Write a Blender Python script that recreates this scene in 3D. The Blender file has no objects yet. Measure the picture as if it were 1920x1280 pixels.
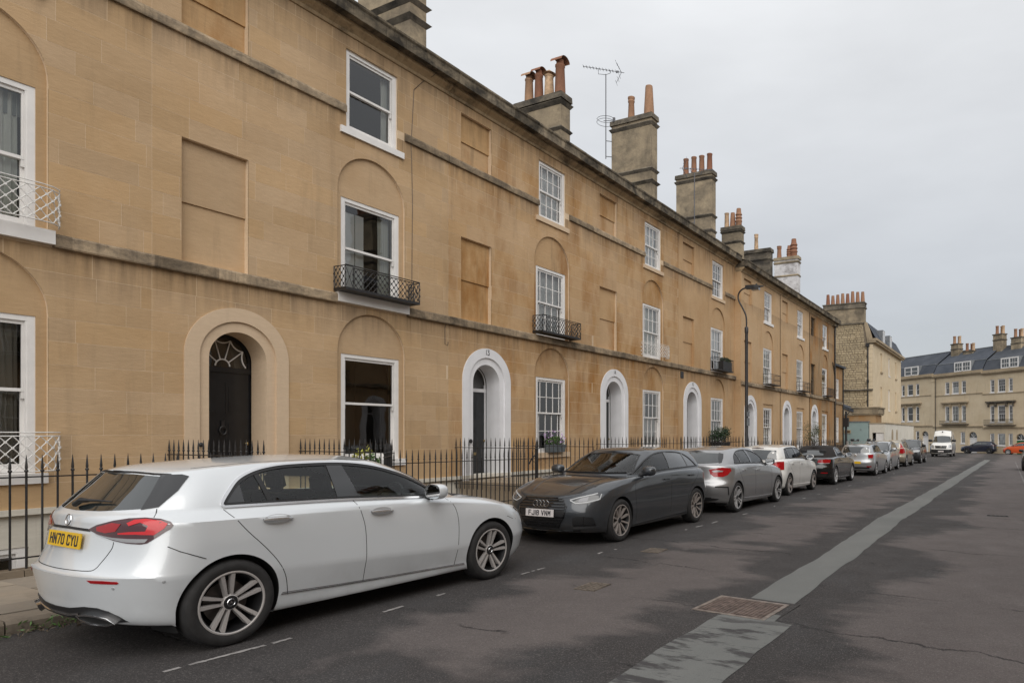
import bpy, bmesh, math, random
import numpy as np
from mathutils import Vector, Matrix, Quaternion
from mathutils.bvhtree import BVHTree
from mathutils.geometry import delaunay_2d_cdt

random.seed(7)
R = random.Random(11)
scene = bpy.context.scene
COL = scene.collection
rad = math.radians

# ------------------------------------------------------------------ camera
cam_d = bpy.data.cameras.new('camera')
cam_d.sensor_width = 36.0
cam_d.lens = 1235.0 / 1920.0 * 36.0
cam_d.shift_x = -(1278.0 - 960.0) / 1920.0
cam_d.shift_y = (813.0 - 640.0) / 1920.0
cam_d.clip_start = 0.1
cam_d.clip_end = 3000.0
cam = bpy.data.objects.new('camera', cam_d)
COL.objects.link(cam)
cam.location = (0.0, 0.0, 1.6)
cam.rotation_euler = (rad(90), 0.0, math.atan(622.0 / 1235.0))
scene.camera = cam

# ------------------------------------------------------------------ sky (overcast), sun, exposure
SUN_EL, SUN_AZ = 37.0, 140.0          # azimuth clockwise from +Y (the far end of the street)
w = bpy.data.worlds.new('World')
scene.world = w
w.use_nodes = True
nt = w.node_tree
nt.nodes.clear()
out = nt.nodes.new('ShaderNodeOutputWorld')
bg = nt.nodes.new('ShaderNodeBackground')
bg.inputs['Strength'].default_value = 0.1
nt.links.new(bg.outputs[0], out.inputs[0])
sky = nt.nodes.new('ShaderNodeTexSky')
sky.sky_type = 'NISHITA'
sky.sun_disc = False
sky.sun_elevation = rad(SUN_EL)
sky.sun_rotation = rad(SUN_AZ)
tc = nt.nodes.new('ShaderNodeTexCoord')
sep = nt.nodes.new('ShaderNodeSeparateXYZ')
nt.links.new(tc.outputs['Generated'], sep.inputs[0])
ramp = nt.nodes.new('ShaderNodeValToRGB')     # overcast: darker to the horizon, brightest overhead
ramp.color_ramp.elements[0].position = 0.0
ramp.color_ramp.elements[0].color = (0.47, 0.485, 0.505, 1)
ramp.color_ramp.elements[1].position = 1.0
ramp.color_ramp.elements[1].color = (1.0, 1.0, 1.0, 1)
e = ramp.color_ramp.elements.new(0.20); e.color = (0.56, 0.575, 0.595, 1)
e = ramp.color_ramp.elements.new(0.50); e.color = (0.84, 0.85, 0.86, 1)
nt.links.new(sep.outputs['Z'], ramp.inputs['Fac'])
mp = nt.nodes.new('ShaderNodeMapping')
mp.inputs['Scale'].default_value = (1.0, 1.0, 3.2)
nt.links.new(tc.outputs['Generated'], mp.inputs[0])
n1 = nt.nodes.new('ShaderNodeTexNoise')
n1.inputs['Scale'].default_value = 2.3
n1.inputs['Detail'].default_value = 7.0
n1.inputs['Roughness'].default_value = 0.5
nt.links.new(mp.outputs[0], n1.inputs['Vector'])
mr = nt.nodes.new('ShaderNodeMapRange')
mr.inputs['From Min'].default_value = 0.3
mr.inputs['From Max'].default_value = 0.7
mr.inputs['To Min'].default_value = 0.89
mr.inputs['To Max'].default_value = 1.08
nt.links.new(n1.outputs['Fac'], mr.inputs['Value'])
mul = nt.nodes.new('ShaderNodeVectorMath'); mul.operation = 'SCALE'
nt.links.new(ramp.outputs[0], mul.inputs[0])
nt.links.new(mr.outputs[0], mul.inputs['Scale'])
sc10 = nt.nodes.new('ShaderNodeVectorMath'); sc10.operation = 'SCALE'
sc10.inputs['Scale'].default_value = 7.1
nt.links.new(mul.outputs[0], sc10.inputs[0])
mix = nt.nodes.new('ShaderNodeMix'); mix.data_type = 'RGBA'
mix.inputs['Factor'].default_value = 0.9
nt.links.new(sky.outputs[0], mix.inputs['A'])
nt.links.new(sc10.outputs[0], mix.inputs['B'])
nt.links.new(mix.outputs['Result'], bg.inputs['Color'])

sun_d = bpy.data.lights.new('sun', 'SUN')
sun_d.energy = 1.5
sun_d.angle = rad(70)
sun_d.color = (1.0, 0.96, 0.9)
sun = bpy.data.objects.new('sun', sun_d)
COL.objects.link(sun)
_el, _az = rad(SUN_EL), rad(SUN_AZ)
_dir = Vector((math.sin(_az) * math.cos(_el), math.cos(_az) * math.cos(_el), math.sin(_el)))
sun.rotation_euler = _dir.to_track_quat('Z', 'Y').to_euler()
sun.location = (20, 20, 40)

scene.view_settings.view_transform = 'Standard'
scene.view_settings.look = 'None'
scene.view_settings.gamma = 1.0
scene.view_settings.use_curve_mapping = False
scene.view_settings.exposure = 0.56
scene.render.engine = 'CYCLES'
scene.cycles.max_bounces = 8
scene.cycles.transparent_max_bounces = 12
scene.cycles.use_denoising = True
SLOPE = -0.0099
def ground(y):
    return SLOPE * y
# ------------------------------------------------------------------ helpers
def setp(o, label=None, cat=None, group=None, kind=None):
    if label: o['label'] = label
    if cat: o['category'] = cat
    if group: o['group'] = group
    if kind: o['kind'] = kind
    return o

def empty(name, loc=(0, 0, 0), rz=0.0, label=None, cat=None, group=None):
    o = bpy.data.objects.new(name, None)
    COL.objects.link(o)
    o.empty_display_size = 0.2
    o.location = loc
    o.rotation_euler = (0, 0, rz)
    return setp(o, label, cat, group)

def link_mesh(name, me, parent=None, loc=None):
    o = bpy.data.objects.new(name, me)
    COL.objects.link(o)
    if parent is not None: o.parent = parent
    if loc is not None: o.location = loc
    return o

def clone(o, parent=None):
    c = o.copy()
    COL.objects.link(c)
    c.parent = parent
    for ch in o.children:
        clone(ch, c)
    return c

def smooth_mesh(me, angle=35.0):
    n = len(me.polygons)
    me.polygons.foreach_set('use_smooth', [True] * n)
    try:
        me.set_sharp_from_angle(angle=rad(angle))
    except Exception:
        pass

def frame_from(t):
    t = Vector(t).normalized()
    up = Vector((0, 0, 1)) if abs(t.z) < 0.95 else Vector((1, 0, 0))
    a = t.cross(up).normalized()
    return a, t.cross(a).normalized()

class MB:
    def __init__(self):
        self.v = []; self.f = []; self.m = []
    def add(self, vs, fs, mi=0):
        b = len(self.v)
        self.v.extend([tuple(p) for p in vs])
        self.f.extend([tuple(i + b for i in f) for f in fs])
        self.m.extend([mi] * len(fs))
        return self
    def box(self, x0, y0, z0, x1, y1, z1, mi=0):
        vs = [(x0, y0, z0), (x1, y0, z0), (x1, y1, z0), (x0, y1, z0), (x0, y0, z1), (x1, y0, z1), (x1, y1, z1), (x0, y1, z1)]
        return self.add(vs, [(0, 3, 2, 1), (4, 5, 6, 7), (0, 1, 5, 4), (1, 2, 6, 5), (2, 3, 7, 6), (3, 0, 4, 7)], mi)
    def obox(self, c, ax, ay, az, mi=0):
        c, ax, ay, az = Vector(c), Vector(ax), Vector(ay), Vector(az)
        vs = [c + sx * ax + sy * ay + sz * az for sz in (-1, 1) for (sx, sy) in ((-1, -1), (1, -1), (1, 1), (-1, 1))]
        return self.add(vs, [(0, 3, 2, 1), (4, 5, 6, 7), (0, 1, 5, 4), (1, 2, 6, 5), (2, 3, 7, 6), (3, 0, 4, 7)], mi)
    def prism(self, poly, xf, xb, mi=0, back=True):
        # poly: (y,z) counter-clockwise seen from +X, front at xf, back at xb
        n = len(poly)
        vs = [(xf, y, z) for y, z in poly] + [(xb, y, z) for y, z in poly]
        fs = [tuple(range(n))]
        if back: fs.append(tuple(range(2 * n - 1, n - 1, -1)))
        for i in range(n):
            j = (i + 1) % n
            fs.append((i, n + i, n + j, j))
        return self.add(vs, fs, mi)
    def tube(self, pts, r, seg=6, mi=0, caps=True):
        pts = [Vector(p) for p in pts]
        rs = r if isinstance(r, (list, tuple)) else [r] * len(pts)
        vs = []; fs = []
        a = None
        for i, p in enumerate(pts):
            t = (pts[min(i + 1, len(pts) - 1)] - pts[max(i - 1, 0)])
            if t.length < 1e-9: t = Vector((0, 0, 1))
            t.normalize()
            if a is None:
                a, b = frame_from(t)
            else:
                a = (a - t * a.dot(t))
                if a.length < 1e-6: a, b = frame_from(t)
                a.normalize(); b = t.cross(a)
            for k in range(seg):
                th = 2 * math.pi * k / seg
                vs.append(p + (a * math.cos(th) + b * math.sin(th)) * rs[i])
        for i in range(len(pts) - 1):
            for k in range(seg):
                k2 = (k + 1) % seg
                fs.append((i * seg + k, i * seg + k2, (i + 1) * seg + k2, (i + 1) * seg + k))
        if caps:
            fs.append(tuple(range(seg - 1, -1, -1)))
            n = (len(pts) - 1) * seg
            fs.append(tuple(n + k for k in range(seg)))
        return self.add(vs, fs, mi)
    def lathe(self, prof, seg=16, origin=(0, 0, 0), axis='z', mi=0, closed=False, caps=True):
        # prof: (radius, height)
        ox, oy, oz = origin
        vs = []; fs = []
        for (r, h) in prof:
            for k in range(seg):
                th = 2 * math.pi * k / seg
                cx, cy = r * math.cos(th), r * math.sin(th)
                if axis == 'z': vs.append((ox + cx, oy + cy, oz + h))
                elif axis == 'y': vs.append((ox + cx, oy + h, oz + cy))
                else: vs.append((ox + h, oy + cx, oz + cy))
        flip = axis == 'y'
        n = len(prof)
        for i in range(n - 1 if not closed else n):
            i2 = (i + 1) % n
            for k in range(seg):
                k2 = (k + 1) % seg
                q = (i * seg + k, i * seg + k2, i2 * seg + k2, i2 * seg + k)
                fs.append(q[::-1] if flip else q)
        if not closed and caps:
            if prof[0][0] > 1e-6: fs.append(tuple(range(seg)) if flip else tuple(range(seg - 1, -1, -1)))
            if prof[-1][0] > 1e-6:
                q = tuple((n - 1) * seg + k for k in range(seg))
                fs.append(q[::-1] if flip else q)
        return self.add(vs, fs, mi)
    def mesh(self, name, mat, smooth=None):
        me = bpy.data.meshes.new(name)
        me.from_pydata(self.v, [], self.f)
        mats = mat if isinstance(mat, (list, tuple)) else [mat]
        for m_ in mats: me.materials.append(m_)
        if len(mats) > 1: me.polygons.foreach_set('material_index', self.m)
        if smooth: smooth_mesh(me, smooth)
        me.update()
        return me
    def build(self, name, mat, parent=None, smooth=None, loc=None):
        return link_mesh(name, self.mesh(name, mat, smooth), parent, loc)

def arc_pts(cy, cz, r, a0, a1, n):
    return [(cy + r * math.cos(a0 + (a1 - a0) * i / n), cz + r * math.sin(a0 + (a1 - a0) * i / n)) for i in range(n + 1)]

# ------------------------------------------------------------------ materials
def _n(nt, t, **kw):
    n = nt.nodes.new(t)
    for k, v in kw.items():
        setattr(n, k, v)
    return n

class Mat:
    def __init__(self, name, rough=0.6, metal=0.0, base=(0.5, 0.5, 0.5), spec=0.5, coat=0.0):
        self.m = bpy.data.materials.new(name)
        self.m.use_nodes = True
        self.nt = self.m.node_tree
        self.b = self.nt.nodes['Principled BSDF']
        self.b.inputs['Base Color'].default_value = (*base, 1)
        self.b.inputs['Roughness'].default_value = rough
        self.b.inputs['Metallic'].default_value = metal
        self.b.inputs['Specular IOR Level'].default_value = spec
        if coat:
            self.b.inputs['Coat Weight'].default_value = coat
            self.b.inputs['Coat Roughness'].default_value = 0.03
        self.col = None
    def L(self, a, b): self.nt.links.new(a, b)
    def pos(self, scale=(1, 1, 1), obj=False):
        m = _n(self.nt, 'ShaderNodeMapping')
        m.inputs['Scale'].default_value = scale
        if obj:
            t = _n(self.nt, 'ShaderNodeTexCoord'); self.L(t.outputs['Object'], m.inputs[0])
        else:
            g = _n(self.nt, 'ShaderNodeNewGeometry'); self.L(g.outputs['Position'], m.inputs[0])
        return m.outputs[0]
    def noise(self, scale, stretch=(1, 1, 1), detail=5, rough=0.55, lo=0.35, hi=0.65, obj=False, dist=0.0):
        n = _n(self.nt, 'ShaderNodeTexNoise')
        n.inputs['Scale'].default_value = scale
        n.inputs['Detail'].default_value = detail
        n.inputs['Roughness'].default_value = rough
        n.inputs['Distortion'].default_value = dist
        self.L(self.pos(stretch, obj), n.inputs['Vector'])
        return self.rng(n.outputs['Fac'], lo, hi)
    def rng(self, s, lo, hi, t0=0.0, t1=1.0):
        r = _n(self.nt, 'ShaderNodeMapRange')
        r.inputs['From Min'].default_value = lo; r.inputs['From Max'].default_value = hi
        r.inputs['To Min'].default_value = t0; r.inputs['To Max'].default_value = t1
        self.L(s, r.inputs['Value'])
        return r.outputs[0]
    def math(self, op, a, b=None, c=None):
        n = _n(self.nt, 'ShaderNodeMath', operation=op)
        for i, x in enumerate((a, b, c)):
            if x is None: continue
            if isinstance(x, (int, float)): n.inputs[i].default_value = x
            else: self.L(x, n.inputs[i])
        return n.outputs[0]
    def mix(self, fac, a, b, mode='MIX'):
        n = _n(self.nt, 'ShaderNodeMix', data_type='RGBA', blend_type=mode)
        for key, x in (('Factor', fac), ('A', a), ('B', b)):
            if isinstance(x, (int, float)): n.inputs[key].default_value = x
            elif isinstance(x, tuple): n.inputs[key].default_value = (*x, 1) if len(x) == 3 else x
            else: self.L(x, n.inputs[key])
        return n.outputs['Result']
    def objrand(self):
        return _n(self.nt, 'ShaderNodeObjectInfo').outputs['Random']
    def xyz(self):
        s = _n(self.nt, 'ShaderNodeSeparateXYZ')
        g = _n(self.nt, 'ShaderNodeNewGeometry'); self.L(g.outputs['Position'], s.inputs[0])
        return s.outputs
    def base(self, c): self.L(c, self.b.inputs['Base Color']); return self
    def rough(self, r): self.L(r, self.b.inputs['Roughness']); return self
    def bump(self, h, strength=0.3, dist=0.01):
        b = _n(self.nt, 'ShaderNodeBump')
        b.inputs['Strength'].default_value = strength
        b.inputs['Distance'].default_value = dist
        self.L(h, b.inputs['Height']); self.L(b.outputs[0], self.b.inputs['Normal'])
        return self

def plain(name, col, rough=0.5, metal=0.0, spec=0.5, coat=0.0, var=0.0, scale=6.0, bump=0.0):
    M_ = Mat(name, rough, metal, col, spec, coat)
    if var:
        n = M_.noise(scale, obj=True)
        M_.base(M_.mix(n, tuple(c * (1 - var) for c in col), tuple(min(1, c * (1 + var)) for c in col)))
        if bump: M_.bump(n, bump, 0.01)
    return M_.m

def glass_mat(name, tint=(0.9, 0.93, 0.92), refl=1.8, wav=0.0, wscale=3.0):
    m = bpy.data.materials.new(name); m.use_nodes = True
    nt = m.node_tree; nt.nodes.clear()
    o = _n(nt, 'ShaderNodeOutputMaterial'); mx = _n(nt, 'ShaderNodeMixShader')
    tr = _n(nt, 'ShaderNodeBsdfTransparent'); tr.inputs[0].default_value = (*tint, 1)
    gl = _n(nt, 'ShaderNodeBsdfGlossy'); gl.inputs['Roughness'].default_value = 0.01
    gl.inputs['Color'].default_value = (1, 1, 1, 1)
    fr = _n(nt, 'ShaderNodeFresnel'); fr.inputs['IOR'].default_value = 1.5
    mu = _n(nt, 'ShaderNodeMath', operation='MULTIPLY'); mu.inputs[1].default_value = refl; mu.use_clamp = True
    nt.links.new(fr.outputs[0], mu.inputs[0]); nt.links.new(mu.outputs[0], mx.inputs[0])
    nt.links.new(tr.outputs[0], mx.inputs[1]); nt.links.new(gl.outputs[0], mx.inputs[2])
    nt.links.new(mx.outputs[0], o.inputs[0])
    if wav:
        g = _n(nt, 'ShaderNodeNewGeometry'); nz = _n(nt, 'ShaderNodeTexNoise'); nz.inputs['Scale'].default_value = wscale
        nz.inputs['Detail'].default_value = 1.0
        b = _n(nt, 'ShaderNodeBump'); b.inputs['Strength'].default_value = wav; b.inputs['Distance'].default_value = 0.02
        nt.links.new(g.outputs['Position'], nz.inputs['Vector']); nt.links.new(nz.outputs['Fac'], b.inputs['Height'])
        nt.links.new(b.outputs[0], gl.inputs['Normal'])
    return m

def stone(name, c0, c1, stain=(0.10, 0.075, 0.05), stain_amt=0.35, ochre=(0.42, 0.22, 0.07), ochre_amt=0.25, rnd=0.12, grain=0.35, drips=0.0):
    M_ = Mat(name, rough=0.9, spec=0.2)
    big = M_.noise(0.55, (1, 1, 1.4), 5, 0.6, 0.3, 0.7)
    c = M_.mix(big, c0, c1)
    bed = M_.noise(7.0, (1, 0.7, 3.2), 7, 0.68, 0.25, 0.75, dist=0.5)      # bedding of the limestone
    c = M_.mix(M_.rng(bed, 0, 1, 0.0, 0.30), c, tuple(x * 0.62 for x in c0))
    if ochre_amt:
        oc = M_.noise(0.9, (1, 1.3, 0.55), 6, 0.62, 0.47, 0.70)
        c = M_.mix(M_.math('MULTIPLY', oc, ochre_amt), c, ochre)
    if stain_amt:
        st = M_.noise(1.6, (1, 2.6, 0.28), 6, 0.65, 0.55, 0.78)             # rain streaks
        c = M_.mix(M_.math('MULTIPLY', st, stain_amt), c, stain)
    if drips:
        # soot and run-off below the cornice and the string courses
        z = M_.xyz()[2]
        ns = M_.noise(2.2, (1, 3.2, 0.22), 6, 0.7, 0.40, 0.72)
        wob = M_.math('MULTIPLY', M_.noise(1.1, (1, 1, 0.1), 4, 0.6, 0.3, 0.7), 0.55)
        f = None
        for lv, dep in ((4.21, .45), (8.06, .35), (9.75, .85)):
            d = M_.math('SUBTRACT', lv, z)
            k = M_.math('MULTIPLY', M_.math('GREATER_THAN', d, 0.0), M_.math('SUBTRACT', 1.0, M_.math('DIVIDE', d, M_.math('ADD', wob, dep))))
            k = M_.math('MAXIMUM', k, 0.0)
            f = k if f is None else M_.math('MAXIMUM', f, k)
        c = M_.mix(M_.math('MULTIPLY', M_.math('MULTIPLY', f, M_.math('ADD', M_.math('MULTIPLY', ns, 0.8), 0.2)), drips), c, (0.085, 0.060, 0.040))
    if rnd:
        r = M_.objrand()
        hs = _n(M_.nt, 'ShaderNodeHueSaturation')
        M_.L(M_.rng(r, 0, 1, 1 - rnd, 1 + rnd), hs.inputs['Value'])
        r2 = M_.math('FRACT', M_.math('MULTIPLY', r, 17.3))
        M_.L(M_.rng(r2, 0, 1, 1 - rnd, 1 + rnd * 0.8), hs.inputs['Saturation'])
        M_.L(c, hs.inputs['Color']); c = hs.outputs[0]
    M_.base(c)
    g = M_.noise(60, (1, 1, 1), 6, 0.7, 0.2, 0.8)
    M_.bump(M_.math('ADD', M_.math('MULTIPLY', g, 0.5), bed), grain, 0.008)
    return M_.m
# ------------------------------------------------------------------ shared materials
M = {}
SA, SB = (0.468, 0.318, 0.180), (0.57, 0.40, 0.24)
M['ashlar_clean'] = stone('ashlar_clean', SA, SB, stain_amt=0.22, ochre_amt=0.12, rnd=0.06, drips=.75)
M['ashlar_ochre'] = stone('ashlar_ochre', (0.470, 0.308, 0.166), (0.57, 0.385, 0.22), stain_amt=0.30, ochre=(0.31, 0.145, 0.04), ochre_amt=0.85, rnd=0.05, drips=.85)
M['ashlar_rust'] = stone('ashlar_rust', (0.44, 0.27, 0.13), (0.54, 0.355, 0.19), stain_amt=0.6, ochre=(0.27, 0.115, 0.028), ochre_amt=1.0, rnd=0.05, drips=.95)
M['ashlar_far'] = stone('ashlar_far', (0.470, 0.308, 0.166), (0.565, 0.385, 0.225), stain_amt=0.3, ochre=(0.36, 0.185, 0.065), ochre_amt=0.4, rnd=0.0, drips=.85)
M['ashlar_group2'] = stone('ashlar_group2', (0.49, 0.335, 0.195), (0.575, 0.40, 0.24), stain_amt=0.22, ochre_amt=0.3, rnd=0.0, drips=.6)
M['ashlar_stained'] = stone('ashlar_stained', (0.30, 0.19, 0.10), (0.42, 0.29, 0.165), stain=(0.03, 0.024, 0.02), stain_amt=0.97, ochre=(0.36, 0.15, 0.03), ochre_amt=0.75, rnd=0.0, drips=.9)
M['joint'] = stone('joint', (0.64, 0.49, 0.33), (0.74, 0.58, 0.41), stain_amt=0.2, ochre_amt=0.0, rnd=0.0)
def weathered(name, clean, mid, black, scale=1.3, amt=1.0, streak=.5, rnd=.2, lo=.42, hi=.62):
    """stone under black algae and soot in ragged patches and runs"""
    m_ = Mat(name, 0.92, spec=.15)
    c = m_.mix(m_.noise(scale * 2.2, (1, 1, 1.3), 6, .65, .3, .7), mid, clean)
    k = m_.noise(scale, (1, 1.1, 1.6), 9, .72, lo, hi, dist=.4)
    c = m_.mix(m_.math('MULTIPLY', k, amt), c, black)
    s = m_.noise(scale * 1.6, (1, 3.5, .25), 7, .7, .5, .72)
    c = m_.mix(m_.math('MULTIPLY', s, streak), c, tuple(x * .8 for x in black))
    fine = m_.noise(14, (1, 1, 1), 6, .75, .3, .75)
    c = m_.mix(m_.math('MULTIPLY', fine, .35), c, tuple(x * .55 for x in mid))
    hs = _n(m_.nt, 'ShaderNodeHueSaturation'); m_.L(m_.rng(m_.objrand(), 0, 1, 1 - rnd, 1 + rnd), hs.inputs['Value']); m_.L(c, hs.inputs['Color'])
    m_.base(hs.outputs[0]).bump(fine, .5, .012)
    return m_.m
M['string'] = weathered('string', (0.50, 0.38, 0.25), (0.30, 0.235, 0.165), (0.062, 0.054, 0.045), 1.7, .9, .5, .25, .40, .66)
M['cornice'] = weathered('cornice', (0.36, 0.29, 0.20), (0.19, 0.16, 0.12), (0.030, 0.028, 0.025), 1.5, .95, .75, .3, .36, .60)
M['bedmould'] = weathered('bedmould', (0.50, 0.37, 0.225), (0.38, 0.28, 0.17), (0.055, 0.045, 0.034), .9, .9, .5, .08, .50, .66)
M['chimney'] = weathered('chimney', (0.50, 0.40, 0.27), (0.30, 0.245, 0.175), (0.085, 0.076, 0.064), .75, .85, .55, .12, .42, .70)
M['chimney_dark'] = weathered('chimney_dark', (0.26, 0.22, 0.165), (0.15, 0.13, 0.105), (0.038, 0.036, 0.033), 1.2, .9, .5, .12)
M['chimney_white'] = weathered('chimney_white', (0.80, 0.78, 0.78), (0.62, 0.60, 0.60), (0.13, 0.105, 0.095), 1.5, .75, .3, 0, .50, .66)
M['surround_stone'] = stone('surround_stone', (0.60, 0.455, 0.315), (0.66, 0.51, 0.36), stain_amt=0.1, ochre_amt=0.0, rnd=0.0, grain=0.2)
M['surround_white'] = plain('surround_white', (0.74, 0.74, 0.76), 0.55, var=0.05, scale=2.0)
M['paint_white'] = plain('paint_white', (0.76, 0.74, 0.72), 0.4, var=0.05, scale=3.0)
M['render_white'] = stone('render_white', (0.62, 0.58, 0.50), (0.74, 0.70, 0.62), stain=(0.25, 0.21, 0.16), stain_amt=0.5, ochre_amt=0.0, rnd=0.0, grain=0.2)
M['iron'] = plain('iron', (0.018, 0.017, 0.018), 0.45, var=0.35, scale=20)
M['iron_white'] = plain('iron_white', (0.70, 0.69, 0.67), 0.5, var=0.1, scale=20)
M['door_black'] = plain('door_black', (0.010, 0.011, 0.013), 0.35, coat=0.2, var=0.2)
M['door_grey'] = plain('door_grey', (0.022, 0.024, 0.026), 0.4, var=0.2)
M['brass'] = plain('brass', (0.35, 0.27, 0.14), 0.35, metal=1.0)
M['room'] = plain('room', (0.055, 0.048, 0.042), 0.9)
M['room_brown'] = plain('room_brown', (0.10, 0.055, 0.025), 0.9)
M['glass'] = glass_mat('glass', (0.86, 0.88, 0.87), 2.1, wav=0.06, wscale=2.2)
M['curtain'] = plain('curtain', (0.84, 0.85, 0.80), 0.9)
M['curtain_dim'] = plain('curtain_dim', (0.42, 0.39, 0.34), 0.9)
M['blind'] = plain('blind', (0.86, 0.87, 0.87), 0.8)
M['blind_grey'] = plain('blind_grey', (0.30, 0.33, 0.33), 0.8)
M['slate'] = stone('slate', (0.055, 0.062, 0.074), (0.10, 0.108, 0.125), stain=(0.16, 0.16, 0.16), stain_amt=0.25, ochre_amt=0.0, rnd=0.22, grain=0.3)
M['lead'] = plain('lead', (0.16, 0.17, 0.18), 0.6, var=0.25)
def _terra():
    m_ = Mat('terracotta', 0.85, spec=0.2)
    r = m_.objrand()
    n = m_.noise(9, (1, 1, .5), 5, .6, .3, .75)
    c = m_.mix(r, (0.27, 0.115, 0.070), (0.44, 0.265, 0.16))
    c = m_.mix(m_.math('MULTIPLY', n, 0.45), c, (0.10, 0.07, 0.055))
    m_.base(c).bump(n, 0.3, 0.01)
    return m_.m
M['terracotta'] = _terra()
M['terracotta_pale'] = plain('terracotta_pale', (0.50, 0.34, 0.21), 0.85, var=0.25, scale=8)
def _asphalt():
    m_ = Mat('asphalt', 0.85, spec=0.3)
    p = m_.xyz()
    # worn, pale running bands between dark re-sealed ones; the edges wander
    warp = m_.noise(0.7, (.45, 0.9, 1), 8, 0.6, 0.25, 0.75)
    x = m_.math('ADD', p[0], m_.math('MULTIPLY', m_.math('SUBTRACT', warp, 0.5), 1.9))
    def band(a, b, e_=0.17):
        return m_.math('MULTIPLY', m_.rng(x, a - e_, a + e_), m_.rng(x, b - e_, b + e_, 1.0, 0.0))
    patch = m_.noise(0.6, (.5, .8, 1), 5, 0.55, 0.39, 0.45)
    t = m_.math('MAXIMUM', m_.math('MULTIPLY', band(-4.45, -3.0), patch), band(-1.2, 0.75))
    tone = m_.noise(0.9, (1, .35, 1), 5, .6, .3, .7)
    c = m_.mix(t, m_.mix(tone, (0.030, 0.027, 0.0265), (0.056, 0.051, 0.050)), m_.mix(tone, (0.118, 0.099, 0.094), (0.160, 0.136, 0.129)))
    mot = m_.noise(2.2, (1, 1, 1), 8, 0.72, 0.3, 0.7)
    c = m_.mix(m_.math('MULTIPLY', mot, 0.18), c, (0.062, 0.055, 0.054))
    blue = m_.noise(0.8, (1, .6, 1), 5, .6, .55, .7)
    c = m_.mix(m_.math('MULTIPLY', m_.math('MULTIPLY', blue, 0.4), m_.math('SUBTRACT', 1.0, t)), c, (0.070, 0.073, 0.078))
    ag = m_.noise(48, (1, 1, 1), 4, 0.85, 0.30, 0.70)
    ag2 = m_.noise(28, (1, 1, 1), 3, 0.8, 0.3, 0.7)
    c = m_.mix(m_.math('MULTIPLY', ag, 0.50), c, (0.028, 0.026, 0.026))
    c = m_.mix(m_.math('MULTIPLY', m_.noise(64, (1, 1, 1), 2, .7, .55, .75), 0.35), c, (0.26, 0.24, 0.23))
    spk = m_.noise(90, (1, 1, 1), 2, 0.6, 0.60, 0.68)
    c = m_.mix(m_.math('MULTIPLY', spk, 0.6), c, (0.22, 0.20, 0.19))
    # transverse cracks
    cw = m_.noise(1.6, (1, 1, 1), 6, 0.7, 0, 1)
    yy = m_.math('ADD', p[1], m_.math('ADD', m_.math('MULTIPLY', cw, 0.55), m_.math('MULTIPLY', p[0], 0.12)))
    fr = m_.math('ABSOLUTE', m_.math('SUBTRACT', m_.math('FRACT', m_.math('MULTIPLY', yy, 0.62)), 0.5))
    crack = m_.rng(fr, 0.003, 0.014, 1.0, 0.0)
    gate = m_.noise(0.7, (1, 1, 1), 3, .5, 0.46, 0.56)
    crack = m_.math('MULTIPLY', crack, gate)
    c = m_.mix(m_.math('MULTIPLY', crack, 0.85), c, (0.012, 0.011, 0.011))
    h = m_.math('SUBTRACT', m_.math('ADD', m_.math('MULTIPLY', ag, 0.6), m_.math('MULTIPLY', ag2, 0.5)), m_.math('MULTIPLY', crack, 2.0))
    m_.base(c).bump(h, 0.7, 0.006)
    m_.rough(m_.rng(mot, 0, 1, 0.72, 0.92))
    return m_.m
M['asphalt'] = _asphalt()
def _strip():
    m_ = Mat('asphalt_strip', 0.85, spec=0.3)
    n = m_.noise(1.2, (1, .5, 1), 5, .6, .3, .7)
    c = m_.mix(n, (0.165, 0.17, 0.163), (0.215, 0.217, 0.207))
    ag = m_.noise(80, (1, 1, 1), 3, .8, .25, .75)
    c = m_.mix(m_.math('MULTIPLY', ag, .35), c, (0.05, 0.05, 0.05))
    p = m_.xyz()
    wear = m_.math('MULTIPLY', m_.noise(2.3, (.8, 2.6, 1), 9, .68, .50, .58), m_.rng(p[1], 5.3, 5.8, 1.0, 0.0))
    c = m_.mix(wear, c, (0.060, 0.057, 0.058))
    m_.base(c).bump(ag, .5, .005)
    return m_.m
M['asphalt_strip'] = _strip()
def _mark():
    m_ = Mat('road_paint', 0.8)
    n = m_.noise(9, (1, 1, 1), 8, .75, .3, .75)
    m_.base(m_.mix(n, (0.42, 0.40, 0.385), (0.11, 0.10, 0.098)))
    return m_.m
M['road_paint'] = _mark()
M['slab'] = stone('slab', (0.20, 0.165, 0.125), (0.33, 0.27, 0.20), stain=(0.06, 0.05, 0.04), stain_amt=0.5, ochre_amt=0.1, rnd=0.22)
M['kerb'] = stone('kerb', (0.15, 0.125, 0.10), (0.26, 0.215, 0.165), stain=(0.035, 0.03, 0.028), stain_amt=0.7, ochre_amt=0.0, rnd=0.15)
M['plinth'] = stone('plinth', (0.13, 0.105, 0.08), (0.25, 0.20, 0.145), stain=(0.03, 0.027, 0.022), stain_amt=0.8, ochre_amt=0.05, rnd=0.15)
M['rust'] = plain('rust', (0.155, 0.115, 0.098), 0.75, metal=0.3, var=0.35, scale=14, bump=0.4)
M['steel_worn'] = plain('steel_worn', (0.26, 0.215, 0.185), 0.5, metal=0.6, var=0.3, scale=14)
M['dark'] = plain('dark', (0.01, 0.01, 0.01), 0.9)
M['leaf'] = plain('leaf', (0.055, 0.115, 0.022), 0.55, var=0.45, scale=9)
M['leaf_dark'] = plain('leaf_dark', (0.018, 0.042, 0.014), 0.6, var=0.5, scale=9)
M['leaf_olive'] = plain('leaf_olive', (0.085, 0.095, 0.042), 0.6, var=0.4, scale=9)
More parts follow.
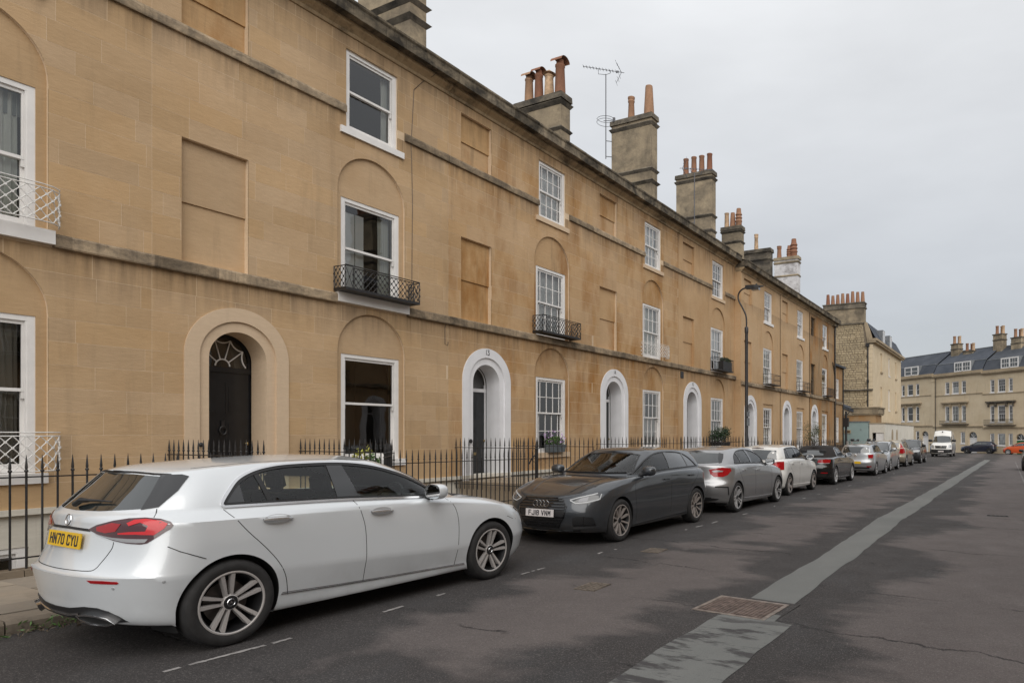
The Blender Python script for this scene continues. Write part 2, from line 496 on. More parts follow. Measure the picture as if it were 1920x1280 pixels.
M['leaf_yellow'] = plain('leaf_yellow', (0.30, 0.30, 0.05), 0.55, var=0.4, scale=9)
M['petal'] = plain('petal', (0.50, 0.34, 0.58), 0.7, var=0.3, scale=30)
M['bark'] = plain('bark', (0.10, 0.075, 0.05), 0.9, var=0.3)
M['planter'] = plain('planter', (0.10, 0.115, 0.125), 0.6, var=0.2)
M['teal'] = stone('teal', (0.27, 0.36, 0.35), (0.33, 0.42, 0.41), stain=(0.16, 0.22, 0.21), stain_amt=0.3, ochre_amt=0.0, rnd=0.0, grain=0.1)
M['far_stone'] = stone('far_stone', (0.60, 0.485, 0.33), (0.70, 0.585, 0.42), stain=(0.12, 0.09, 0.06), stain_amt=0.35, ochre_amt=0.05, rnd=0.0)
M['far_trim'] = stone('far_trim', (0.30, 0.24, 0.165), (0.46, 0.37, 0.255), stain=(0.06, 0.05, 0.04), stain_amt=0.6, ochre_amt=0.05, rnd=0.0)
M['rubble'] = stone('rubble', (0.42, 0.35, 0.245), (0.64, 0.53, 0.37), stain=(0.07, 0.06, 0.045), stain_amt=0.55, ochre_amt=0.08, rnd=0.25)
M['rubble_joint'] = stone('rubble_joint', (0.19, 0.155, 0.115), (0.27, 0.22, 0.16), stain_amt=0.4, ochre_amt=0.0, rnd=0.0)
M['brickred'] = plain('brickred', (0.30, 0.10, 0.06), 0.85, var=0.25)
M['green_door'] = plain('green_door', (0.01, 0.14, 0.04), 0.5)
M['ink'] = plain('ink', (0.03, 0.03, 0.035), 0.6)

# ------------------------------------------------------------------ stroke lettering (flat print, built as thin raised bars)
GLYPH = {
 '0': [[(.15, 0), (.85, 0), (1, .12), (1, .88), (.85, 1), (.15, 1), (0, .88), (0, .12), (.15, 0)]],
 '1': [[(.5, 0), (.5, 1)]],
 '3': [[(0, 1), (1, 1), (.45, .58), (.8, .58), (1, .42), (1, .12), (.85, 0), (.12, 0), (0, .12)]],
 '4': [[(.75, 0), (.75, 1), (0, .3), (1, .3)]],
 '5': [[(1, 1), (.08, 1), (.05, .55), (.8, .58), (1, .42), (1, .12), (.85, 0), (.12, 0), (0, .12)]],
 '7': [[(0, 1), (1, 1), (.4, 0)]],
 '8': [[(.15, .52), (.85, .52), (1, .4), (1, .12), (.85, 0), (.15, 0), (0, .12), (0, .4), (.15, .52), (.04, .64), (.04, .9), (.15, 1), (.85, 1), (.96, .9), (.96, .64), (.85, .52)]],
 'C': [[(1, .8), (1, .9), (.87, 1), (.13, 1), (0, .88), (0, .12), (.13, 0), (.87, 0), (1, .1), (1, .2)]],
 'F': [[(0, 0), (0, 1), (1, 1)], [(0, .52), (.8, .52)]],
 'H': [[(0, 0), (0, 1)], [(1, 0), (1, 1)], [(0, .52), (1, .52)]],
 'J': [[(1, 1), (1, .12), (.87, 0), (.13, 0), (0, .12), (0, .25)]],
 'M': [[(0, 0), (0, 1), (.5, .4), (1, 1), (1, 0)]],
 'N': [[(0, 0), (0, 1), (1, 0), (1, 1)]],
 'U': [[(0, 1), (0, .12), (.13, 0), (.87, 0), (1, .12), (1, 1)]],
 'V': [[(0, 1), (.5, 0), (1, 1)]],
 'Y': [[(0, 1), (.5, .5), (1, 1)], [(.5, .5), (.5, 0)]],
 'B': [[(0, 0), (0, 1), (.85, 1), (.96, .9), (.96, .64), (.85, .54), (1, .42), (1, .12), (.87, 0), (0, 0)], [(0, .54), (.85, .54)]],
 'L': [[(0, 1), (0, 0), (1, 0)]],
}
def letters(mb, text, org, ux, uz, ch, cw, gap, sw, space=None, n=0.002):
    """raised strokes along ux/uz from org (lower left); returns width"""
    ux, uz, o = Vector(ux), Vector(uz), Vector(org)
    nn = ux.cross(uz)
    x = 0.0
    for c in text:
        if c == ' ':
            x += (space if space is not None else cw * 0.66) - gap
            x += gap if space is None else 0
            continue
        wc = cw if c != '1' else sw
        for line in GLYPH[c]:
            pts = [(sw / 2 + p[0] * (wc - sw), sw / 2 + p[1] * (ch - sw)) for p in line]
            for (a, b) in zip(pts, pts[1:]):
                d = Vector((b[0] - a[0], b[1] - a[1])); L_ = d.length
                if L_ < 1e-6: continue
                d /= L_
                e_ = sw * 0.5
                cx, cz = (a[0] + b[0]) / 2 + x, (a[1] + b[1]) / 2
                cen = o + ux * cx + uz * cz + nn * (n / 2)
                mb.obox(cen, (ux * d.x + uz * d.y) * (L_ / 2 + e_ * 0.9), (ux * -d.y + uz * d.x) * e_, nn * (n / 2 + 0.0005))
        x += wc + gap
    return x
# ------------------------------------------------------------------ ground: road, pavements, kerbs, basement areas
def sheet(name, quads, mat, kind='structure', parent=None):
    mb = MB()
    for q in quads: mb.add(q, [tuple(range(len(q)))])
    o = mb.build(name, M[mat], parent)
    if kind and parent is None: o['kind'] = kind
    return o
G = ground
road = sheet('road', [[(-7.25, -25, G(-25)), (2.4, -25, G(-25)), (2.4, 56, G(56)), (-7.25, 56, G(56))],
                      [(-9.9, 56, G(56)), (7, 56, G(56)), (7, 88, G(88)), (-9.9, 88, G(88))],
                      [(-60, 88, G(88)), (60, 88, G(88)), (60, 104, G(104)), (-60, 104, G(104))]], 'asphalt')
sheet('ground', [[(-900, -400, -3.2), (900, -400, -3.2), (900, 1500, -3.2), (-900, 1500, -3.2)]], 'asphalt')
# grey reinstatement strip down the middle, slightly wavering edge
Rg = random.Random(5)
ys = sorted(list(np.arange(0.5, 61.5, 0.3)) + [5.52, 5.56])
L_, R_ = [], []
for y in ys:
    near = y < 5.54
    cx = -2.05 if near else -2.13 - 0.012 * (min(y, 14) - 6) + max(0, y - 14) * .006
    cx += .012 * math.sin(y * .8) + .012 * math.sin(y * 2.1 + 1)
    hw = .345 if near else .235 + .012 * math.sin(y * .5)
    L_.append((cx - hw + Rg.uniform(-.014, .014), y, G(y) + .004)); R_.append((cx + hw + Rg.uniform(-.014, .014), y, G(y) + .004))
mb = MB(); n_ = len(ys)
mb.add(L_ + R_, [(i, n_ + i, n_ + i + 1, i + 1) for i in range(n_ - 1)])
o = mb.build('road_patch', M['asphalt_strip']); o['kind'] = 'structure'
# kerb stones, pavement, area walls
kerb = empty('kerb', (0, 0, 0)); kerb['kind'] = 'structure'
y = -12.0
while y < 53:
    L_ = Rg.uniform(.75, 1.15)
    if y < 14 or True:
        q = MB(); dz = Rg.uniform(-.008, .008); dx = Rg.uniform(-.012, .012)
        a, b = y + .006, y + L_ - .006
        x0, x1 = -7.55 + dx, -7.25 + dx
        za, zb = G(a) + .115 + dz, G(b) + .115 + dz
        vs = [(x0, a, G(a) - .2), (x1, a, G(a) - .2), (x1, b, G(b) - .2), (x0, b, G(b) - .2),
              (x0, a, za), (x1 - .025, a, za), (x1 - .025, b, zb), (x0, b, zb), (x1, a, za - .03), (x1, b, zb - .03)]
        q.add(vs, [(4, 5, 6, 7), (5, 8, 9, 6), (8, 1, 2, 9), (0, 4, 7, 3), (0, 1, 8, 5, 4), (2, 3, 7, 6, 9)])
        q.build('kerb_stone', M['kerb'], kerb)
    y += L_
pav = sheet('pavement', [[(-9.45, -12, G(-12) + .085), (-7.5, -12, G(-12) + .085), (-7.5, 53, G(53) + .085), (-9.45, 53, G(53) + .085)]], 'plinth')
y = -3.0
row = 0
while y < 52:
    L_ = Rg.uniform(.55, .8)
    x = -9.42 + Rg.uniform(-.3, 0)
    while x < -7.56:
        W_ = Rg.uniform(.6, 1.0)
        a, b = max(-9.42, x) + .006, min(-7.56, x + W_) - .006
        if b - a > .08:
            q = MB(); d0 = Rg.uniform(.110, .122); t = Rg.uniform(-.003, .003)
            ya, yb = y + .006, y + L_ - .006
            q.add([(a, ya, G(ya) + d0), (b, ya, G(ya) + d0 + t), (b, yb, G(yb) + d0 + t), (a, yb, G(yb) + d0),
                   (a, ya, G(ya) + .05), (b, ya, G(ya) + .05), (b, yb, G(yb) + .05), (a, yb, G(yb) + .05)],
                  [(0, 1, 2, 3), (0, 4, 5, 1), (1, 5, 6, 2), (2, 6, 7, 3), (3, 7, 4, 0)])
            q.build('paving_slab', M['slab'], pav)
        x += W_
    y += L_
# sunken area: retaining wall, floor
q = MB(); q.add([(-9.72, -12, -2.4), (-9.72, 52, -2.4), (-9.72, 52, G(52) + .1), (-9.72, -12, G(-12) + .1), (-9.40, 52, G(52) + .1), (-9.40, -12, G(-12) + .1)], [(3, 2, 1, 0), (3, 5, 4, 2)])
o = q.build('retaining_wall', M['render_white']); o['kind'] = 'structure'
sheet('area_floor', [[(-12.5, -12, -2.3), (-9.7, -12, -2.3), (-9.7, 52, -2.3), (-12.5, 52, -2.3)]], 'slab')
# right-hand side: kerb and pavement out of frame
sheet('footway', [[(2.4, -25, G(-25) + .11), (5.2, -25, G(-25) + .11), (5.2, 86, G(86) + .11), (2.4, 86, G(86) + .11)], [(2.4, -25, G(-25)), (2.4, -25, G(-25) + .11), (2.4, 56, G(56) + .11), (2.4, 56, G(56))]], 'slab')
# far pavement across the end
sheet('far_pavement', [[(-60, 104, G(104) + .11), (60, 104, G(104) + .11), (60, 107, G(107) + .11), (-60, 107, G(107) + .11)], [(-60, 104, G(104)), (60, 104, G(104)), (60, 104, G(104) + .11), (-60, 104, G(104) + .11)]], 'slab')
sheet('side_road', [[(-40, 53, G(53) + .0), (-7.26, 53, G(53)), (-7.26, 57.9, G(57.9)), (-40, 57.9, G(57.9))]], 'asphalt')
# ------------------------------------------------------------------ the terrace
def z_open(o, y):
    """top of opening o at y, or None outside"""
    if not (o['y0'] < y < o['y1']): return None
    if o.get('arch'):
        c = (o['y0'] + o['y1']) / 2; r = (o['y1'] - o['y0']) / 2
        return o['zt'] + math.sqrt(max(0.0, r * r - (y - c) ** 2))
    return o['zt']

def course_polys(a, b, z0, z1, ops):
    """polygons (y,z) of the course strip [a,b]x[z0,z1] minus openings"""
    rel = [o for o in ops if o['y0'] < b and o['y1'] > a and o['zb'] < z1 - 1e-4 and (o['zt'] + ((o['y1'] - o['y0']) / 2 if o.get('arch') else 0)) > z0 + 1e-4]
    if not rel: return [[(a, z0), (b, z0), (b, z1), (a, z1)]]
    ys = {a, b}
    for o in rel:
        n = 28 if o.get('arch') else 1
        for i in range(n + 1):
            t = o['y0'] + (o['y1'] - o['y0']) * (0.5 - 0.5 * math.cos(math.pi * i / n))
            if a < t < b: ys.add(t)
        for t in (o['y0'] - 1e-5, o['y0'] + 1e-5, o['y1'] - 1e-5, o['y1'] + 1e-5):
            if a < t < b: ys.add(t)
        if o.get('arch'):          # exact crossings of the arc with z0 and z1
            c = (o['y0'] + o['y1']) / 2; r = (o['y1'] - o['y0']) / 2
            for z in (z0, z1):
                h = z - o['zt']
                if 0 < h < r:
                    d = math.sqrt(r * r - h * h)
                    for t in (c - d, c + d):
                        if a < t < b: ys.add(t)
    ys = sorted(ys)
    runs = []; cur = []; void = None
    for y in ys:
        lo = z0
        for o in rel:
            zt = z_open(o, y)
            if zt is not None and zt > lo: lo = zt
        if lo < z1 - 1e-4:
            if not cur and void is not None and lo > z0 + 1e-6: cur.append((void, z1))
            cur.append((y, lo))
        else:
            if cur and cur[-1][1] > z0 + 1e-6: cur.append((y, z1))
            if len(cur) > 1: runs.append(cur)
            cur = []; void = y
    if len(cur) > 1: runs.append(cur)
    polys = []
    for r in runs:
        bot = [r[0]]
        for p in r[1:-1]:
            bot.append(p)
        bot.append(r[-1])
        # drop collinear
        q = [bot[0]]
        for i in range(1, len(bot) - 1):
            if abs((bot[i][1] - q[-1][1]) * (bot[i + 1][0] - q[-1][0]) - (bot[i + 1][1] - q[-1][1]) * (bot[i][0] - q[-1][0])) > 1e-7: q.append(bot[i])
        q.append(bot[-1])
        poly = q[:]
        if poly[-1][1] < z1 - 1e-4: poly.append((r[-1][0], z1))
        if poly[0][1] < z1 - 1e-4: poly.append((r[0][0], z1))
        if len(poly) >= 3 and (r[-1][0] - r[0][0]) > 2e-3: polys.append(poly)
    return polys

YW = 2.67
HY0, HY1 = -1.3, 4.72

def make_window(name, hw, z0, z1, cols, mid=None, rows=(2, 2), parent=None, loc=None, singles=True, dress=None, room='room', sill=None, sill_mat='paint_white', trim=True, frame_mat='paint_white', curtain='curtain'):
    mid = mid if mid is not None else (z0 + z1) / 2
    mb = MB()
    jw = 0.085
    mb.box(-0.17, -hw, z0, -0.012, -hw + jw, z1); mb.box(-0.17, hw - jw, z0, -0.012, hw, z1)
    mb.box(-0.17, -hw + jw, z1 - 0.075, -0.014, hw - jw, z1)
    mb.box(-0.19, -hw + jw, z0, -0.02, hw - jw, z0 + 0.045)
    if trim:                                   # stepped bead and horns
        mb.box(-0.03, -hw + jw, z0 + .045, -0.018, -hw + jw + 0.02, z1 - 0.075); mb.box(-0.03, hw - jw - 0.02, z0 + .045, -0.018, hw - jw, z1 - 0.075)
        for s in (-1, 1):
            mb.box(-0.088, s * (hw - jw - 0.028) - 0.02, mid - 0.12, -0.05, s * (hw - jw - 0.028) + 0.02, mid - 0.024)
    iw = hw - jw
    def sash(za, zb, xa, xb, tr, br):
        st = 0.045
        mb.box(xa, -iw, za, xb, -iw + st, zb); mb.box(xa, iw - st, za, xb, iw, zb)
        mb.box(xa, -iw + st, zb - tr, xb, iw - st, zb); mb.box(xa, -iw + st, za, xb, iw - st, za + br)
        return -iw + st, iw - st, za + br, zb - tr
    cells = []
    for (za, zb, xa, xb, tr, br, nr) in ((mid - 0.022, z1 - 0.075, -0.085, -0.045, 0.05, 0.045, rows[0]), (z0 + 0.045, mid + 0.022, -0.130, -0.090, 0.045, 0.085, rows[1])):
        ya, yb, zc, zd = sash(za, zb, xa, xb, tr, br)
        W = yb - ya
        edges = [ya]
        for f in cols[:-1]: edges.append(edges[-1] + W * f)
        edges.append(yb)
        zs = [zc + (zd - zc) * i / nr for i in range(nr + 1)]
        for yv in edges[1:-1]: mb.box(xa + 0.006, yv - 0.010, zc, xb - 0.003, yv + 0.010, zd)
        for zv in zs[1:-1]: mb.box(xa + 0.008, ya, zv - 0.010, xb - 0.005, yb, zv + 0.010)
        for i in range(len(edges) - 1):
            for j in range(nr):
                cells.append((edges[i], edges[i + 1], zs[j], zs[j + 1], (xa + xb) / 2))
    win = mb.build(name, M[frame_mat], parent, loc=loc)
    if singles:
        for (a, b, c, d, x) in cells:
            p = MB(); p.add([(x, a + .002, c + .002), (x, b - .002, c + .002), (x, b - .002, d - .002), (x, a + .002, d - .002)], [(0, 1, 2, 3)])
            p.build('pane', M['glass'], win)
    else:
        p = MB()
        for (a, b, c, d, x) in cells:
            p.add([(x, a, c), (x, b, c), (x, b, d), (x, a, d)], [(0, 1, 2, 3)])
        p.build('pane', M['glass'], win)
    # the room behind
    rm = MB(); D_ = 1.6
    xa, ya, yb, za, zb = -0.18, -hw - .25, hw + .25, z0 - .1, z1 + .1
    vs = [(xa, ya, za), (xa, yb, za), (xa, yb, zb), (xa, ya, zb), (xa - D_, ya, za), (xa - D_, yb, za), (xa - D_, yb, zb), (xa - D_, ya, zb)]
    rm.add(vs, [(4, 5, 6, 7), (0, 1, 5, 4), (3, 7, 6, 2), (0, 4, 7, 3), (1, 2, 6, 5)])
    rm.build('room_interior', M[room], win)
    def drape(y0, y1, za, zb, mat, x=-0.225, folds=7, taper=0.0, amp=.03):
        q = MB(); n = folds * 4; m_ = 8
        vs = []; fs = []
        for j in range(m_ + 1):
            t = j / m_
            sh = taper * math.sin(t * math.pi / 2)
            for i in range(n + 1):
                u = i / n
                yy = y0 + (y1 - y0) * u
                yy = yy + sh * (u if taper < 0 else 0) + (sh * (1 - u) if taper > 0 else 0)
                vs.append((x + amp * math.sin(u * folds * 2 * math.pi + 0.6 * math.sin(t * 3)), yy, zb + (za - zb) * t))
        for j in range(m_):
            for i in range(n):
                k = j * (n + 1) + i
                fs.append((k, k + n + 1, k + n + 2, k + 1))
        q.add(vs, fs)
        q.build('curtain', M[mat], win, smooth=60)
    for d in (dress or []):
        k = d[0]
        if k == 'drape': drape(d[1], d[2], z0 + .05, z1 - .1, d[3], folds=d[4] if len(d) > 4 else 5, taper=d[5] if len(d) > 5 else 0)
        elif k == 'blind':
            q = MB(); q.box(-0.235, -hw + .06, d[1], -0.225, hw - .06, z1 - .08); q.build('blind', M[d[2]], win)
        elif k == 'half':
            q = MB(); q.box(-0.235, -hw + .06, z0 + .05, -0.225, hw - .06, d[1]); q.build('blind', M[d[2]], win)
        elif k == 'shutter':
            for i in range(d[3]):
                q = MB(); yy = d[1] + i * d[2]
                q.box(-0.225 - 0.02 * (i % 2), yy, z0 + .05, -0.205 - 0.02 * (i % 2), yy + d[2] - .008, d[4]); q.build('shutter', M['blind'], win)
    if sill:
        ex, zt, th, pr = sill
        q = MB(); q.prism([(-hw - ex, zt - th), (hw + ex, zt - th), (hw + ex, zt), (-hw - ex, zt)], pr, -0.19)
        q.build('sill', M[sill_mat], win)
    return win

def lattice(mb, o, ux, L, z0, z1, cw, ch, r=0.007, frame=True, ends=True, rf=0.010):
    """diamond lattice in the plane o + u*ux, heights z0..z1"""
    o, ux = Vector(o), Vector(ux).normalized()
    H = z1 - z0
    P = lambda u, v: o + ux * u + Vector((0, 0, z0 + v))
    nc = max(1, round(L / cw)); nr = max(1, round(H / ch))
    du, dv = L / nc, H / nr
    for s in (0, 1):
        for k in range(-nr, nc + 1):
            pts = []
            u0, v0 = k * du, 0.0
            u1, v1 = u0 + nr * du, H
            ta, tb = max(0.0, (0 - u0) / (u1 - u0)), min(1.0, (L - u0) / (u1 - u0))
            if tb - ta < 1e-3: continue
            a = (u0 + (u1 - u0) * ta, H * ta); b = (u0 + (u1 - u0) * tb, H * tb)
            if s: a, b = (L - a[0], a[1]), (L - b[0], b[1])
            mb.tube([P(*a), P(*b)], r, 4, caps=False)
    for i in range(nc * 2 + 1):
        for j in range(nr * 2 + 1):
            if (i + j) % 2 == 0 and 0 < j < nr * 2:
                p = P(i * du / 2, j * dv / 2)
                if (i % 2 == 1) == (j % 2 == 1):
                    mb.obox(p, ux * 0.013, Vector((0, 0, 1)) * 0.016, ux.cross(Vector((0, 0, 1))) * 0.010)
    if frame:
        for v in (0, H): mb.tube([P(0, v), P(L, v)], rf, 4)
    if ends:
        for u in (0, L): mb.tube([P(u, 0), P(u, H + 0.015)], rf, 4)

def arch_ring(mb, ro, ri, spring_o, spring_i, zb, xf, xb, n=36, mi=0):
    """front face between an outer and an inner arch outline, with both reveals"""
    o = [(ro, zb)] + arc_pts(0, spring_o, ro, 0, math.pi, n) + [(-ro, zb)]
    i = [(ri, zb)] + arc_pts(0, spring_i, ri, 0, math.pi, n) + [(-ri, zb)]
    k = len(o)
    vs = [(xf, y, z) for y, z in o] + [(xf, y, z) for y, z in i] + [(xb, y, z) for y, z in i] + [(xb, y, z) for y, z in o]
    fs = []
    for a in range(k - 1):
        fs.append((a, a + 1, k + a + 1, k + a))
        fs.append((k + a, k + a + 1, 2 * k + a + 1, 2 * k + a))
        fs.append((3 * k + a, 3 * k + a + 1, a + 1, a))
    mb.add(vs, fs, mi)

def build_house(y0, D, dz, n, wall_mat, label, blocks, second_group=False, surround='surround_white', door='door_grey', number=None, win=None, no_string2=False, real_blind=False, joint_mat='joint'):
    h = empty('terraced_house', (-D, y0, dz), label=label, cat='house', group='houses of the stone terrace')
    Rn = random.Random(100 + n)
    ops = [dict(y0=-.86, y1=.86, zb=-.2, zt=2.91, arch=True),
           dict(y0=YW - .62, y1=YW + .62, zb=7.72, zt=9.37),
           dict(y0=-.89, y1=.15, zb=4.4, zt=6.4), dict(y0=-.89, y1=.15, zb=8.22, zt=9.42)]
    if second_group: ops.append(dict(y0=YW - .80, y1=YW + .80, zb=0.92, zt=3.42))
    else: ops.append(dict(y0=YW - .815, y1=YW + .815, zb=0.92, zt=3.27, arch=True))
    ops.append(dict(y0=YW - .815, y1=YW + .815, zb=4.4, zt=6.5, arch=True))
    zl = [.58, .92, 1.25, 1.58, 1.91, 2.24, 2.57, 2.90, 3.22, 3.53, 3.86, 4.20]
    zl2 = [4.40, 4.73, 5.06, 5.40, 5.73, 6.07, 6.40, 6.73, 7.06, 7.39, 7.72, 8.05]
    zl3 = [8.22, 8.51, 8.80, 9.09, 9.42, 9.64]
    if no_string2: zl2 = zl2 + [8.22]
    wall = MB()
    for zz in (zl, zl2, zl3):
        for z0, z1 in zip(zz, zz[1:]):
            for p in course_polys(HY0, HY1, z0, z1, ops):
                wall.prism(p, -0.001 if blocks else 0.0, -0.42)
    # wall behind the string courses
    wall.box(-0.42, HY0, 4.20, -0.006, HY1, 4.40)
    if not no_string2:
        for p in course_polys(HY0, HY1, 8.05, 8.22, ops): wall.prism(p, -0.001, -0.42)
    wall.build('wall', M[joint_mat if blocks else wall_mat], h)
    if blocks:
        g = 0.0032
        for zz in (zl, zl2, zl3):
            for ci, (z0, z1) in enumerate(zip(zz, zz[1:])):
                y = HY0 - Rn.uniform(0, .5)
                while y < HY1:
                    L_ = Rn.choice((.55, .62, .75, .82, .95, 1.05))
                    a, b = max(HY0, y), min(HY1, y + L_)
                    y += L_
                    if b - a < .06: continue
                    for p in course_polys(a + g, b - g, z0 + g, z1 - g, ops):
                        q = MB(); q.prism(p, Rn.uniform(0.0, 0.0012), -0.010, back=False)
                        q.build('stone', M[wall_mat], h)
    # basement storey, white, with a ledge
    bs = MB()
    bop = [dict(y0=YW - .62, y1=YW + .62, zb=-1.2, zt=0.06)]
    for z0, z1 in ((-2.3, -1.2), (-1.2, 0.50)):
        for p in course_polys(HY0, HY1, z0, z1, bop): bs.prism(p, -0.03, -0.42)
    bs.build('basement_wall', M['render_white'], h)
    q = MB(); q.prism([(HY0, .50), (HY1, .50), (HY1, .58), (HY0, .58)], 0.05, -0.42); q.build('ledge', M['render_white'], h)
    # recessed panels round the windows
    rp = MB()
    def recess(zb, spring, hw, ztw, arch=True, R_=.815, xf=-0.055):
        rp.prism([(YW - R_, zb), (YW - hw, zb), (YW - hw, ztw), (YW - R_, ztw)], xf, -0.40)
        rp.prism([(YW + hw, zb), (YW + R_, zb), (YW + R_, ztw), (YW + hw, ztw)], xf, -0.40)
        top = [(YW - R_, ztw), (YW + R_, ztw)]
        if arch:
            if spring > ztw: top += [(YW + R_, spring)]
            top += [(YW + R_ * math.cos(a), spring + R_ * math.sin(a)) for a in [math.pi * i / 30 for i in range(1, 30)]]
            if spring > ztw: top += [(YW - R_, spring)]
        else:
            top += [(YW + R_, spring), (YW - R_, spring)]
        rp.prism(top, xf, -0.40)
    gw, fw = .70, .70
    if n >= 13: gw = fw = .685
    if second_group: recess(.92, 3.42, gw, 3.22, arch=False, R_=.80)
    else: recess(.92, 3.27, gw, 3.22)
    recess(4.40, 6.5, fw, 6.37)
    rp.build('recess_panel', M['ashlar_rust' if n == 13 else wall_mat], h)
    bl = MB()
    if not real_blind:
        for (za, zm, zb) in ((4.4, 5.38, 6.4), (8.22, 8.76, 9.42)):
            bm_ = M['ashlar_rust'] if (n == 13 or (n == 12 and za > 8)) else M[wall_mat]
            bl = MB(); bl.prism([(-.89, zm), (.15, zm), (.15, zb), (-.89, zb)], -0.085, -0.40)
            bl.build('blind_panel', bm_, h)
            bl = MB(); bl.prism([(-.89, za), (.15, za), (.15, zm), (-.89, zm)], -0.115, -0.40)
            bl.build('blind_panel', bm_, h)
    else:
        for (za, zm, zb) in ((4.4, 5.38, 6.4), (8.22, 8.76, 9.42)):
            make_window('blind_window', .51, za, zb, (.5, .5), zm, (1, 1), h, (-0.09, -.37, 0), False, [('blind', za, 'room_brown')], frame_mat='bark', trim=False)
    # string courses and cornice
    def course(name, prof, mat, a=HY0, b=HY1):
        q = MB(); k = len(prof)
        vs = [(x, a, z) for x, z in prof] + [(x, b, z) for x, z in prof]
        fs = [(i, k + i, k + (i + 1) % k, (i + 1) % k) for i in range(k)]
        fs += [tuple(range(k)), tuple(range(2 * k - 1, k - 1, -1))]
        q.add(vs, fs); return q.build(name, M[mat], h)
    S1 = [(-0.01, 4.20), (0.075, 4.20), (0.085, 4.22), (0.085, 4.36), (0.07, 4.385), (-0.01, 4.40)]
    sl1 = YW - .86 if win.get('sill1') else None
    edges = [HY0]
    yy = HY0
    while yy < HY1 - .2:
        nx = min(HY1, yy + Rn.uniform(.8, 1.5))
        if HY1 - nx < .3: nx = HY1
        if sl1 is None or nx <= sl1 or yy >= YW + .86:
            course('string_course', S1, 'string', yy, nx)
        else:
            if yy < sl1: course('string_course', S1, 'string', yy, sl1)
            if nx > YW + .86: course('string_course', S1, 'string', YW + .86, nx)
        yy = nx
    S2 = [(-0.01, 8.05), (0.05, 8.05), (0.055, 8.07), (0.055, 8.17), (0.03, 8.22), (-0.01, 8.22)]
    if not no_string2:
        course('string_course', S2, 'string', HY0, YW - .64); course('string_course', S2, 'string', YW + .80, HY1)
    course('bed_moulding', [(-0.42, 9.64), (0.03, 9.64), (0.045, 9.67), (0.05, 9.70), (0.10, 9.74), (0.16, 9.78), (0.18, 9.80), (0.18, 9.85), (-0.42, 9.85)], 'bedmould')
    yy = HY0
    while yy < HY1 - .05:
        nx = min(HY1, yy + Rn.uniform(.9, 1.3))
        if HY1 - nx < .3: nx = HY1
        o_ = Rn.uniform(-.006, .006)
        course('cornice', [(-0.42, 9.85), (0.34, 9.85), (0.36 + o_, 9.86), (0.36 + o_, 10.06 + o_), (0.39 + o_, 10.10), (0.39 + o_, 10.145), (0.30, 10.16), (-0.42, 10.16)], 'cornice', yy + .003, nx - .003)
        yy = nx
    q = MB(); q.add([(0.25, HY0, 10.165), (0.25, HY1, 10.165), (-5.5, HY1, 12.4), (-5.5, HY0, 12.4), (-11, HY1, 10.2), (-11, HY0, 10.2)], [(0, 1, 2, 3), (3, 2, 4, 5)])
    q.build('roof', M['slate'], h)
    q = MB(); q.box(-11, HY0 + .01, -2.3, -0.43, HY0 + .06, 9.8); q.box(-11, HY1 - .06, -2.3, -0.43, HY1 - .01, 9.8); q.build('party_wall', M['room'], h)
    # doorway
    ds = MB()
    arch_ring(ds, .86, .635, 2.91, 2.90, .40, 0.022, -0.02)
    arch_ring(ds, .635, .475, 2.90, 2.885, .40, -0.018, -0.47)
    for s in (-1, 1):
        ds.box(-.42, min(s * .86, s * .475), .30, .015, max(s * .86, s * .475), .40)
    sur = ds.build('door_surround', M[surround], h, smooth=40)
    if number:
        q = MB()
        wd = sum(.075 if c != '1' else .022 for c in number) + .03 * (len(number) - 1)
        letters(q, number, (0.0225, -wd / 2, 3.60), (0, 1, 0), (0, 0, 1), .135, .075, .03, .018)
        q.build('house_number', M['ink'], sur)
    q = MB(); q.box(-1.6, -.9, .40, -.56, .9, 3.6)
    dl = MB()
    dl.box(-.55, -.475, .46, -.515, .475, 2.69)
    for (a, b, c, d) in ((-.40, -.05, 1.95, 2.50), (.05, .40, 1.95, 2.50), (-.40, -.05, 1.12, 1.83), (.05, .40, 1.12, 1.83), (-.40, -.05, .62, 1.0), (.05, .40, .62, 1.0)):
        for e_, xx in ((0.0, -.508), (.03, -.513), (.05, -.503)):
            dl.box(-.516, a + e_, c + e_, xx, b - e_, d - e_)
    dr = dl.build('door', M[door], h)
    k = MB(); k.lathe([(0, 0), (.03, .01), (.033, .03), (0, .05)], 10, (-.515, .41, 1.42), 'x'); k.build('handle', M['brass'], dr, smooth=50)
    k = MB(); k.tube([(-.49, .055 * math.sin(a), 1.66 + .075 * math.cos(a)) for a in [i * math.pi / 6 for i in range(13)]], .013, 6); k.box(-.515, -.03, 1.70, -.485, .03, 1.84); k.build('knocker', M['iron'], dr)
    k = MB(); k.box(-.512, -.13, 1.05, -.495, .13, 1.12); k.build('letterbox', M['iron' if door == 'door_black' else 'brass'], dr)
    fm = 'door_black' if door == 'door_black' else surround
    k = MB(); k.box(-.56, -.475, 2.69, -.49, .475, 2.78)
    for a in range(36):
        t0, t1 = math.pi * a / 36, math.pi * (a + 1) / 36
        for r0, r1 in ((.475, .43),):
            k.add([(-.50, r0 * math.cos(t0), 2.885 + r0 * math.sin(t0)), (-.50, r0 * math.cos(t1), 2.885 + r0 * math.sin(t1)), (-.50, r1 * math.cos(t1), 2.885 + r1 * math.sin(t1)), (-.50, r1 * math.cos(t0), 2.885 + r1 * math.sin(t0))], [(0, 1, 2, 3)])
    for s in (-1, 1): k.box(-.55, s * .4525 - .0225, 2.78, -.50, s * .4525 + .0225, 2.885)
    if door != 'door_black':
        for s in (-1, 1): k.box(-.53, s * .4525 - .0225, .46, -.495, s * .4525 + .0225, 2.69)
    fl = k.build('fanlight', M[fm], h)
    k = MB()
    cz = 2.80
